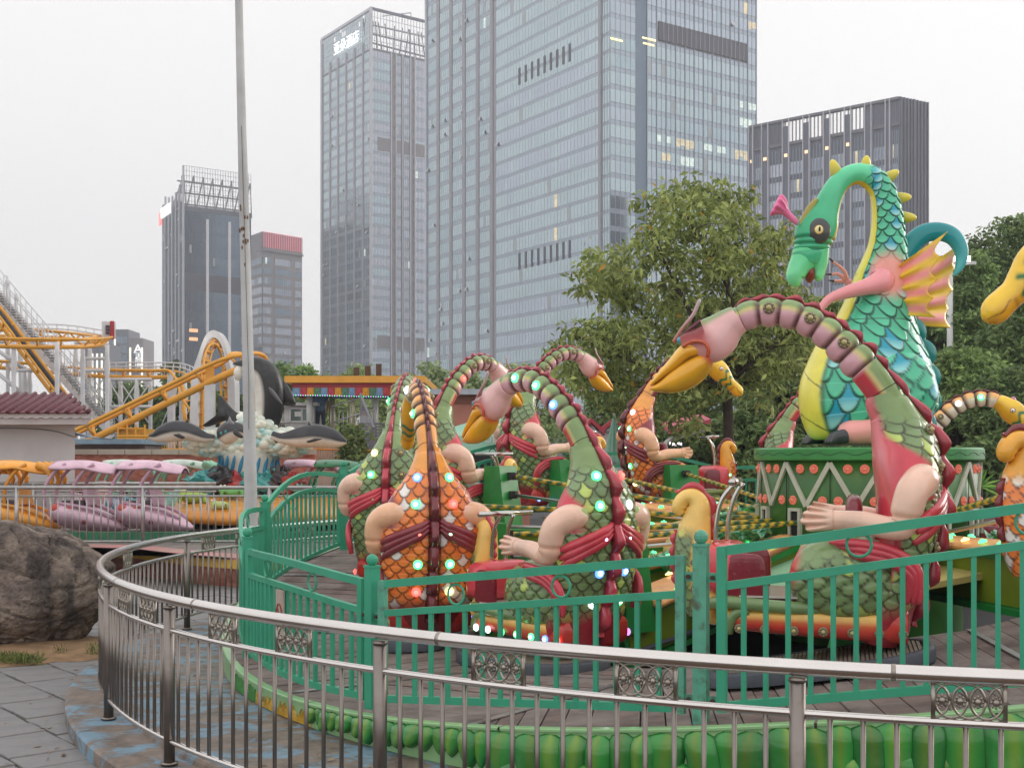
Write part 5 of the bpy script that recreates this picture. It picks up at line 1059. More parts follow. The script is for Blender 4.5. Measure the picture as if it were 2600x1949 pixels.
# --- grey tower on the right
dA = 220; A_ = PZ(2285, dA, 0)[:2]; dl = np.array((-1.2, 1)) / math.hypot(1.2, 1); ZT = EYE + (HY - 246) * dA / F; uL = along(A_, dl, 1905); B2 = PZ(2354, dA * 1.016, 0)[:2]
t = Tower('grey_tower', (*A_, 0), 'dark grey tower with vertical fins and warm roof lights, right of the glass tower', budget=290)
core = MB(); prism_xy(core, [A_, B2, B2 + dl * uL, A_ + dl*uL], 0, ZT - 4.5); core.build('tower_core', M_gstone2, t.o)
t.face(A_, A_ + dl * uL, 5, ZT); pxs = [2285, 2252, 2200, 2148, 2095, 2043, 1991, 1938, 1905]; us = [along(A_, dl, p) for p in pxs]
for k in range(8):
    u0, u1 = us[k], us[k+1]; fw = min(2.0, (u1-u0)*.28)
    curtain(t, u0 + .3, u1 - fw, 6, ZT - 6, 4, 3.55, .3, [GG[0], GG[2], GG[2]] if k < 5 else [GG[1], GG[1], GG[0]], M_mull, 1, .16, .12, .012, .06, spm=M_gstone2)
    m = MB(); t.slab(m, u1 - fw, u1, 0, ZT - 1.5, -.1, .45); m.build('dark_fin', M_gstone2, t.o); m = MB()
    for x in (u1 - fw, u1 + .12): t.slab(m, x - .09, x + .09, 0, ZT, -.1, .6)
    m.build('pale_edge', M_finl, t.o)
    if 2 <= k: m = MB(); t.slab(m, u1 - fw + .3, u1 - .3, ZT - 7.5, ZT - 6.9, .45, .62); m.build('roof_light', mat('warm_roof_light', (1, .7, .4), .4, var=0, emis=(1, .62, .35), estr=1.0), t.o)
m = MB(); t.slab(m, 0, uL, ZT - .5, ZT, -.5, .5); t.slab(m, 0, uL, ZT - 5.2, ZT - 4.6, -.5, .3)
for k in range(40): x = uL*k/40; t.slab(m, x - .06, x + .06, ZT - 5, ZT, -.2, .2)
m.build('parapet_frame', M_gstone, t.o); MB_ = MB(); t.slab(MB_, 0, us[1] + 4, ZT - 5, ZT - .5, -.1, .1); MB_.build('parapet_panel', M_gstone2, t.o); MB_ = MB(); t.slab(MB_, us[6], uL, ZT - 5, ZT - .5, -.1, .1); MB_.build('parapet_panel', M_gstone2, t.o)
t.face(A_, B2, 5, ZT); m = MB(); t.slab(m, 0, t.L, 0, ZT, -.3, .02); m.build('end_wall', M_gstone, t.o); m = MB()
for k in range(9): t.slab(m, t.L*k/8 - .1, t.L*k/8 + .1, 0, ZT, 0, .35)
t.slab(m, t.L*.5 - .3, t.L*.5 + .1, 0, ZT, 0, .4); m.build('end_fin', M_gstone2, t.o); t.done()
# --- dark tower on the left
d0 = 420; K0 = PZ(467, d0, 0)[:2]; ZT = EYE + (HY - 420) * d0 / F; B2 = PZ(637, d0 * 1.033, 0)[:2]; Lf = PZ(413, d0 * 1.06, 0)[:2]
t = Tower('dark_tower', (*K0, 0), 'dark blue glass tower with open glass crown and two white light strips, far left', budget=200)
zc_ = ZT - 14; core = MB(); prism_xy(core, [K0, B2, B2 + (Lf - K0), Lf], 0, zc_); core.build('tower_core', M_gstone2, t.o)
t.face(K0, B2, 10, ZT); curtain(t, 0, t.L, 10, zc_, 26, 3.9, .25, GD, mat('blue_black_mullion', c(52, 62, 76), .5), 1, .1, .08, .006, 0, spm=GD[1]); crown(t, zc_, ZT, t.L, 26, 8, .11, M_fin)
m = MB(); q_ = np.array((*t.N, 0))
for k in range(8): m.beam(t.pt(t.L*k/7, zc_, -8), t.pt(t.L*(k+.5)/7, ZT - 2, -5), .35, .35); m.beam(t.pt(t.L*(k+1)/7, zc_, -8), t.pt(t.L*(k+.5)/7, ZT - 2, -5), .3, .3)
for z in (zc_ + 2, zc_ + 6, zc_ + 10): m.beam(t.pt(0, z, -7), t.pt(t.L, z, -7), .5, .5)
m.build('roof_steelwork', M_gstone, t.o)
for px in (526, 582): u = along(K0, t.X, px); m = MB(); t.slab(m, u - .45, u + .45, 5, zc_ - 4, .1, .5); m.build('light_strip', mat('white_strip', c(200, 196, 200), .5, emis=(1, .95, .95), estr=.12), t.o)
z = EYE + (HY - 715) * d0 / F; m = MB(); t.slab(m, 0, t.L, z - 3, z + 3, .02, .09); m.build('plant_floor_band', M_louv, t.o)
for py in (838, 860): z = EYE + (HY - py) * d0 / F; u0 = along(K0, t.X, 480); m = MB(); t.slab(m, u0, along(K0, t.X, 502), z - .5, z + .7, .1, .16); m.build('lit_window', mat('orange_window', (1, .5, .25), .4, var=0, emis=(1, .5, .25), estr=.8), t.o)
t.face(K0, Lf, 10, ZT); wS = t.L / 6
for k in range(6): curtain(t, k*wS + .4, (k+1)*wS - .2, 10, zc_ + 3, 2, 3.9, .3, GD, M_mull, 1, .2, .2, 0, .12, spm=GD[2]); m = MB(); t.slab(m, k*wS - .3, k*wS + .4, 0, zc_ + (14 if k == 0 else 6 + (k - 3)**2 * .4), -.1, .5); m.build('pale_fin', M_finl, t.o)
m = MB()
for k in range(20): u = t.L*k/19; h = 3 + 11 * (abs(k - 13) / 13.0) ** 2; t.slab(m, u - .1, u + .1, zc_, zc_ + h, -.1, .1); t.slab(m, max(0, u - t.L/19), u, zc_ + h - .3, zc_ + h, -.2, .2)
m.build('curved_parapet', M_fin, t.o)
m = MB(); z = EYE + (HY - 508) * d0 / F; t.slab(m, t.L*.52, t.L*.95, z - 1.9, z + 1.7, .6, 1.1); m.build('lit_sign_box', M_sign, t.o); m = MB(); t.slab(m, t.L*.95, t.L*1.05, z - 4, z + .5, .6, 1.1); m.build('lit_red_sign', mat('lit_red_sign', (1, .25, .25), .4, var=0, emis=(1, .2, .2), estr=.9), t.o); t.done()
# --- tower with red light crown
d0 = 470; K0 = PZ(666, d0, 0)[:2]; ZT = EYE + (HY - 588) * d0 / F; B2 = PZ(767, d0 * 1.03, 0)[:2]; Lf = PZ(636, d0 * 1.02, 0)[:2]
t = Tower('banded_tower', (*K0, 0), 'lilac grey banded tower with red light strips round its top, behind the concrete pole', budget=150); zc_ = ZT - 6
core = MB(); prism_xy(core, [K0, B2, B2 + (Lf - K0), Lf], 0, zc_); core.build('tower_core', M_tan, t.o); t.face(K0, B2, 10, ZT)
for u0, u1, n in ((.3, t.L*.22, 4), (t.L*.31, t.L*.72, 8), (t.L*.82, t.L - .3, 3)): curtain(t, u0, u1, 10, zc_ - 2, n, 3.9, .34, [GG[0], GD[2], GG[2]], M_mull, 1, .1, .1, .004, .01, spm=M_tan)
m = MB(); t.slab(m, 0, t.L, zc_ - 1, ZT, -.2, .25); t.slab(m, -.3, t.L + .3, zc_ - 1.4, zc_ - .8, -.3, .7); m.build('crown_wall', M_gstone, t.o)
M_led = mat('red_led', (1, .15, .2), .4, var=0, emis=(1, .16, .22), estr=.65)
for k in range(18): m = MB(); u = t.L*(k + .5)/18; t.slab(m, u - .07, u + .07, zc_, ZT + .3, .25, .4); m.build('led_strip', M_led, t.o)
t.face(K0, Lf, 10, ZT); curtain(t, .3, t.L, 10, zc_ - 1, 3, 3.9, .34, [GG[0], GD[2]], M_mull, 1, .15, .1, spm=M_tan); m = MB(); t.slab(m, 0, t.L, zc_ - 1, ZT, -.2, .2); m.build('crown_wall', M_gstone, t.o); t.done()
# --- low towers at the far left
def block(name, label, x0, x1, ytop, d, m, strips=(), mats_=GD):
    t = Tower(name, PZ(x0, d, 0), label, budget=60); A_, B_ = PZ(x0, d, 0), PZ(x1, d, 0); ZT = EYE + (HY - ytop) * d / F; core = MB(); core.box(((A_[0]+B_[0])/2, d + 8, ZT/2), (B_[0]-A_[0], 16, ZT)); core.build('tower_core', m, t.o); t.face(A_, B_, 5, ZT)
    curtain(t, .5, t.L - .5, 8, ZT - 2, max(3, int(t.L/2.6)), 4.2, .3, mats_, M_mull, 1, .14, .1, spm=m)
    for px in strips: u = (px - x0)/(x1 - x0)*t.L; q = MB(); t.slab(q, u - .35, u + .35, 5, ZT - 4, .1, .4); q.build('light_strip', mat('warm_white_strip', (1, .95, .8), .4, var=0, emis=(1, .92, .75), estr=1.0), t.o)
    t.done(); return t, ZT
block('low_tower', 'low dark glass block with light strips behind the roller coaster', 214, 276, 872, 480, M_gstone2, (235, 247, 259))
block('stepped_tower', 'small blue glass tower left of the lit vertical sign', 276, 326, 836, 520, M_gstone2, (292,))
t, ZT = block('sign_block', 'small grey block with a white lit vertical sign and letter A', 326, 362, 858, 500, M_tan, (331, 361), [GG[2]])
text('vertical_sign', 'A', 5.2, (PZ(350, 499, 0)[0], 499.0, EYE + (HY - 887) * 500 / F), (R(90), 0, 0), M_sign, t.o, .1)
for k, ch in enumerate('沃尔顿'): text('vertical_sign', ch, 2.6, (PZ(350, 499, 0)[0], 499.0, EYE + (HY - 904 - k * 12) * 500 / F), (R(90), 0, 0), M_sign, t.o, .1)
for x0, x1, yt, d in ((90, 112, 985, 560), (352, 420, 985, 620)):
    pass
# ------------------------------------------------------------------ trees
M_bark = mat('bark', c(74, 62, 54), .9, 0, .25, 8, .5, 30)
def leaf_mat(name, rough=.55): return mat(name, gain=1.9 if name == 'foliage' else 1.6, trans=.3, vc=True, rough=rough, var=.12, scale=3, spec=.35)
M_leaf = leaf_mat('foliage'); M_leafb = leaf_mat('broad_foliage', .45)
def leaf_cloud(C_, size, cols, droop=.3, rg=rng, aspect=.42):
    """one folded leaf per point: 6 vertices, two quads"""
    n = len(C_); a = rg.uniform(0, 2*PI, n); el = rg.normal(-droop, .55, n); d = np.stack((np.cos(a)*np.cos(el), np.sin(a)*np.cos(el), np.sin(el)), -1)
    r = rg.normal(0, 1, (n, 3)); r[:, 2] *= .5; s_ = np.cross(d, r); s_ /= np.linalg.norm(s_, axis=1)[:, None] + 1e-9; nn = np.cross(d, s_); L_ = (size * rg.uniform(.7, 1.25, n))[:, None]; w = L_ * aspect
    mid = C_ + d * L_ * .5 - nn * L_ * .06; tip = C_ + d * L_ - np.array((0, 0, 1)) * L_ * .12
    V = np.stack((C_, mid + s_ * w * .5 + nn * w * .18, mid - nn * w * .05, mid - s_ * w * .5 + nn * w * .18, tip), 1); i = np.arange(n)[:, None] * 5
    T = np.concatenate((i + np.array((0, 1, 2)), i + np.array((0, 2, 3)), i + np.array((1, 4, 2)), i + np.array((2, 4, 3)))); return V.reshape(-1, 3), T, np.repeat(cols, 5, 0)
def leaf_cols(n, a, b, rg, extra=None, pe=.03):
    t = np.clip(rg.normal(.45, .28, n), 0, 1); col = mixc(a, b, t)
    if extra is not None: col[rg.random(n) < pe] = extra
    return col
def tree(name, label, base, h, rx, ry, n_cl, per, size, ca, cb, group=None, seed=1, low=.25, rcl=.55, trunk=.16, shape=1.0, cat='tree'):
    rg = np.random.default_rng(seed); base = np.array(base, float); t = thing(name, base, label, cat, group)
    cz = base[2] + h * (low + (1 - low) / 2); hz = h * (1 - low) / 2
    m = MB(); top = base + (rg.normal(0, .15), rg.normal(0, .15), h * .62); m.tube(cr([base, base + (0.05, 0, h * .3), top], 8), np.linspace(trunk, trunk * .4, 8), 8); cents = []
    for k in range(n_cl):
        while True:
            q = rg.uniform(-1, 1, 3); r_ = np.linalg.norm(q)
            if r_ < 1 and r_ > .35 * rg.random(): break
        q = q / r_ * r_ ** .55; wz = (1 - .25 * max(0, q[2])) if shape == 1.0 else (1 - .85 * max(-.2, (q[2] + 1) / 2)); cents.append(np.array((base[0] + rx * q[0] * wz, base[1] + ry * q[1] * wz, cz + hz * q[2])))
    for k in range(0, n_cl, max(1, n_cl // 14)): p0 = base + (0, 0, h * rg.uniform(.25, .55)); m.tube(cr([p0, (p0 + cents[k]) / 2 + (0, 0, -.1 * h * .3), cents[k]], 6), np.linspace(trunk * .4, .015, 6), 5)
    m.build('trunk', M_bark, t, True)
    V, T, C_ = [], [], []; off = 0
    for q in cents:
        rc = rcl * rg.uniform(.6, 1.2); pts = rg.normal(0, 1, (per, 3)); pts = pts / np.linalg.norm(pts, axis=1)[:, None] * (rg.random(per) ** .4)[:, None] * rc * np.array((1, 1, .72)) + q; k_ = rg.uniform(.8, 1.2); v, f, cc = leaf_cloud(pts, size, leaf_cols(per, ca, cb, rg) * k_, .25, rg); V.append(v); T.append(f + off); C_.append(cc); off += len(v)
    m = MB(); m.add(np.concatenate(V), None, np.concatenate(T), np.concatenate(C_)); m.build('crown', M_leaf, t, False, True); return t
# the broad tree in front of the towers: limbs and hanging clusters of long leaves
def branch_tree():
    rg = np.random.default_rng(11); d = 24.0; t = thing('broadleaf_tree', (*PZ(1850, d, 0)[:2], GZ), 'broad tree with drooping olive leaves and bare limbs showing, before the glass tower', 'tree'); m = MB(); tips = []
    Q = lambda px, py, dy=0: P(px, py, d + dy) * np.array((1, 1, 1))
    b0 = np.array((*PZ(1852, d, 0)[:2], GZ)); fork = Q(1846, 985); m.tube(cr([b0, Q(1850, 1100), fork], 10), np.linspace(.13, .095, 10), 10)
    limbs = [([fork, Q(1800, 900, -.4), Q(1755, 800, -.8), Q(1700, 690, -1.0), Q(1655, 600, -1.1)], .075), ([fork, Q(1790, 930, .4), Q(1690, 850, .6), Q(1605, 775, .9), Q(1530, 715, .9)], .06), ([fork, Q(1850, 880), Q(1848, 760, .3), Q(1850, 640, .4), Q(1858, 520, .3)], .075), ([fork, Q(1880, 900, -.5), Q(1850, 740, -.9), Q(1770, 600, -1.1), Q(1740, 540, -1)], .055), ([fork, Q(1910, 880, .3), Q(1930, 760, .5), Q(1960, 660, .6), Q(1985, 590, .4)], .05), ([fork, Q(1900, 930, -.8), Q(1985, 860, -1.2), Q(2060, 790, -1.2)], .045), ([fork, Q(1780, 960, -1), Q(1640, 930, -1.3), Q(1520, 880, -1.2), Q(1460, 850, -1)], .05), ([fork, Q(1770, 985, .8), Q(1610, 980, 1.2), Q(1480, 950, 1.2)], .045), ([fork, Q(1930, 960, 1), Q(2010, 940, 1.3), Q(2080, 900, 1.2)], .045), ([fork, Q(1820, 960, 1.5), Q(1760, 880, 1.9), Q(1700, 780, 2)], .045)]
    for pts, r in limbs:
        A = cr(pts, 30); m.tube(A, np.linspace(r, .018, 30), 7)
        for k in range(7, 30, 1):
            for _ in range(2):
                v = rg.normal(0, 1, 3); v[2] = abs(v[2]) * .5 + .1; v /= np.linalg.norm(v); ln = rg.uniform(.25, .75) * (1.25 - k / 48); e_ = A[k] + v * ln; m.tube(cr([A[k], A[k] + v * ln * .5 + (0, 0, .05), e_], 4), [.012, .01, .008, .005], 4); tips.append(e_)
        tips += [A[-1], A[-4]]
    # fill the crown's outline: extra clusters where the photograph's crown is dense
    for px, py, rx, ry, n in ((1720, 560, 130, 85, 34), (1570, 680, 95, 58, 28), (1850, 515, 80, 65, 24), (1905, 630, 90, 70, 24), (1700, 690, 150, 55, 24), (1530, 870, 115, 55, 30), (1660, 850, 140, 55, 22), (1480, 930, 70, 60, 22), (1620, 980, 140, 70, 36), (1950, 820, 110, 90, 34), (1960, 950, 110, 80, 30), (1800, 960, 120, 70, 24), (1720, 1040, 150, 60, 24), (1960, 740, 60, 60, 16), (1500, 720, 45, 38, 10), (1740, 500, 60, 50, 14)):
        for _ in range(n):
            a = rg.uniform(0, 2*PI); r_ = math.sqrt(rg.random()); tips.append(Q(px + rx*r_*math.cos(a), py + ry*r_*math.sin(a), rg.normal(0, .8)))
    m.build('trunk', M_bark, t, True); tips = np.array(tips); V, T, C_ = [], [], []; off = 0
    for q in tips:
        n = rg.integers(15, 26); pts = q + rg.normal(0, 1, (n, 3)) * np.array((.13, .13, .09)); k_ = rg.uniform(.78, 1.2); v, f, cc = leaf_cloud(pts, .18, leaf_cols(n, c(84, 98, 52), c(154, 162, 96), rg, c(176, 140, 60), .012) * k_, .5, rg, .38); V.append(v); T.append(f + off); C_.append(cc); off += len(v)
    mm = MB(); mm.add(np.concatenate(V), None, np.concatenate(T), np.concatenate(C_)); mm.build('crown', M_leafb, t, False, True)
branch_tree()
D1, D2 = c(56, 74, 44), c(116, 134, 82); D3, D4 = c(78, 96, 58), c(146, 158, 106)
def tr(px, ytop, wpx, d, label, seed, ybase=None, ca=D1, cb=D2, group='trees behind the park', n=85, per=170, size=.21, low=.2, rcl=None, name='park_tree', shape=1.0):
    h = EYE + (HY - ytop) * d / F - GZ; rx = wpx * d / F / 2; return tree(name, label, (PZ(px, d, 0)[0], d, GZ), h, rx, rx * .9, n, per, size, ca, cb, group, seed, low, rcl or max(.5, rx * .33), .2, shape)
tr(2560, 545, 300, 42, 'tallest dark tree of the wood at the right edge', 21, n=120, per=230)
tr(2470, 660, 230, 38, 'dark green tree behind the white lamp pole', 22, n=110, per=220, ca=c(58, 78, 46), cb=c(126, 146, 88))
tr(2610, 720, 220, 34, 'dark tree low at the right edge of the wood', 23, n=95, per=210)
tr(2350, 770, 190, 40, 'dark tree just right of the teal dragon', 24, n=85, per=200)
tr(2440, 880, 230, 31, 'bushy lower tree in front of the wood, beside the lamp pole', 25, n=95, per=220, low=.08, ca=c(64, 84, 50), cb=c(134, 154, 92))
tr(2560, 930, 220, 29, 'bushy lower tree behind the yellow-headed car', 26, n=85, per=210, low=.05)
tr(2080, 760, 200, 36, 'dark tree behind the teal dragon, left side', 27, n=85, per=200, ca=c(62, 80, 46), cb=c(126, 142, 82))
tr(1990, 880, 240, 33, 'leafy tree behind the drum', 28, n=85, per=200, low=.05)
tr(1760, 960, 260, 35, 'dark bushy tree behind the broad tree trunk', 29, n=85, per=200, low=.03)
tr(1900, 1020, 300, 30, 'dark hedge-like bush behind the orange rear car', 30, n=85, per=200, low=.0, name='bush')
tr(1560, 985, 240, 36, 'dark bush left of the broad tree trunk', 31, n=70, per=190, low=.0, name='bush')
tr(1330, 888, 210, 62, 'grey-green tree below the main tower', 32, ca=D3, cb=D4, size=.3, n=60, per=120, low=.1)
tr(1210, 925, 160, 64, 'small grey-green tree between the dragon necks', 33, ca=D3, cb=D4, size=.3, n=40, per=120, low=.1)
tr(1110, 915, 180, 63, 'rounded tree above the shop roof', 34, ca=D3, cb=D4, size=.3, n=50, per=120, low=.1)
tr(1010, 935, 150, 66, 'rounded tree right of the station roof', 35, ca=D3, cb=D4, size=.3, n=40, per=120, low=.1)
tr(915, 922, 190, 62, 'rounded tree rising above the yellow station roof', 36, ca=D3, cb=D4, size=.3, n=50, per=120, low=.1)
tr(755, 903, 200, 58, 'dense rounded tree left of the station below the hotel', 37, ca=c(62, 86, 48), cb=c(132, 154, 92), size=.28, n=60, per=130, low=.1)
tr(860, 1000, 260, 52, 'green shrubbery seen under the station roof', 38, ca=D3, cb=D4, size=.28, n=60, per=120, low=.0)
tr(435, 902, 60, 66, 'pointed conifer in front of the dark tower', 39, ca=c(50, 64, 42), cb=c(92, 104, 66), size=.35, n=40, per=90, low=.05, shape=2.0, name='conifer')
tr(330, 975, 190, 60, 'dark trees behind the coaster supports, left', 40, ca=D1, cb=c(104, 124, 78), size=.28, n=60, per=130, low=.05)
tr(440, 960, 150, 58, 'dark tree behind the coaster loop', 41, ca=D1, cb=c(104, 124, 78), size=.28, n=50, per=130, low=.05)
tr(560, 965, 180, 57, 'dark tree right of the coaster loop', 42, ca=D1, cb=c(104, 124, 78), size=.28, n=50, per=130, low=.05)
tr(890, 1090, 90, 33, 'small bush below the station platform, beside the shark snout', 43, ca=c(60, 76, 42), cb=c(112, 126, 74), size=.22, n=30, per=110, low=.0, name='bush')
tr(1700, 1090, 420, 40, 'low dark shrubs under the broad tree', 44, n=85, per=190, low=.0, name='bush'); tr(1180, 1010, 420, 58, 'green shrub band behind the shops', 45, ca=D3, cb=D4, size=.3, n=60, per=120, low=.0, name='bush')
tr(640, 1020, 420, 60, 'green shrub band behind the orca sculpture', 46, ca=D1, cb=c(84, 100, 60), size=.3, n=60, per=120, low=.0, name='bush'); tr(2250, 1000, 420, 44, 'dark undergrowth of the wood behind the drum', 47, n=95, per=190, low=.0, name='bush')
tr(2520, 1060, 420, 40, 'dark undergrowth at the right edge', 48, n=95, per=190, low=.0, name='bush')
# ------------------------------------------------------------------ left terrace with the second ride
TZ = .33
M_brick = bpy.data.materials.new('red_brick_wall'); M_brick.use_nodes = True
def setup_brick(m, c1, c2, mort, sc, wx=.5, hx=.25):
    n = m.node_tree; b = n.nodes['Principled BSDF']; tc = n.nodes.new('ShaderNodeTexCoord'); mp = n.nodes.new('ShaderNodeMapping'); mp.inputs['Rotation'].default_value = (R(90), 0, 0); br = n.nodes.new('ShaderNodeTexBrick')
    n.links.new(tc.outputs['Object'], mp.inputs['Vector']); n.links.new(mp.outputs[0], br.inputs['Vector']); br.inputs['Color1'].default_value = (*c1, 1); br.inputs['Color2'].default_value = (*c2, 1); br.inputs['Mortar'].default_value = (*mort, 1)
    br.inputs['Scale'].default_value = sc; br.inputs['Mortar Size'].default_value = .012; br.inputs['Brick Width'].default_value = wx; br.inputs['Row Height'].default_value = hx; n.links.new(br.outputs['Color'], b.inputs['Base Color']); b.inputs['Roughness'].default_value = .75
    bp = n.nodes.new('ShaderNodeBump'); bp.inputs['Strength'].default_value = .4; bp.inputs['Distance'].default_value = .01; n.links.new(br.outputs['Fac'], bp.inputs['Height']); bp.invert = True; n.links.new(bp.outputs[0], b.inputs['Normal'])
setup_brick(M_brick, c(190, 102, 88), c(214, 142, 122), c(186, 140, 124), 4.2)
M_ypaint = mat('yellow_band_paint', c(206, 164, 66), .5, 0, .1, 3, dirt=.2, dcol=c(150, 110, 60)); M_pinkp = mat('faded_pink_paint', c(190, 132, 128), .6, 0, .15, 2, dirt=.4, dcol=c(120, 160, 130)); M_gkerb = mat('green_kerb_paint', c(48, 122, 88), .5, 0, .25, 4, dirt=.4, dcol=c(110, 140, 90)); M_terr = mat('terrace_floor', c(130, 122, 116), .8, 0, .2, 2)
fr = [PZ(-500, 20.8, 0), PZ(225, 20.6, 0), PZ(345, 20.3, 0), PZ(400, 19.7, 0), PZ(500, 18.9, 0), PZ(610, 18.3, 0), PZ(760, 18.1, 0), PZ(900, 18.4, 0), PZ(1030, 20.5, 0), PZ(1150, 24, 0)]
def strip(mb, pts, z0, z1, out): # wall band following the terrace edge, pushed out towards the viewer
    V = np.array([[(p[0], p[1] - out, z0), (p[0], p[1] - out, z1), (p[0], p[1] + .12, z1), (p[0], p[1] + .12, z0)] for p in pts]); mb.grid(V, wrap=True, caps=True)
poly = [(p[0], p[1]) for p in fr] + [(PZ(1150, 34, 0)[0], 34.), (PZ(-500, 34, 0)[0], 34.)]
m = MB(); m.prism([(x, y, GZ - .05) for x, y in poly], (0, 0, TZ - GZ + .046)); ter = tag(m.build('terrace', M_terr), kind='structure')
m = MB(); strip(m, fr, GZ - .02, .165, .0); m.build('brick_facing', M_brick, ter); m = MB(); strip(m, fr, .165, TZ - .03, .05); m.build('yellow_band', M_ypaint, ter); m = MB(); V = np.array([[(p[0], p[1] - .03, TZ - .03), (p[0], p[1] - .03, TZ + .004), (p[0], p[1] + .65, TZ + .004)] for p in fr]); m.grid(V); m.build('pink_edge', M_pinkp, ter)
m = MB(); q0, q1 = PZ(-300, 21.75, 0), PZ(860, 21.75, 0); m.box(((q0[0]+q1[0])/2, 21.85, .415), (q1[0]-q0[0], .2, .19)); tag(m.build('ride_kerb', M_gkerb), 'long green painted kerb under the pink and orange boat cars', 'kerb')
# straight stainless fence on the terrace
M_alufence = mat('dull_steel', (.46, .45, .44), .38, .85, .12, 9)
def straight_rail(label, x0, x1, y, zb, zt, zm, sp, posts_, group=None, low=True):
    t = thing('terrace_railing', (x0, y, zb), label, 'railing', group)
    for z, r in ((zt, .034), (zm, .018)) + (((zb + .05, .018),) if low else ()): m = MB(); m.tube([(x0, y, z), (x1, y, z)], r, 8); m.build('rail', M_alufence, t, True)
    me = MB().tube([(0, 0, zb + .05), (0, 0, zm)], .0125, 6).mesh('bar', M_alufence, True); x = x0 + sp
    while x < x1: o = link('bar', me, t, False); o.location = Vector((x, y, 0)) - t.location; x += sp
    for p in posts_: m = MB(); m.tube([(p, y, zb), (p, y, zt)], .036, 10); m.build('post', M_alufence, t, True)
X0, X1 = PZ(-180, 21.3, 0)[0], PZ(875, 21.3, 0)[0]
straight_rail('straight steel railing on the terrace in front of the pink and orange boats', X0, X1, 21.3, TZ, 1.33, 1.18, .127, [PZ(p, 21.3, 0)[0] for p in (42, 363, 684, 870)])
straight_rail('second steel railing by the white hut behind the boat ride', PZ(-60, 25.0, 0)[0], PZ(560, 25, 0)[0], 24.6, TZ, 1.33, 1.17, .14, [PZ(p, 24.6, 0)[0] for p in (85, 360)])

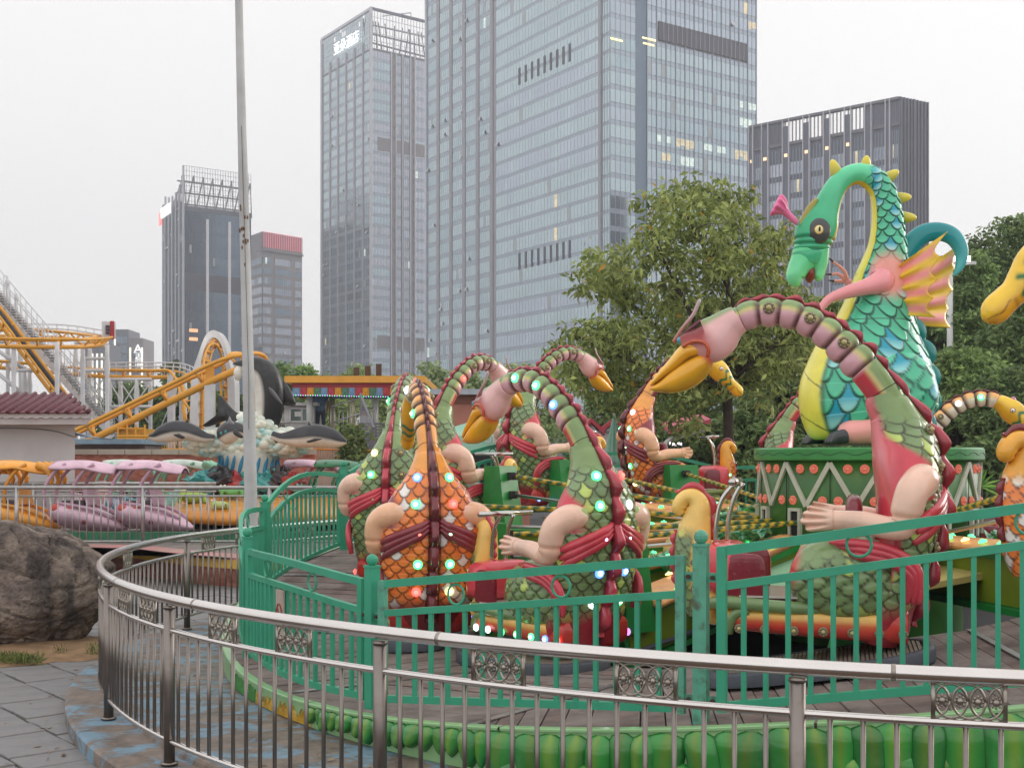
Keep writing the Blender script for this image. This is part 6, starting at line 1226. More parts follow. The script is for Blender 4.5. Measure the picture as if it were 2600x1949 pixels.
# ------------------------------------------------------------------ boulder and sand
def boulder():
    n, k = 110, 170; ph = np.linspace(.02, PI - .02, n)[:, None]; th = (np.arange(k)*2*PI/k)[None]; V = np.stack((np.sin(ph)*np.cos(th), np.sin(ph)*np.sin(th), np.cos(ph) + 0*th), -1)
    from mathutils import noise
    rg = np.random.default_rng(17); base = np.array((PZ(52, 12.75, 0)[0], 12.75, GZ + .52)); out = np.zeros_like(V)
    pl = rg.normal(0, 1, (26, 3)); pl /= np.linalg.norm(pl, axis=1)[:, None]; pd = rg.uniform(.78, 1.02, 26)      # flat cleavage faces
    pl = np.concatenate((pl, [(.55, -.6, .58), (.1, -.95, .3), (.8, -.35, .45), (-.3, -.8, .5), (.2, -.3, .93)])); pl /= np.linalg.norm(pl, axis=1)[:, None]; pd = np.concatenate((pd, [.86, .82, .90, .85, .92]))
    D_ = V @ pl.T; r0 = np.where(D_ > .15, pd / np.maximum(D_, .15), 9); r0 = np.sort(r0, -1); r0 = -np.log(np.exp(-9 * r0[..., :4]).sum(-1)) / 9
    for i in range(n):
        for j in range(k):
            q = Vector(V[i, j]); d = min(1.12, r0[i, j]) + .05 * noise.noise(q * 2.2 + Vector((3, 1, 0))) + .035 * noise.noise(q * 5.5) + .02 * noise.noise(q * 12) - .05 * max(0, 1 - abs(noise.noise(q * 1.6 + Vector((5, 0, 2)))) * 18) - .04 * max(0, 1 - abs(noise.noise(q * 3.1 + Vector((1, 4, 2)))) * 14)
            x, y, z = V[i, j]; out[i, j] = base + np.array((x * 1.12 * d, y * .85 * d, (z if z > 0 else z * .85) * .92 * d))
    m = MB(); m.grid(out, wrap=True, caps=True)
    mm = bpy.data.materials.new('streaked_rock'); mm.use_nodes = True; nn = mm.node_tree; b = nn.nodes['Principled BSDF']; tc = nn.nodes.new('ShaderNodeTexCoord'); b.inputs['Roughness'].default_value = .85
    a = nn.nodes.new('ShaderNodeTexNoise'); a.inputs['Scale'].default_value = 3.2; a.inputs['Detail'].default_value = 12; a.inputs['Roughness'].default_value = .7; nn.links.new(tc.outputs['Object'], a.inputs['Vector'])
    r = nn.nodes.new('ShaderNodeValToRGB'); e = r.color_ramp.elements; e[0].position = .32; e[0].color = (*c(68, 59, 55), 1); e[1].position = .66; e[1].color = (*c(160, 145, 130), 1); q = r.color_ramp.elements.new(.5); q.color = (*c(118, 104, 96), 1); nn.links.new(a.outputs['Fac'], r.inputs[0])
    mp = nn.nodes.new('ShaderNodeMapping'); mp.inputs['Scale'].default_value = (2.6, 2.6, .5); nn.links.new(tc.outputs['Object'], mp.inputs['Vector']); s = nn.nodes.new('ShaderNodeTexNoise'); s.inputs['Scale'].default_value = 1.6; s.inputs['Detail'].default_value = 7; nn.links.new(mp.outputs[0], s.inputs['Vector'])
    r2 = nn.nodes.new('ShaderNodeValToRGB'); r2.color_ramp.elements[0].position = .50; r2.color_ramp.elements[1].position = .62; nn.links.new(s.outputs['Fac'], r2.inputs[0]); mu = nn.nodes.new('ShaderNodeMix'); mu.data_type = 'RGBA'; ml = nn.nodes.new('ShaderNodeMath'); ml.operation = 'MULTIPLY'; ml.inputs[1].default_value = .75; nn.links.new(r2.outputs[0], ml.inputs[0]); nn.links.new(ml.outputs[0], mu.inputs[0]); nn.links.new(r.outputs[0], mu.inputs[6]); mu.inputs[7].default_value = (*c(44, 38, 40), 1); nn.links.new(mu.outputs[2], b.inputs['Base Color'])
    bp = nn.nodes.new('ShaderNodeBump'); bp.inputs['Strength'].default_value = .9; bp.inputs['Distance'].default_value = .05; f = nn.nodes.new('ShaderNodeTexNoise'); f.inputs['Scale'].default_value = 24; f.inputs['Detail'].default_value = 9; nn.links.new(tc.outputs['Object'], f.inputs['Vector']); nn.links.new(f.outputs['Fac'], bp.inputs['Height']); nn.links.new(bp.outputs[0], b.inputs['Normal'])
    tag(m.build('boulder', mm, None, True), 'big dark streaked landscape boulder at the left edge', 'rock')
boulder()
m = MB(); rg = np.random.default_rng(5); n = 48; a = np.arange(n)*2*PI/n; ctr = PZ(110, 12.4, GZ + .012); rr = 1 + .12*np.sin(a*3+1) + .07*np.sin(a*7) + .04*rg.normal(0, 1, n)
V = np.stack([np.stack((ctr[0] + 1.25*s_*rr*np.cos(a), ctr[1] + .95*s_*rr*np.sin(a), np.full(n, GZ + .013 + h)), -1) for s_, h in ((1.0, 0), (.85, .03), (.5, .07), (.02, .09))]); m.grid(V, wrap=True); tag(m.build('sand_patch', M_sand, None, True), kind='structure')
gp = []; 
for k in range(900):
    px = rg.choice([rg.uniform(-60, 70), rg.uniform(20, 110), rg.uniform(225, 275), rg.uniform(140, 170)], p=[.5, .25, .18, .07]); d = rg.uniform(11.45, 11.75) if px < 120 else rg.uniform(11.9, 12.3); gp.append(PZ(px, d, GZ + .03))
v, f, cc = leaf_cloud(np.array(gp), .10, leaf_cols(len(gp), c(58, 70, 40), c(120, 124, 70), rg), -.9, rg, .12); m = MB(); m.add(v, None, f, cc); tag(m.build('grass', M_leaf, None, False, True), kind='stuff')

fl = []; rg2 = np.random.default_rng(31)
while len(fl) < 150:
    a = rg2.uniform(-3.6, -2.2); r_ = rg2.choice([rg2.uniform(7.7, 7.95), rg2.uniform(7.7, 9.5), rg2.uniform(6.4, 7.25)]); p = CA + r_ * np.array((math.cos(a), math.sin(a)))
    if p[1] > 3.5: fl.append((p[0], p[1], (GZ + .012) if r_ > 7.6 else .02))
v, f, cc = leaf_cloud(np.array(fl), .065, leaf_cols(len(fl), c(84, 64, 44), c(150, 120, 80), rg2), .0, rg2, .5); v = v.reshape(-1, 5, 3); v[..., 2] = v[:, :1, 2] + np.abs(v[..., 2] - v[:, :1, 2]) * .18 + .002; m = MB(); m.add(v.reshape(-1, 3), None, f, cc); tag(m.build('fallen_leaves', M_leafb, None, False, True), kind='stuff')

# ------------------------------------------------------------------ leaning concrete pole
m = MB(); d = 16.6; b0, t0 = P(641, 1480, d), P(607, -60, d); b0[2] = GZ; pts = b0 + (t0 - b0) * np.linspace(0, 1, 30)[:, None]; pts[:, 0] += .01 * np.sin(np.linspace(0, 5, 30)); m.tube(pts, np.linspace(.096, .050, 30), 20)
M_pole = mat('weathered_concrete_pole', c(200, 200, 200), .8, 0, .14, 2.2, .35, 40, dirt=.12, dcol=c(110, 96, 84)); po = thing('concrete_pole', b0, 'tall pale weathered concrete pole leaning slightly, left of centre', 'pole'); m.build('shaft', M_pole, po, True)
m = MB(); m.tube([pts[8] + (.01, -.09, 0), pts[8] + (.012, -.09, .6), pts[22] + (.01, -.068, 0)], .0035, 4); m.build('crack_line', mat('dark_crack', c(96, 88, 80), .9), po); m = MB(); rg = np.random.default_rng(3)
for q in range(16): k = rg.choice([16, 17, 17, 18]); a = rg.uniform(-2.6, -.6); p = pts[k] + np.array((.075*math.cos(a), .075*math.sin(a), rg.uniform(-.15, .15))); m.ball(p, (.012, .012, .03), 4, 6)
m.build('rust_scar', mat('rust_stain', c(120, 92, 66), .9), po)

# ------------------------------------------------------------------ white hut with maroon tiled roof
d = 25.0; hut = thing('white_hut', PZ(60, d, TZ), 'small white plastered hut with maroon tiled roof at the left edge', 'hut'); xr = PZ(190, d, 0)[0]; m = MB(); m.prism([(xr - 9, d, TZ), (xr, d, TZ), (xr - 2.1, d + 4, TZ), (xr - 11, d + 4, TZ)], (0, 0, 2.72 - TZ)); m.build('wall', M_white, hut)
ze, zr = EYE + (HY - 1052) * d / F, EYE + (HY - 1004) * (d + 1) / F; xe = PZ(238, d - .4, 0)[0]; m = MB(); m.prism([(xe - 9, d - .55, ze - .22), (xe - .05, d - .55, ze - .22), (xe - 2.4, d + 4, ze - .22), (xe - 11, d + 4, ze - .22)], (0, 0, .2)); m.build('cornice', mat('peeling_cornice', c(196, 192, 192), .75, 0, .1, 2, dirt=.6, dcol=c(168, 120, 104)), hut)
M_tile = mat('maroon_roof_tile', c(104, 50, 60), .55, 0, .18, 5, .2, 30); yb, yt = d - .62, d + .75; xt = PZ(176, d + .75, 0)[0]; m = MB(); m.add([(xe - 9, yb, ze), (xe, yb, ze), (xt, yt, zr), (xe - 9, yt, zr), (xe - 2.4, yb + 4.8, ze), (xt - 1.2, yt + 2, zr), (xe-9, yt+2, zr), (xe-9, yb+4.8, ze)], [(0, 1, 2, 3), (1, 4, 5, 2), (3, 2, 5, 6), (4, 7, 6, 5)]); roof = m.build('roof', M_tile, hut)
x = xe - .04; k = 0; sl_ = np.array((0, yt - yb, zr - ze))
while x > xe - 3.4:
    fmax = min(1, (xe - x) / (xe - xt) if xt < xe else 1); q0 = np.array((x, yb - .03, ze + .03)); q1 = q0 + sl_ * max(.08, fmax); m = MB(); m.tube([q0, (q0+q1)/2, q1], .048, 8); m.build('tile_rib', M_tile, roof, True)
    for j in range(8):
        f = j / 8
        if f < fmax: q = q0 + sl_ * f; m = MB(); m.beam(q - (.055, 0, .0), q - (.155, 0, .0), .16, .018, up=np.cross((1, 0, 0), sl_ / np.linalg.norm(sl_))); m.build('roof_tile', M_tile, roof)
    x -= .2; k += 1
m = MB(); xs = np.linspace(xe, xe - 4.4, 90); V = np.array([[(x, yb + .02, ze + .02), (x, yb + .02, ze - .07 - .035 * abs(math.sin((xe - x) / .2 * PI)))] for x in xs]); m.grid(np.concatenate((V, V[:, ::-1] + (0, .03, 0)), 1), wrap=True); m.build('scalloped_fascia', M_white, hut)
m = MB(); q = [(xe - 3, d - .02, 2.45), (xe - 1.8, d - .02, 2.47), (xe - 1.0, d - .02, 2.42), (xe - .5, d - .02, 2.28)]; m.tube(cr(q, 20), .012, 5); m.build('cable', mat('grey_cable', (.25, .24, .22), .7), hut)
# brick wall with coping behind the boats; blue-roofed shed; yellow cage
x0, x1 = PZ(186, 30, 0)[0], PZ(800, 30, 0)[0]; bw = thing('brick_wall', ((x0+x1)/2, 30, TZ), 'red brick garden wall with beige coping behind the boat ride', 'wall'); m = MB(); m.box(((x0+x1)/2, 30.1, (TZ + 1.94)/2), (x1-x0, .3, 1.94-TZ)); m.build('wall', M_brick, bw); M_cop = mat('beige_coping', c(188, 174, 160), .7, 0, .1, 3)
for k in range(9): xa = x0 + (x1-x0)*k/9; m = MB(); m.box((xa + (x1-x0)/18, 30.05, 2.0), ((x1-x0)/9 - .02, .44, .13)); m.build('coping_stone', M_cop, bw)
sh = thing('blue_roof_shed', PZ(280, 33, 0), 'low shed with pale blue flat roof behind the brick wall', 'shed'); a_, b_ = PZ(165, 33, 0)[0], PZ(366, 33, 0)[0]; z = EYE + (HY - 1128) * 33 / F; m = MB(); m.box(((a_+b_)/2, 34, z + .08), (b_-a_, 2.4, .14)); m.build('roof', mat('pale_blue_sheet', c(132, 158, 174), .5, 0, .15, 2, dirt=.3), sh); m = MB(); m.box(((a_+b_)/2, 34.2, z/2 + .2), (b_-a_-.2, 1.6, z - .4)); m.build('wall', mat('grey_shed', c(118, 106, 104), .8), sh)
m = MB(); V = np.array([[(a_ - .1 + 1.05*u, 33.0 + .5*v, z + .18 + .32*(1-u)**1.5 * (1 - .3*v)) for v in np.linspace(0, 2, 6)] for u in np.linspace(0, 1, 10)]); m.grid(np.concatenate((V, V[:, ::-1] - (0, 0, .03)), 1), wrap=True); m.build('tarpaulin', mat('blue_tarp', c(120, 146, 164), .5, 0, .15, 4), sh, True)
M_yel = mat('orange_yellow_steel', c(236, 168, 54), .4, 0, .08, 3, coat=.1); M_wst = mat('white_coaster_steel', c(216, 216, 218), .45, 0, .06, 3, dirt=.12, dcol=c(150, 140, 130))
yf = thing('yellow_railing', PZ(430, 36, 1), 'long orange-yellow railing below the coaster loop', 'railing'); z0, z1 = EYE + (HY - 1140)*36/F, EYE + (HY - 1107)*36/F
for z in (z0, z1): m = MB(); m.tube([PZ(300, 36, z), PZ(600, 36, z)], .035, 6); m.build('rail', M_yel, yf, True)
for px in np.arange(302, 600, 7.2): m = MB(); m.tube([PZ(px, 36, z0), PZ(px, 36, z1)], .018, 5); m.build('bar', M_yel, yf, True)
cg = thing('yellow_cage', PZ(335, 40, 2), 'yellow mesh-sided platform cage beside the coaster', 'platform'); z0, z1 = EYE + (HY - 1113)*40/F, EYE + (HY - 1087)*40/F; m = MB(); m.box((PZ(334, 40, 0)[0], 40.6, (z0+z1)/2), (.9, 1.0, z1 - z0 - .02)); m.build('side_panel', mat('yellow_sheet', c(214, 160, 50), .5, 0, .2, 6), cg); m = MB()
for z in (z0, z1): m.beam(PZ(300, 39.9, z), PZ(368, 39.9, z), .06, .05)
for px in (300, 323, 345, 368): m.beam(PZ(px, 39.9, z0 - 1.2), PZ(px, 39.9, z1 + .12), .05, .05)
m.build('frame', M_yel, cg)

# ------------------------------------------------------------------ roller coaster
def track(name, pts, parent, gauge=.62, rr=.075, spine=.13, sd=.42, tie=1.1, side=None, drop=(0, 0, -1), mt=M_yel):
    A = cr(pts, 90); T = np.gradient(A, axis=0); T /= np.linalg.norm(T, axis=1)[:, None]; up = -np.array(drop, float) if np.ndim(drop) == 1 else None
    S = np.cross(T, up if up is not None else (0, 0, 1)) if side is None else np.broadcast_to(np.array(side, float), T.shape) - T * (T @ np.array(side, float))[:, None]; S /= np.linalg.norm(S, axis=1)[:, None] + 1e-9; U = np.cross(S, T)
    t_ = bpy.data.objects.new(name, None); 
    m = MB(); m.tube(A + S*gauge/2, rr, 7); m.tube(A - S*gauge/2, rr, 7); m.tube(A - U*sd, spine, 8); L_ = np.concatenate(((0,), np.cumsum(np.linalg.norm(np.diff(A, axis=0), axis=1))))
    for s_ in np.arange(.2, L_[-1], tie):
        i = int(np.searchsorted(L_, s_)); i = min(i, 89); m.tube([A[i] + S[i]*gauge/2, A[i] - U[i]*sd*.9], rr*.75, 5); m.tube([A[i] - S[i]*gauge/2, A[i] - U[i]*sd*.9], rr*.75, 5)
    return m.build(name, mt, parent, True)
dc = 46.0; co = thing('roller_coaster', PZ(300, dc, GZ), 'orange-yellow steel roller coaster on white supports with lift stairs and loop', 'roller coaster'); Qc = lambda px, py, dd=0: P(px, py, dc + dd)
track('lift_track', [Qc(-120, 655, 3), Qc(0, 792, 3), Qc(100, 925, 3), Qc(165, 1010, 3), Qc(215, 1075, 3)], co, .95, .07, .09, .3, .8)
m = MB(); A = np.array([Qc(-120, 660, 2.6), Qc(0, 797, 2.6), Qc(215, 1080, 2.6)]); m.tube(A, .12, 6); m.build('lift_chain', M_iron, co, True)
m = MB(); q0, q1 = Qc(-60, 690, 4.2), Qc(295, 1105, 4.2); n = 62
for k in range(n): q = q0 + (q1 - q0)*k/(n-1); m.box(q, (.62, .6, .03))
for dy in (-.45, .45): m.beam(q0 + (0, dy, -.1), q1 + (0, dy, -.1), .06, .22)
m.build('stair_flight', M_wst, co); m = MB()
for dy in (-.5, .5):
    for dz in (.55, 1.05): m.tube([q0 + (0, dy, dz), q1 + (0, dy, dz)], .022, 5)
    for k in range(26): q = q0 + (q1-q0)*k/25 + (0, dy, 0); m.tube([q, q + (0, 0, 1.05)], .02, 5)
m.build('stair_handrail', M_wst, co, True)
track('main_drop_track', [Qc(120, 1135, -6), Qc(200, 1093, -6), Qc(330, 1030, -6), Qc(480, 957, -6), Qc(590, 905, -6), Qc(630, 897, -5), Qc(655, 915, -4), Qc(660, 960, -4), Qc(640, 1050, -4)], co, .66, .07, .12, .46, 1.35)
track('upper_track', [Qc(-80, 838, 8), Qc(60, 838, 8), Qc(150, 842, 8), Qc(250, 853, 6), Qc(262, 856, 4), Qc(200, 862, 1), Qc(80, 862, 0), Qc(-80, 858, 0)], co, .62, .055, .085, .28, 1.0)
track('middle_track', [Qc(-80, 910, 6), Qc(100, 925, 6), Qc(250, 938, 5), Qc(380, 941, 5), Qc(440, 942, 5), Qc(463, 960, 4.5), Qc(478, 1010, 4), Qc(492, 1085, 4), Qc(500, 1130, 4)], co, .62, .055, .085, .28, 1.0)
m = MB()
for pts in ([Qc(-80, 822, 8), Qc(150, 824, 8), Qc(272, 840, 6)], [Qc(-80, 833, 8), Qc(150, 835, 8), Qc(272, 852, 6)], [Qc(270, 921, 5), Qc(440, 921, 5), Qc(490, 932, 4), Qc(500, 950, 4)], [Qc(270, 931, 5), Qc(440, 931, 5), Qc(485, 942, 4), Qc(497, 958, 4)]):
    A = cr(pts, 24); m.tube(A, .03, 5)
    for k in range(0, 24, 2): m.tube([A[k], A[k] - (0, 0, .35)], .022, 4)
m.build('walkway_rail', M_wst, co, True)
# loop: white box arch with the yellow track inside
A = cr([Qc(x_, y_, q_) for x_, y_, q_ in ((582, 1105, 1.5), (582, 1000, 1.4), (578, 920, 1.1), (566, 876, .6), (549, 862, 0), (532, 876, -.5), (520, 920, -.9), (514, 1000, -1.1), (511, 1120, -1.2))], 60); cen = Qc(549, 965); outn = A - cen; outn[:, 1] = 0; outn[:, 2] = np.maximum(outn[:, 2] * .8, 0); outn /= np.linalg.norm(outn, axis=1)[:, None]
m = MB(); V = np.stack((A + outn*.04 - (0, .45, 0), A + outn*.32 - (0, .45, 0), A + outn*.32 + (0, .4, 0), A + outn*.04 + (0, .4, 0)), 1); m.grid(V, wrap=True, caps=True); m.build('loop_arch', M_wst, co)
m = MB(); Ai = A - outn*.2; 
for dy in (-.5, .3): m.tube(Ai + (0, dy, 0), .05, 7)
m.tube(A - outn*.02 + (0, -.1, 0), .045, 6)
for k in range(1, 59, 3): m.tube([Ai[k] + (0, -.5, 0), Ai[k] + (0, .3, 0)], .06, 5); m.tube([Ai[k] + (0, -.1, 0), A[k] + outn[k]*.1 + (0, -.1, 0)], .06, 5)
m.build('loop_track', M_yel, co, True)
def support(px, ytop, dd, r=.16, ybot=1130, bulge=True):
    m = MB(); a, b = Qc(px, ytop, dd), Qc(px, ybot, dd); b[2] = GZ; z = np.linspace(a[2], b[2], 16); pts = np.stack((np.full(16, a[0]), np.full(16, a[1]), z), -1); rr = np.full(16, r)
    if bulge: rr[2] = r*1.45; rr[8] = r*1.4
    m.tube(pts, rr, 9); m.build('support_column', M_wst, co, True)
for px, y, dd in ((20, 850, 6), (35, 868, 0), (52, 850, 8), (145, 868, 0), (210, 872, 2), (228, 866, 6), (192, 868, 6), (272, 874, 2), (62, 930, 5), (75, 935, 6), (150, 868, 6), (278, 960, 4), (306, 964, 6), (347, 960, 4), (382, 964, 6), (435, 945, 5), (465, 960, 6)): support(px, y, dd, .085 if px not in (435, 465) else .17)
m = MB(); a, b = Qc(533, 972, -6), Qc(533, 1105, -6); m.box(((a[0]+b[0])/2, a[1], (a[2] + 0)/2), (.3, .3, a[2])); m.build('square_column', M_wst, co); m = MB(); m.box((a[0], a[1], a[2] + .25), (.24, .24, .7)); m.build('column_cap', M_yel, co)
m = MB()
for a, b in (((192, 880), (272, 880)), ((206, 910), (272, 910)), ((228, 870), (192, 870)), ((278, 963), (385, 963)), ((278, 1032), (385, 1032)), ((0, 868), (40, 868)), ((40, 940), (90, 940)), ((435, 1010), (465, 1000)), ((206, 940), (275, 940))): m.tube([Qc(*a, 4), Qc(*b, 4)], .07, 7)
for a, b in (((278, 970), (347, 1080)), ((347, 970), (278, 1080)), ((306, 970), (382, 1080)), ((382, 970), (306, 1080)), ((210, 940), (272, 1060)), ((272, 940), (210, 1060)), ((435, 1070), (465, 960)), ((410, 1080), (440, 1010)), ((460, 1080), (500, 1000)), ((60, 935), (-20, 880)), ((-20, 935), (70, 1010))): m.tube([Qc(*a, 5), Qc(*b, 5)], .03 if a[0] > 200 else .09, 6)
tag(m.build('bracing', M_wst, co, True), kind='stuff')
for px, y0, y1 in ((18, 700, 790), (42, 738, 800)): m = MB(); m.tube([Qc(px, y1, 4), Qc(px, y0 + (8 if px > 30 else 0), 4)], .05, 5); m.ball(Qc(px, y0 + 18, 4), (.1, .1, .2), 6, 8); m.build('lamp_mast', M_wst, co, True)
sg = thing('ride_sign_board', Qc(281, 838, 5), 'upright white board with red edge on the coaster walkway', 'sign'); m = MB(); m.frame(Qc(276, 838, 5), (.8, .6, 0), (-.6, .8, 0), (0, 0, 1), .28, .05, .36); m.build('board', M_wst, sg); m = MB(); m.frame(Qc(284.5, 838, 4.8), (.8, .6, 0), (-.6, .8, 0), (0, 0, 1), .07, .08, .38); m.build('red_edge', mat('red_sign_paint', c(170, 40, 50), .5), sg); m = MB()
for k in range(3): m.frame(Qc(275, 830 + 8*k, 4.9) - (0, .1, 0), (.8, .6, 0), (-.6, .8, 0), (0, 0, 1), .08, .02, .06)
tag(m.build('lettering', M_louv, sg), kind='stuff')

# ------------------------------------------------------------------ boats of the left ride
M_boat = mat('boat_fibreglass', gain=1.25, vc=True, rough=.35, var=.12, scale=4, coat=.25, dirt=.25, dcol=(.2, .15, .13))
def boat(px, d, colr, label, flip=1, cat='boat car', canopy=True, face=True):
    k = d / F; t = thing('boat_car', PZ(px, d, .42), label, cat, 'boat cars of the left ride'); X = PZ(px, d, 0)[0]; pale = colr * .6 + c(236, 200, 214) * .4 if colr[2] > .25 else colr * 1.15
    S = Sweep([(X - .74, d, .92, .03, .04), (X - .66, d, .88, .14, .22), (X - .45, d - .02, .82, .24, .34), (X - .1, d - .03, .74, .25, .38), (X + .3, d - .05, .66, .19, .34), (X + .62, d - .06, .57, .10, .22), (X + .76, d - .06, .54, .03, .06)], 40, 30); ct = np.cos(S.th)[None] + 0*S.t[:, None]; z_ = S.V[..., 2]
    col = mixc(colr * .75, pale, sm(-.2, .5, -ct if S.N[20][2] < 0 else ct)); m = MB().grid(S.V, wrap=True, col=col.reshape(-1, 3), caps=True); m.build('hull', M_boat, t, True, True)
    m = MB(); q = cr([(X - .55, d - .2, 1.02), (X - .2, d - .33, .98), (X + .25, d - .33, .88), (X + .55, d - .22, .72)], 16); m.tube(q, .035, 7, col=colr * .9); q2 = q.copy(); q2[:, 1] = 2*d - q[:, 1]; m.tube(q2, .035, 7, col=colr*.9); m.build('gunwale', M_boat, t, True, True)
    if face:
        for dx in (-.45, -.18): m = MB(); m.ball((X + dx - .06, d - .31, .93), (.075, .03, .08), 7, 10, col=c(200, 84, 74)); m.build('cheek', M_boat, t, True, True)
        m = MB(); m.ball((X - .52, d - .29, .70), (.05, .04, .05), 6, 8, col=c(120, 50, 54)); m.ball((X + .05, d - .38, .68), (.06, .04, .06), 6, 8, col=c(120, 50, 54)); tag(m.build('lamp_boss', M_boat, t, True, True), kind='stuff')
    m = MB(); m.frame((X - .2, d, 1.0), (1, 0, 0), (0, 1, 0), (0, 0, 1), .2, .28, .06, c(70, 52, 60)); m.frame((X + .05, d, 1.14), (.97, 0, .25), (0, 1, 0), (-.25, 0, .97), .04, .27, .17, colr*.8); m.build('seat', M_boat, t, False, True)
    if canopy:
        n, kk = 16, 11; V = np.zeros((n, kk, 3))
        for i in range(n):
            for j in range(kk):
                u = i/(n-1); v = j/(kk-1)*2 - 1; w = .40*(1 - .25*u); V[i, j] = (X - .60 + 1.18*u, d + v*w, 1.80 + .06*math.sin(PI*u) - .10*u - .12*v*v - .03*abs(math.sin(2*PI*u))*abs(v)**3)
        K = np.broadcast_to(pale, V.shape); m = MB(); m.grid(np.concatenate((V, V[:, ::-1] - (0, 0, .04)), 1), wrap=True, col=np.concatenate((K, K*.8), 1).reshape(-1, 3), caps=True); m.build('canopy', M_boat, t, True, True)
        for dx in (-.5, .02):
            for s_ in (-1, 1): m = MB(); q = cr([(X + dx - .22, d + s_*.3, .95), (X + dx - .2, d + s_*.31, 1.3), (X + dx - .02, d + s_*.3, 1.6), (X + dx + .18, d + s_*.28, 1.74)], 12); m.tube(q, .035, 6, col=colr*.85); m.build('canopy_arm', M_boat, t, True, True)
    if canopy and not face:
        for k in range(3):
            m = MB(); q = cr([(X + .42, d - .3 + .3*k, 1.72), (X + .60, d - .32 + .32*k, 1.64), (X + .70, d - .33 + .33*k, 1.46), (X + .68, d - .33 + .33*k, 1.36)], 12); m.tube(q, np.linspace(.085, .035, 12), 8, col=colr); m.build('canopy_claw', M_boat, t, True, True)
    return t
pink = c(188, 150, 168); orange = c(216, 146, 44)
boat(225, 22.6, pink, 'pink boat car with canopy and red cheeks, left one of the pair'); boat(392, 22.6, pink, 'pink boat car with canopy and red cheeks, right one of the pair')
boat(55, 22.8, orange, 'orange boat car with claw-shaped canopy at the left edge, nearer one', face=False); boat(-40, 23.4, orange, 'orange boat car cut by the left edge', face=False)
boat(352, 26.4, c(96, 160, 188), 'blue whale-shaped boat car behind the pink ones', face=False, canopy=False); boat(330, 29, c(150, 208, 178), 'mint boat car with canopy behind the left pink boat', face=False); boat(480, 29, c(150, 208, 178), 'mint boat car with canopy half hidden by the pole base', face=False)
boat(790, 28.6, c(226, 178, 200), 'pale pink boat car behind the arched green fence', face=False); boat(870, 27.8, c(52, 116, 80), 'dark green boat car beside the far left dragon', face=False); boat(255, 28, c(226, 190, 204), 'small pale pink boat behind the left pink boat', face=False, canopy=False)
# orange basin with frogs
cb_ = PZ(650, 27.2, 0); m = MB(); prof = [(.2, .95), (1.4, .98), (2.4, .86), (2.95, .70), (3.05, .60), (2.95, .52), (2.5, .5)]; nn_ = 80; a = np.arange(nn_)*2*PI/nn_
V = np.stack([np.stack((cb_[0] + r_*1.0*np.cos(a)*(1 + .02*np.sin(9*a)), cb_[1] + r_*np.sin(a), np.full(nn_, z_) + .03*np.sin(7*a + r_)), -1) for r_, z_ in prof]); m.grid(V, wrap=True, caps=True); tag(m.build('orange_basin', mat('orange_basin_paint', c(214, 138, 40), .4, 0, .15, 2.5, coat=.2, dirt=.35, dcol=c(226, 196, 140)), None, True), 'round orange basin with painted rim under the frogs and orca', 'basin')
m = MB(); m.tube([(cb_[0], cb_[1], TZ), (cb_[0], cb_[1], .6)], 2.4, 40); tag(m.build('basin_plinth', M_dark, None, True), 'dark recessed plinth under the orange basin', 'plinth')
def frog(px, py, d, s, col, label):
    t = thing('frog_figure', P(px, py, d), label, 'frog', 'frogs on the orange basin'); p = P(px, py, d); m = MB(); m.ball(p, (s, s*.8, s*.55), 12, 16, col=col); m.build('body', M_boat, t, True, True)
    m = MB(); m.ball(p + np.array((-s*.7, -s*.3, s*.2)), (s*.55, s*.5, s*.4), 10, 14, col=col*1.1); h = m.build('head', M_boat, t, True, True)
    for q in (-.3, .3): m = MB(); m.ball(p + np.array((-s*.85 + q*.4*s, -s*.3 + q*s*.9, s*.6)), s*.17, 7, 9, col=c(232, 226, 180)); m.build('eye', M_boat, h, True, True)
    for a_, b_ in ((.8, -.5), (.7, .6), (-.6, -.75), (-.5, .7)): m = MB(); q = cr([p + np.array((a_*s*.5, b_*s*.6, 0)), p + np.array((a_*s*1.2, b_*s*1.1, s*.15)), p + np.array((a_*s*1.4, b_*s*1.3, -s*.45))], 8); m.tube(q, s*.16, 7, col=col*.9); m.build('leg', M_boat, t, True, True)
frog(490, 1262, 25.2, .26, c(150, 178, 76), 'lime green frog figure left on the orange basin'); frog(590, 1250, 25.6, .22, c(96, 160, 84), 'green frog figure with an orange patch, beside the pole'); frog(560, 1282, 24.7, .16, c(168, 184, 110), 'small round pale green frog figure low on the basin'); frog(735, 1292, 24.9, .17, c(140, 160, 90), 'small dull green frog figure right of the pole')
for px, py, cl, lab in ((395, 1268, c(170, 210, 110), 'lime leaf-shaped seat figure beside the pink boat'), (432, 1275, c(150, 200, 190), 'mint water-jet figure beside the frog'), (250, 1268, c(222, 180, 180), 'pink spotted figure between the pink boats')):
    p = P(px, py, 24.8); S = Sweep([(*(p - (.12, 0, .18)), .05, .06), (*p, .12, .12), (*(p + (.1, 0, .18)), .08, .09), (*(p + (.2, 0, .28)), .02, .02)], 16, 16); tag(MB().grid(S.V, wrap=True, col=cl, caps=True).build('basin_figure', M_boat, None, True, True), lab, 'figure')
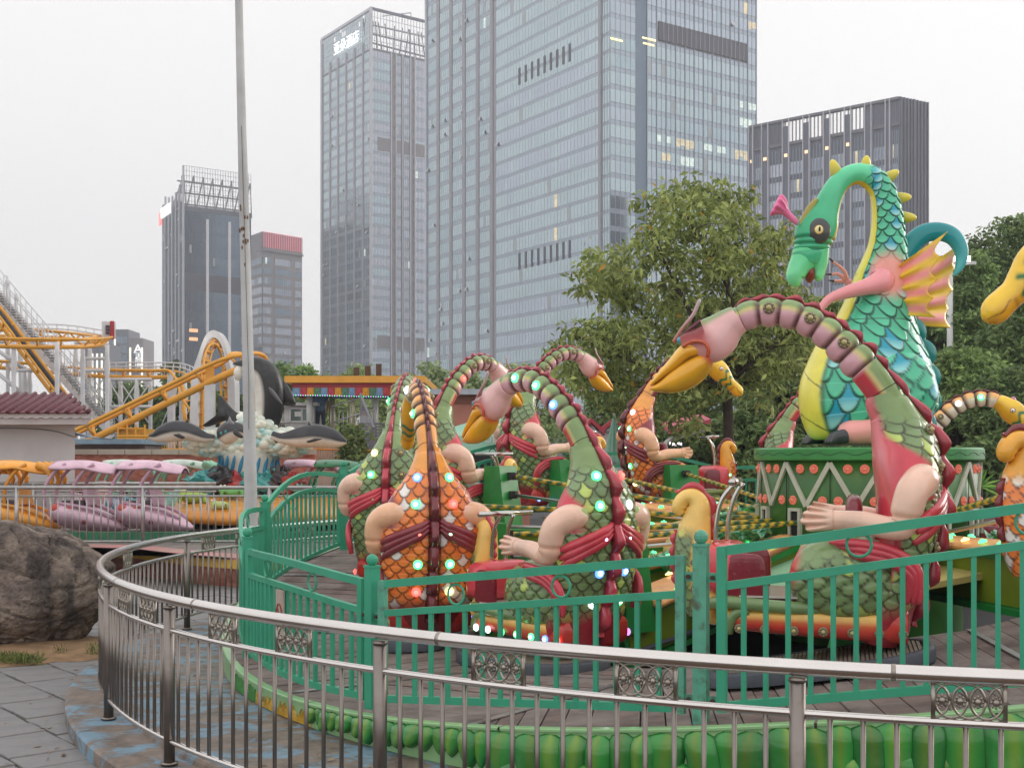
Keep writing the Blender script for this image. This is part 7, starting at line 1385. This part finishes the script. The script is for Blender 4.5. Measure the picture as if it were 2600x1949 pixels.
# ------------------------------------------------------------------ orca sculpture
d = 28.0; sk_ = d / F
def QS(px, py, dd=0): return P(px, py, d + dd)
M_whale = mat('whale_paint', vc=True, rough=.35, var=.1, scale=3, coat=.12, dirt=.12, dcol=(.25, .24, .22)); blk, wht = c(30, 30, 33), c(226, 222, 212)
rk = thing('painted_rock_base', QS(625, 1230), 'rocky base painted teal, black and red under the orca fountain', 'rock'); rg = np.random.default_rng(12)
for k, (px, py, rx, rz, col) in enumerate(((520, 1220, 45, 32, c(70, 150, 150)), (560, 1215, 40, 36, c(60, 58, 62)), (595, 1222, 40, 34, c(172, 56, 56)), (640, 1222, 45, 34, c(60, 150, 146)), (680, 1220, 40, 34, c(70, 150, 148)), (715, 1218, 42, 40, c(56, 50, 52)), (745, 1225, 30, 34, c(160, 60, 56)), (490, 1232, 36, 22, c(176, 70, 66)), (690, 1236, 30, 20, c(54, 54, 56)), (760, 1236, 24, 22, c(110, 160, 150)))):
    m = MB(); p = QS(px, py + 10, -.4 - .5*rng.random()); n, kk = 14, 20; ph = np.linspace(.05, PI-.05, n)[:, None]; th = (np.arange(kk)*2*PI/kk)[None]; N_ = np.stack((np.sin(ph)*np.cos(th), np.sin(ph)*np.sin(th), np.cos(ph)+0*th), -1); rr = 1 + .16*rg.normal(0, 1, (n, kk))[..., None]; m.grid(p + N_*rr*np.array((rx*sk_, .5, rz*sk_)), wrap=True, col=col, caps=True); m.build('painted_rock', M_boat, rk, False, True)
dm = thing('striped_pedestal', QS(632, 1180), 'white pedestal with blue wave stripes under the foam clouds', 'pedestal'); m = MB(); c0 = QS(632, 1200); z0, z1 = QS(0, 1200)[2], QS(0, 1150)[2]; n = 60; a = np.arange(n)*2*PI/n; V = np.stack([np.stack((c0[0] + r_*np.cos(a), c0[1] + r_*np.sin(a), np.full(n, z_)), -1) for r_, z_ in ((.66, z0 - .3), (.66, z0), (.64, (z0+z1)/2), (.66, z1), (.3, z1 + .05))]); m.grid(V, wrap=True); m.build('drum', mat('cream_paint', c(218, 216, 204), .5, 0, .08, 4), dm, True)
for k in range(22):
    aa = -PI + k*2*PI/22; m = MB(); pts = [(c0[0] + .668*math.cos(aa + .02*j), c0[1] + .668*math.sin(aa + .035*j), z0 - .05 + (z1 - z0)*j/8) for j in range(9)]; m.tube(pts, [.012, .03, .04, .045, .045, .04, .035, .025, .01], 5); m.build('wave_stripe', mat('blue_stripe', c(40, 136, 178), .45), dm, True)
cl = thing('foam_cloud', QS(632, 1120), 'bubbly white and teal foam cloud ring carrying the sharks', 'sculpture'); m = MB(); rg = np.random.default_rng(8); pts, cols_ = [], []
for px, py, rx, ry, n in ((632, 1090, 60, 42, 60), (540, 1125, 62, 30, 60), (620, 1135, 70, 30, 60), (715, 1125, 70, 32, 70), (755, 1128, 30, 22, 20), (500, 1118, 30, 22, 22)):
    m.ball(QS(px, py), (rx*sk_*.98, .5, ry*sk_*.95), 10, 18, col=c(170, 206, 204))
    for _ in range(n * 2):
        aa = rg.uniform(0, 2*PI); r_ = rg.random()**.4; p = QS(px + rx*r_*math.cos(aa), py + ry*r_*math.sin(aa), -.5*math.sqrt(max(0, 1 - r_*r_)) + rg.normal(0, .04)); m.ball(p, rg.uniform(.07, .14) * np.array((1.15, 1, .85)), 7, 10, col=mixc(c(224, 222, 206), c(150, 200, 202), np.array(rg.random()**3)))
tag(m.build('foam', M_boat, cl, True, True), kind='stuff')
def creature(name, label, rowsl, dd, top, bot, cat, split=0, n=70, flip=1, tmax=9):
    t = thing(name, QS(rowsl[0][0], rowsl[0][1], dd), label, cat); S = Sweep([(*QS(a, b, dd), h*sk_, w*sk_) for a, b, h, w in rowsl], n, 40); ct = np.cos(S.th)[None] + 0*S.t[:, None]; v = ct*flip; col = mixc(bot, top, np.maximum(sm(split - .12, split + .12, v), sm(tmax - .03, tmax + .03, S.t[:, None] + 0*ct))); MB().grid(S.V, wrap=True, col=col.reshape(-1, 3), caps=True).build('body', M_whale, t, True, True); return t, S
def fin(t, name, pts, dd, thick, col):
    P_ = [QS(a, b, dd) for a, b in pts]; cen = sum(P_)/len(P_); m = MB(); A = cr(P_ + [P_[0]], 30)[:-1]; n = len(A); V = np.stack((A + (0, thick*.3, 0), cen + (A-cen)*.85 + (0, thick, 0), cen + (A-cen)*.3 + (0, thick*1.3, 0))); V2 = np.stack((cen + (A-cen)*.3 - (0, thick*1.3, 0), cen + (A-cen)*.85 - (0, thick, 0), A - (0, thick*.3, 0))); m.grid(np.concatenate((V2, V[::1])), wrap=True, wrapu=False, col=col, caps=True); return m.build(name, M_whale, t, True, True)
t, S = creature('orca_statue', 'leaping black and white orca statue with its head behind the pole', [(668, 1112, 22, 20), (676, 1088, 27, 24), (684, 1040, 35, 30), (684, 990, 37, 32), (672, 950, 34, 30), (650, 932, 27, 26), (622, 928, 17, 18), (600, 925, 9, 12), (592, 924, 3, 5)], 0, blk, wht, 'orca statue', -.3, flip=-1)
fin(t, 'dorsal_fin', [(712, 955), (735, 985), (751, 1026), (734, 1030), (714, 1024)], .1, .08, blk); fin(t, 'flipper', [(682, 982), (694, 990), (718, 1026), (704, 1016), (686, 994)], -1.05, .04, c(96, 96, 100))
q = QS(604, 948, -.1); MB().ball(q, (.10, .12, .17), 8, 12, col=wht).build('lower_jaw', M_whale, t, True, True)
t, S = creature('orca_tail', 'upright black orca tail fluke left of the pole', [(655, 1082, 26, 22), (620, 1075, 22, 20), (590, 1060, 18, 16), (572, 1035, 12, 12), (562, 1012, 6, 10), (558, 1004, 2, 4)], -.3, blk, blk, 'orca statue'); fin(t, 'fluke', [(556, 1003), (572, 1030), (586, 1060), (560, 1072), (525, 1084), (514, 1080), (548, 1062), (558, 1035)], -.35, .06, blk)
gr = c(52, 52, 57)
t, S = creature('shark_statue', 'grey and white shark statue pointing right beside the orange dragon', [(690, 1104, 10, 8), (715, 1112, 13, 11), (760, 1110, 24, 20), (800, 1106, 29, 24), (840, 1112, 25, 21), (865, 1119, 15, 13), (880, 1122, 5, 6)], -.9, gr, wht, 'shark statue', -.15, flip=1)
fin(t, 'dorsal_fin', [(782, 1068), (790, 1078), (812, 1086), (806, 1092), (782, 1090)], -.9, .05, gr); fin(t, 'side_fin', [(800, 1112), (818, 1114), (784, 1124), (778, 1120)], -1.35, .04, gr); fin(t, 'tail_fin', [(690, 1100), (700, 1104), (712, 1116), (702, 1124), (692, 1112)], -.9, .04, gr)
t, S = creature('shark_statue', 'grey and white shark statue pointing left above the pink boats', [(545, 1112, 8, 8), (520, 1110, 13, 11), (480, 1096, 22, 19), (445, 1094, 26, 21), (415, 1101, 22, 18), (393, 1108, 13, 11), (378, 1107, 4, 5)], -.7, gr, wht, 'shark statue', -.15, flip=-1)
fin(t, 'dorsal_fin', [(478, 1062), (476, 1074), (452, 1080), (456, 1086), (478, 1086)], -.7, .05, gr); fin(t, 'side_fin', [(455, 1100), (440, 1103), (462, 1114), (470, 1110)], -1.1, .04, gr)
t, S = creature('shark_statue', 'small shark statue facing the viewer just left of the pole', [(622, 1098, 10, 10), (606, 1094, 20, 20), (588, 1096, 27, 26), (572, 1104, 26, 25), (562, 1110, 20, 19), (556, 1114, 8, 8)], -1.1, gr, wht, 'shark statue', -.1, flip=-1); fin(t, 'dorsal_fin', [(583, 1056), (588, 1066), (598, 1080), (574, 1080), (578, 1068)], -1.2, .05, c(130, 130, 134)); fin(t, 'side_fin', [(596, 1088), (618, 1108), (612, 1112), (592, 1100)], -1.5, .04, gr)
for a, b in ((561, 1100), (573, 1096)): m = MB(); m.ball(QS(a, b, -1.55), (.03, .03, .04), 6, 8, col=c(60, 150, 150)); m.build('eye', M_whale, t, True, True)
# ------------------------------------------------------------------ station pavilion
d = 38.0; QT = lambda px, py, dd=0: P(px, py, d + dd)
st = thing('station_pavilion', QT(870, 1110), 'open ride station with orange-yellow roof edge and patchwork bunting', 'pavilion'); zF = EYE + (HY - 1112) * d / F
xL, xR = QT(745, 0)[0], QT(1060, 0)[0]; zt, zm, zb, zq = [EYE + (HY - y) * d / F for y in (955, 972, 984, 1004)]
m = MB(); m.box(((xL+xR)/2, d + 3, (zt+zm)/2), (xR-xL+.5, 6.4, zt-zm)); m.build('roof_edge', M_yel, st); m = MB(); m.box(((xL+xR)/2, d + 3, (zm+zb)/2 - .002), (xR-xL+.1, 6.05, zm-zb)); m.build('red_band', mat('faded_red_band', c(176, 62, 70), .55, 0, .1, 3), st); m = MB(); m.box(((xL+xR)/2, d + 3, zb - .04), (xR-xL, 5.8, .05)); m.build('ceiling', mat('blue_ceiling', c(44, 110, 140), .5), st)
cs_ = [mat('bunting_%s' % k, v, .6, 0, .1, 5) for k, v in dict(blue=c(126, 158, 192), red=c(192, 66, 78), orange=c(226, 158, 48), green=c(92, 134, 108)).items()]; n = 18; w = (xR-xL)/n
for k in range(n):
    m = MB(); x = xL + (k+.5)*w; y0 = d - .03; a, b, c_, e_ = (x-w/2+.006, zb), (x+w/2-.006, zb), (x+w/2-.006, zq), (x-w/2+.006, zq); cx, cz = x, (zb+zq)/2; V = [(p[0], y0, p[1]) for p in (a, b, c_, e_)] + [(cx, y0 - .05, cz)] + [(p[0], y0 + .04, p[1]) for p in (a, b, c_, e_)]; m.add(V, [(0, 1, 6, 5), (1, 2, 7, 6), (2, 3, 8, 7), (3, 0, 5, 8), (5, 6, 7, 8)], [(1, 0, 4), (2, 1, 4), (3, 2, 4), (0, 3, 4)]); m.build('bunting_panel', cs_[k % 4], st)
for k in range(6): m = MB(); y = d + .5 + k*.95; m.box((xL - .02, y, (zb+zq)/2), (.05, .93, zb-zq)); m.build('bunting_panel', cs_[k % 4], st)
M_cream = mat('cream_post', c(214, 206, 168), .5, 0, .08, 3); M_wpost = mat('white_post', c(210, 210, 208), .5, 0, .08, 3)
for px, dd, mm_ in ((786, .6, M_wpost), (843, 2.0, M_cream), (895, .5, M_cream), (953, .8, M_wpost), (1010, .8, M_wpost)): m = MB(); q = QT(px, 0, dd); m.tube([(q[0], q[1], zF), (q[0], q[1], zb)], .1, 10); m.build('post', mm_, st, True)
m = MB(); q = cr([QT(745, 1003, -.1), QT(830, 1004, -.1), QT(905, 1006, -.1), QT(985, 1007, -.1)], 40)
for k in range(40):
    o = MB().ball(q[k], .018, 5, 7); o.build('fairy_light', LIT[['violet', 'green', 'violet', 'green', 'violet', 'green'][k % 6]][1], st, True)
m = MB(); x0, x1 = QT(690, 0)[0], QT(1060, 0)[0]; m.box(((x0+x1)/2, d + 3.5, (zF + GZ)/2), (x1-x0, 7, zF-GZ)); m.build('platform', mat('platform_concrete', c(150, 146, 140), .8, 0, .12, 2), st)
m = MB(); 
for px, px1, z in ((840, 955, 1.0), (690, 735, 1.0)):
    for f in (1, .5): m.tube([QT(px, 0) * (1, 1, 0) + (0, .2, zF + z*f), QT(px1, 0) * (1, 1, 0) + (0, .2, zF + z*f + (.45 if px > 800 else 0))], .03, 6)
    for k in np.linspace(px, px1, 12): q = QT(k, 0, .2); m.tube([(q[0], q[1], zF), (q[0], q[1], zF + z)], .015, 5)
tag(m.build('station_railing', M_alufence, st, True), kind='stuff')
m = MB(); a, b = QT(915, 1075, -1), QT(950, 1165, -3)
for s_ in (0, 1.1):
    for z in (0, .9): m.tube([a + (s_, 0, z), b + (s_, 0, z)], .04, 6)
for k in range(12): q = a + (b-a)*k/11; m.box(q + (.55, 0, 0), (1.1, .3, .04)); m.tube([q, q + (0, 0, .9)], .015, 5)
m.build('stair_flight', M_gstone, st); m = MB(); 
for px, h in ((835, 24), (868, 30), (897, 38)): q = QT(px, 950, 3); m.box(q + (0, 0, h*d/F*.3), (.2, .1, h*d/F)); 
ru = m
for px, h in ((905, 20), (934, 28), (962, 38)): mm = MB(); q = P(px, 950, 43.5); mm.box(q + (0, 0, .1), (.2, .12, h*44/F)); tag(mm.build('rusty_post', M_rust), {905: 'short rusty steel post rising behind the station roof, left of three', 934: 'middle rusty steel post behind the station roof', 962: 'tallest rusty steel post behind the station roof'}[px], 'post', 'rusty posts behind the station')
bt = thing('ticket_booth', QT(755, 1105, 1), 'white ticket booth with sliding window under the station roof', 'booth'); x0, x1 = QT(722, 0, 1)[0], QT(797, 0, 1)[0]; zz = EYE + (HY - 1030) * 39 / F; m = MB(); m.box(((x0+x1)/2, 39.8, (zF+zz)/2), (x1-x0, 1.6, zz-zF)); m.build('wall', M_white, bt); m = MB(); m.box(((x0+x1)/2, 39.7, zz + .05), (x1-x0+.3, 2, .1)); m.build('roof', M_wpost, bt)
wx0, wx1 = QT(737, 0, .95)[0], QT(796, 0, .95)[0]; wz0, wz1 = EYE + (HY - 1070)*38.9/F, EYE + (HY - 1036)*38.9/F; m = MB(); m.box(((wx0+wx1)/2, 38.99, (wz0+wz1)/2), (wx1-wx0, .04, wz1-wz0)); wf = m.build('window', mat('booth_glass', c(96, 112, 108), .1, .3, .1, 3), bt); m = MB()
for a, b in (((wx0, wz0), (wx1, wz0)), ((wx0, wz1), (wx1, wz1)), ((wx0, wz0), (wx0, wz1)), ((wx1, wz0), (wx1, wz1)), (((wx0+wx1)/2, wz0), ((wx0+wx1)/2, wz1))): m.beam((a[0], 38.96, a[1]), (b[0], 38.96, b[1]), .05, .06)
m.build('frame', M_wpost, wf); m = MB(); m.box((wx0 + .26, 38.95, (wz0+wz1)/2 + .03), (.24, .01, .16)); m.build('notice', mat('paper_white', c(226, 226, 222), .7), wf)
og = thing('orange_railing', P(830, 1155, 33), 'orange railing in front of the station steps behind the sharks', 'railing'); z0, z1 = EYE + (HY - 1172)*33/F, EYE + (HY - 1138)*33/F; M_or = mat('orange_rail_paint', c(214, 132, 44), .5, 0, .1, 4)
for z in (z0, z1): m = MB(); m.tube([PZ(760, 33, z), PZ(1030, 33, z - .1)], .03, 6); m.build('rail', M_or, og, True)
for px in np.arange(765, 1030, 6.5): m = MB(); m.tube([PZ(px, 33, z0 - .05), PZ(px, 33, z1 - .03)], .014, 5); m.build('bar', M_or, og, True)
m = MB(); a, b = PZ(690, 31.5, 0)[0], PZ(1040, 31.5, 0)[0]; m.box(((a+b)/2, 31.8, .8), (b-a, .5, 1.5)); tag(m.build('planter_wall', mat('pale_planter', c(186, 168, 152), .75, 0, .15, 2, dirt=.4, dcol=c(190, 130, 116))), 'pale low planter wall behind the pale pink boat', 'wall')
# ------------------------------------------------------------------ people
def person(label, hip, sc, skin, top, trous, pose, hair=c(28, 24, 22)):
    t = thing('person', hip, label, 'person'); h = np.array(hip, float); V, E, Rr = [], [], []
    def add(pts, rad, start=None):
        prev = start
        for p, r in zip(pts, rad):
            V.append(h + np.array(p)*sc); Rr.append(r*sc)
            if prev is not None: E.append((prev, len(V)-1))
            prev = len(V)-1
        return prev
    root = add([(0, 0, 0)], [.14]); ch = add([(0, 0, .22), (0, -.02, .42)], [.13, .145], root); nk = add([(0, -.03, .55), (0, -.05, .64), (0, -.06, .74)], [.06, .085, .075], ch)
    for s_ in (-1, 1):
        if pose == 'sit':
            add([(.10*s_, -.08, -.02), (.11*s_, -.42, 0), (.11*s_, -.44, -.25), (.11*s_, -.44, -.45), (.11*s_, -.55, -.48)], [.09, .075, .055, .04, .04], root); add([(.18*s_, -.02, .44), (.22*s_, -.1, .2), (.12*s_, -.32, .16), (.09*s_, -.38, .17)], [.06, .045, .035, .03], ch)
        else:
            add([(.09*s_, 0, -.06), (.1*s_, -.01, -.45), (.1*s_, .02, -.85), (.1*s_, -.1, -.9)], [.09, .065, .045, .04], root); add([(.19*s_, 0, .44), (.24*s_, .02, .18), (.22*s_, -.08, -.04), (.21*s_, -.1, -.1)], [.06, .045, .035, .03], ch)
    me = bpy.data.meshes.new('body'); me.from_pydata([Vector(v) - t.location for v in V], E, []); o = bpy.data.objects.new('body', me); COL.objects.link(o); o.parent = t; sm_ = o.modifiers.new('skin', 'SKIN'); 
    for k, r in enumerate(Rr): me.skin_vertices[0].data[k].radius = (r, r)
    me.skin_vertices[0].data[0].use_root = True; o.modifiers.new('sub', 'SUBSURF').levels = 1; o.modifiers['sub'].render_levels = 1
    dg = bpy.context.evaluated_depsgraph_get(); m2 = bpy.data.meshes.new_from_object(o.evaluated_get(dg)); n = len(m2.vertices); co_ = np.zeros(n*3, np.float32); m2.vertices.foreach_get('co', co_); co_ = co_.reshape(-1, 3)/sc
    z = co_[:, 2]; col = np.where((z > .58)[:, None], skin, np.where((z > .02)[:, None], top, trous)); arm = (np.abs(co_[:, 0]) > .2) & (z < .3) if pose != 'sit' else (co_[:, 1] < -.12) & (z > .08) & (z < .3); col = np.where(arm[:, None], skin, col); a = m2.color_attributes.new('Col', 'FLOAT_COLOR', 'POINT'); cc = np.ones((n, 4), np.float32); cc[:, :3] = col; a.data.foreach_set('color', cc.ravel())
    m2.materials.clear(); m2.materials.append(mat('cloth_and_skin', vc=True, rough=.7, var=.05)); m2.polygons.foreach_set('use_smooth', np.ones(len(m2.polygons), bool)); o.modifiers.clear(); o.data = m2; m2.name = 'body'
    m = MB(); m.ball(h + np.array((0, -.045, .75))*sc, np.array((.092, .10, .085))*sc, 8, 12); m.build('hair', mat('black_hair', hair, .6), t, True)
zs = EYE + (HY - 1098)*38/F
person('person in a white shirt and dark trousers sitting on a chair at the station', (QT(926, 0, .4)[0], 38.2, zs + .0), 1.0, c(190, 140, 112), c(226, 226, 226), c(36, 36, 42), 'sit')
person('person in a blue shirt standing beside the ticket booth', (QT(809, 0, 1)[0], 39.4, zF + .93), 1.0, c(180, 128, 100), c(110, 140, 176), c(60, 70, 90), 'stand')
ch_ = thing('chair', (QT(926, 0, .4)[0], 38.25, zs - .5), 'small dark chair under the person in white', 'chair'); m = MB(); x, y = QT(926, 0, .4)[0], 38.2; m.box((x, y - .1, zs - .12), (.42, .42, .05)); m.box((x, y + .13, zs + .14), (.42, .04, .46))
for a in (-.18, .18):
    for b in (-.28, .1): m.box((x + a, y + b, zs - .33), (.04, .04, .4))
m.build('seat_frame', M_iron, ch_)
# ------------------------------------------------------------------ shops behind the ring
M_salm = mat('salmon_wall', c(196, 132, 116), .7, 0, .1, 2); sp = thing('salmon_shop', PZ(1220, 31, 0), 'low salmon-walled shop with flat grey roof edge behind the dragon cars', 'shop'); a, b = PZ(1090, 31, 0)[0], PZ(1345, 31, 0)[0]; z = EYE + (HY - 1003)*31/F; m = MB(); m.box(((a+b)/2, 32, (z+GZ)/2), (b-a, 2, z-GZ)); m.build('wall', M_salm, sp); m = MB(); m.box(((a+b)/2, 31.9, z + .07), (b-a+.3, 2.6, .14)); m.build('roof_edge', mat('grey_blue_fascia', c(176, 184, 196), .5), sp); m = MB(); m.box(((a+b)/2, 30.97, z - .12), (b-a, .08, .18)); m.build('brown_band', mat('brown_band', c(150, 96, 82), .6), sp); m = MB(); m.box((a + 1.3, 30.98, 1.3), (1.5, .04, 1.4)); m.build('opening_shade', M_dark, sp)  # shop opening is a near-black panel on the wall, standing in for shade
um = thing('market_umbrella', PZ(1245, 25, 0), 'large open mint green market umbrella with white lettering', 'umbrella'); q = PZ(1225, 25, 0); zu, zl, zv = [EYE + (HY - y)*25/F for y in (1048, 1108, 1150)]; M_mintc = mat('mint_canvas', c(158, 206, 182), .7, 0, .08, 2); m = MB(); w = 1.15; P4 = [(q[0]-w, 24.2), (q[0]+w, 24.2), (q[0]+w, 26.4), (q[0]-w, 26.4)]; tp = (q[0] + .3, 25.3, zu)
for k in range(4): a, b = P4[k], P4[(k+1) % 4]; m.add([(a[0], a[1], zl), (b[0], b[1], zl), tp, (a[0], a[1], zv), (b[0], b[1], zv), (a[0], a[1], zl - .02), (b[0], b[1], zl - .02)], [(3, 4, 1, 0)], [(0, 1, 2)])
m.build('canopy', M_mintc, um); m = MB(); m.tube([(q[0] + .3, 25.3, GZ), (q[0] + .3, 25.3, zu)], .03, 8); m.build('pole', M_wpost, um, True)
text('lettering', 'on', .30, (PZ(1248, 24.15, 0)[0], 24.17, EYE + (HY - 1112)*24.2/F), (R(90), 0, 0), M_wpost, um, .004)
pa_ = thing('closed_parasol', PZ(1561, 26, 0), 'closed pale green parasol left of the orange rear car', 'parasol'); q = PZ(1560, 26, 0); zt, zb = EYE + (HY - 1052)*26/F, EYE + (HY - 1178)*26/F; n, k = 14, 40; th = np.arange(k)*2*PI/k; V = np.array([[(q[0] + (.02 + .20*(i/(n-1))**.9*(1 + .16*math.cos(10*t)))*math.cos(t), 26 + (.02 + .2*(i/(n-1))**.9*(1 + .16*math.cos(10*t)))*math.sin(t), zt + (zb-zt)*i/(n-1)) for t in th] for i in range(n)]); m = MB(); m.grid(V, wrap=True, caps=True); m.build('folded_canopy', mat('sage_canvas', c(146, 190, 170), .7, 0, .1, 4), pa_, True); m = MB(); m.tube([(q[0], 26, GZ), (q[0], 26, zt + .06)], .025, 7); m.build('pole', M_wpost, pa_, True)
def red_hut(px0, px1, ytop, yeave, d, label, gable=True):
    t = thing('red_roof_hut', PZ((px0+px1)/2, d, 0), label, 'hut'); a, b = PZ(px0, d, 0)[0], PZ(px1, d, 0)[0]; ze, zt = EYE + (HY - yeave)*d/F, EYE + (HY - ytop)*d/F; m = MB(); m.box(((a+b)/2, d + 1.2, (ze+GZ)/2), ((b-a)*.9, 2, ze-GZ)); m.build('wall', M_white, t); M_rr = mat('red_sheet_roof', c(186, 66, 80), .5, 0, .1, 3); x = (a+b)/2 - (b-a)*.1
    m = MB(); m.prism([(a, d, ze), (x, d, zt), (x, d, zt - .12), (a, d, ze - .12)], (0, 2.6, 0)); m.prism([(x, d, zt), (b, d, ze), (b, d, ze - .12), (x, d, zt - .12)], (0, 2.6, 0)); m.build('roof', M_rr, t); m = MB(); m.prism([(a + .1, d + .1, ze - .1), (b - .1, d + .1, ze - .1), (x, d + .1, zt - .14)], (0, .1, 0)); m.build('gable', M_white, t)
red_hut(1478, 1536, 1060, 1092, 30, 'small white kiosk with red gable roof behind the second dragon'); red_hut(1528, 1600, 1064, 1085, 34, 'red-roofed kiosk behind the closed parasol')
t = thing('red_canopy', PZ(1755, 29, 0), 'sloping raspberry red canopy roof below the broad tree', 'canopy'); m = MB(); a, b = P(1700, 1098, 29), P(1805, 1074, 29); V = [a + (0, 0, .05), b + (0, 0, .1), b + (0, 1.5, .28), a + (0, 1.5, .3)]; V += [v - (0, 0, .1) for v in V]; m.add(V, [(0, 1, 2, 3), (7, 6, 5, 4), (0, 4, 5, 1), (1, 5, 6, 2), (2, 6, 7, 3), (3, 7, 4, 0)]); m.build('roof_sheet', mat('raspberry_sheet', c(196, 84, 104), .5, 0, .1, 4), t); m = MB(); A = cr([P(1805, 1084, 29.2), P(1745, 1100, 29.2), P(1705, 1112, 29.2), P(1690, 1140, 29.2), P(1688, 1230, 29.2)], 20); V = np.stack((A, A + (0, .9, 0), A + (0, .9, -.08), A + (0, 0, -.08)), 1); m.grid(V, wrap=True, caps=True); m.build('curved_underside', mat('pale_soffit', c(190, 186, 182), .6), t)
t = thing('lit_letter_board', P(1717, 1127, 27), 'small board of white lit characters behind the orange rear car', 'sign'); m = MB(); rg = np.random.default_rng(4); q0 = P(1699, 1127, 27)
for k in range(5):
    x = q0[0] + .065*k + .02*(k > 0)
    for _ in range(5): m.box((x + rg.uniform(-.02, .02), 27, q0[2] + rg.uniform(-.035, .035)), (.035 if rg.random() < .5 else .01, .02, .01 if rg.random() < .5 else .04))
tag(m.build('lit_characters', M_sign, t), kind='stuff'); m = MB(); m.box((q0[0] + .15, 27.03, q0[2]), (.36, .02, .12)); m.build('backing', M_iron, t); m = MB(); m.tube([(q0[0] + .15, 27.05, GZ), (q0[0] + .15, 27.05, q0[2])], .03, 6); m.build('post', M_iron, t, True)
# ------------------------------------------------------------------ right side: lamp mast, plant, railing, parked scooters
d = 37.0; t = thing('floodlight_mast', PZ(2412, d, GZ), 'tall white lamp mast with lit floodlights behind the teal dragon', 'lamp mast'); q = PZ(2412, d, 0); zt = EYE + (HY - 668)*d/F; m = MB(); m.tube([(q[0], d, GZ), (q[0], d, zt)], [.11, .085], 12); m.build('mast', M_wpost, t, True); m = MB(); m.box((q[0] + .27, d, zt), (1.05, .1, .1)); m.build('crossarm', M_wpost, t)
M_flood = mat('lit_floodlight', (1, 1, .95), .3, var=0, emis=(1, 1, .95), estr=6)
for px in (2399, 2413, 2452): f = P(px, 658, d); m = MB(); m.box(f + (0, 0, 0), (.26, .14, .2)); h = m.build('floodlight', M_iron, t); m = MB(); m.box(f - (0, .08, 0), (.22, .03, .17)); m.build('lens', M_flood, h)
t = thing('fan_plant', PZ(2500, 24, .3), 'bright green spiky fan plant right of the drum', 'plant'); m = MB(); rg = np.random.default_rng(6); b0 = P(2488, 1235, 24)
for k in range(26):
    a = R(rg.uniform(-25, 130)); L_ = rg.uniform(.32, .5); y = rg.normal(0, .3); dv = np.array((math.cos(a), y, math.sin(a))); dv /= np.linalg.norm(dv); s_ = np.cross(dv, (0, 1, 0)); s_ /= np.linalg.norm(s_); m.add([b0, b0 + dv*L_*.5 + s_*.02, b0 + dv*L_ - (0, 0, .03), b0 + dv*L_*.5 - s_*.02, b0 + dv*L_*.5 + (0, -.01, 0)], None, [(0, 1, 4), (1, 2, 4), (2, 3, 4), (3, 0, 4)], mixc(c(70, 120, 50), c(130, 170, 80), np.array(rg.random())))
m.build('leaves', M_leafb, t, False, True); m = MB(); m.tube([b0 - (0, 0, 1.2), b0], .05, 7); m.build('stem', M_bark, t, True)
t = thing('dark_railing', PZ(2530, 30, 1), 'dark metal railing in front of the parked blue scooters', 'railing'); z0, z1 = EYE + (HY - 1216)*30/F, EYE + (HY - 1158)*30/F; M_dr = mat('dark_rail_paint', c(70, 72, 76), .5)
for z in (z0, z1): m = MB(); m.tube([PZ(2470, 30, z), PZ(2680, 30, z)], .02, 6); m.build('rail', M_dr, t, True)
for px in np.arange(2472, 2680, 7): m = MB(); m.tube([PZ(px, 30, z0), PZ(px, 30, z1)], .012, 5); m.build('bar', M_dr, t, True)
M_blue = mat('blue_scooter', c(70, 100, 150), .4, 0, .2, 6)
for k, px in enumerate((2500, 2535, 2570)):
    t = thing('parked_scooter', P(px, 1185, 32), ['blue parked scooter behind the dark railing, left of three', 'blue parked scooter in the middle behind the dark railing', 'blue parked scooter nearest the right edge behind the railing'][k], 'scooter', 'scooters parked by the wood'); p = P(px, 1185, 32); m = MB(); S = Sweep([(*(p + (-.45, 0, .2)), .06, .12), (*(p + (-.2, 0, .22)), .13, .16), (*(p + (.1, 0, .05)), .08, .14), (*(p + (.4, 0, .1)), .06, .08), (*(p + (.5, 0, .5)), .04, .05)], 20, 14); m.grid(S.V, wrap=True, caps=True); m.build('body', M_blue, t, True)
    for dx in (-.4, .5): m = MB(); a = np.arange(16)*2*PI/16; m.tube(np.stack((p[0] + dx + .2*np.cos(a), np.full(16, p[1]), p[2] - .1 + .2*np.sin(a)), -1), .045, 6, closed=True); m.build('wheel', M_iron, t, True)
    m = MB(); m.tube([p + (.45, -.28, .6), p + (.45, .28, .6)], .02, 6); m.build('handlebar', M_iron, t, True)
m = MB(); a, b = PZ(2440, 27.5, 0), PZ(2750, 27.5, 0); m.box(((a[0]+b[0])/2, 27.8, .25), (b[0]-a[0], .5, .8)); tag(m.build('pink_kerb_wall', mat('pinkish_stone', c(132, 104, 102), .8, 0, .15, 2)), 'low dull pink stone kerb wall right of the drum', 'wall')
# ------------------------------------------------------------------ thin evening haze
m = MB(); m.frame((0, 365, 80), (1, 0, 0), (0, 1, 0), (0, 0, 1), 700, 440, 82); hz_m = bpy.data.materials.new('haze_air'); hz_m.use_nodes = True; n_ = hz_m.node_tree; n_.nodes.remove(n_.nodes['Principled BSDF']); pvn = n_.nodes.new('ShaderNodeVolumePrincipled')
pvn.inputs['Color'].default_value = (.93, .95, 1, 1); pvn.inputs['Density'].default_value = .00085; pvn.inputs['Anisotropy'].default_value = .2; n_.links.new(pvn.outputs[0], n_.nodes['Material Output'].inputs['Volume'])
tag(m.build('haze', hz_m), kind='stuff')
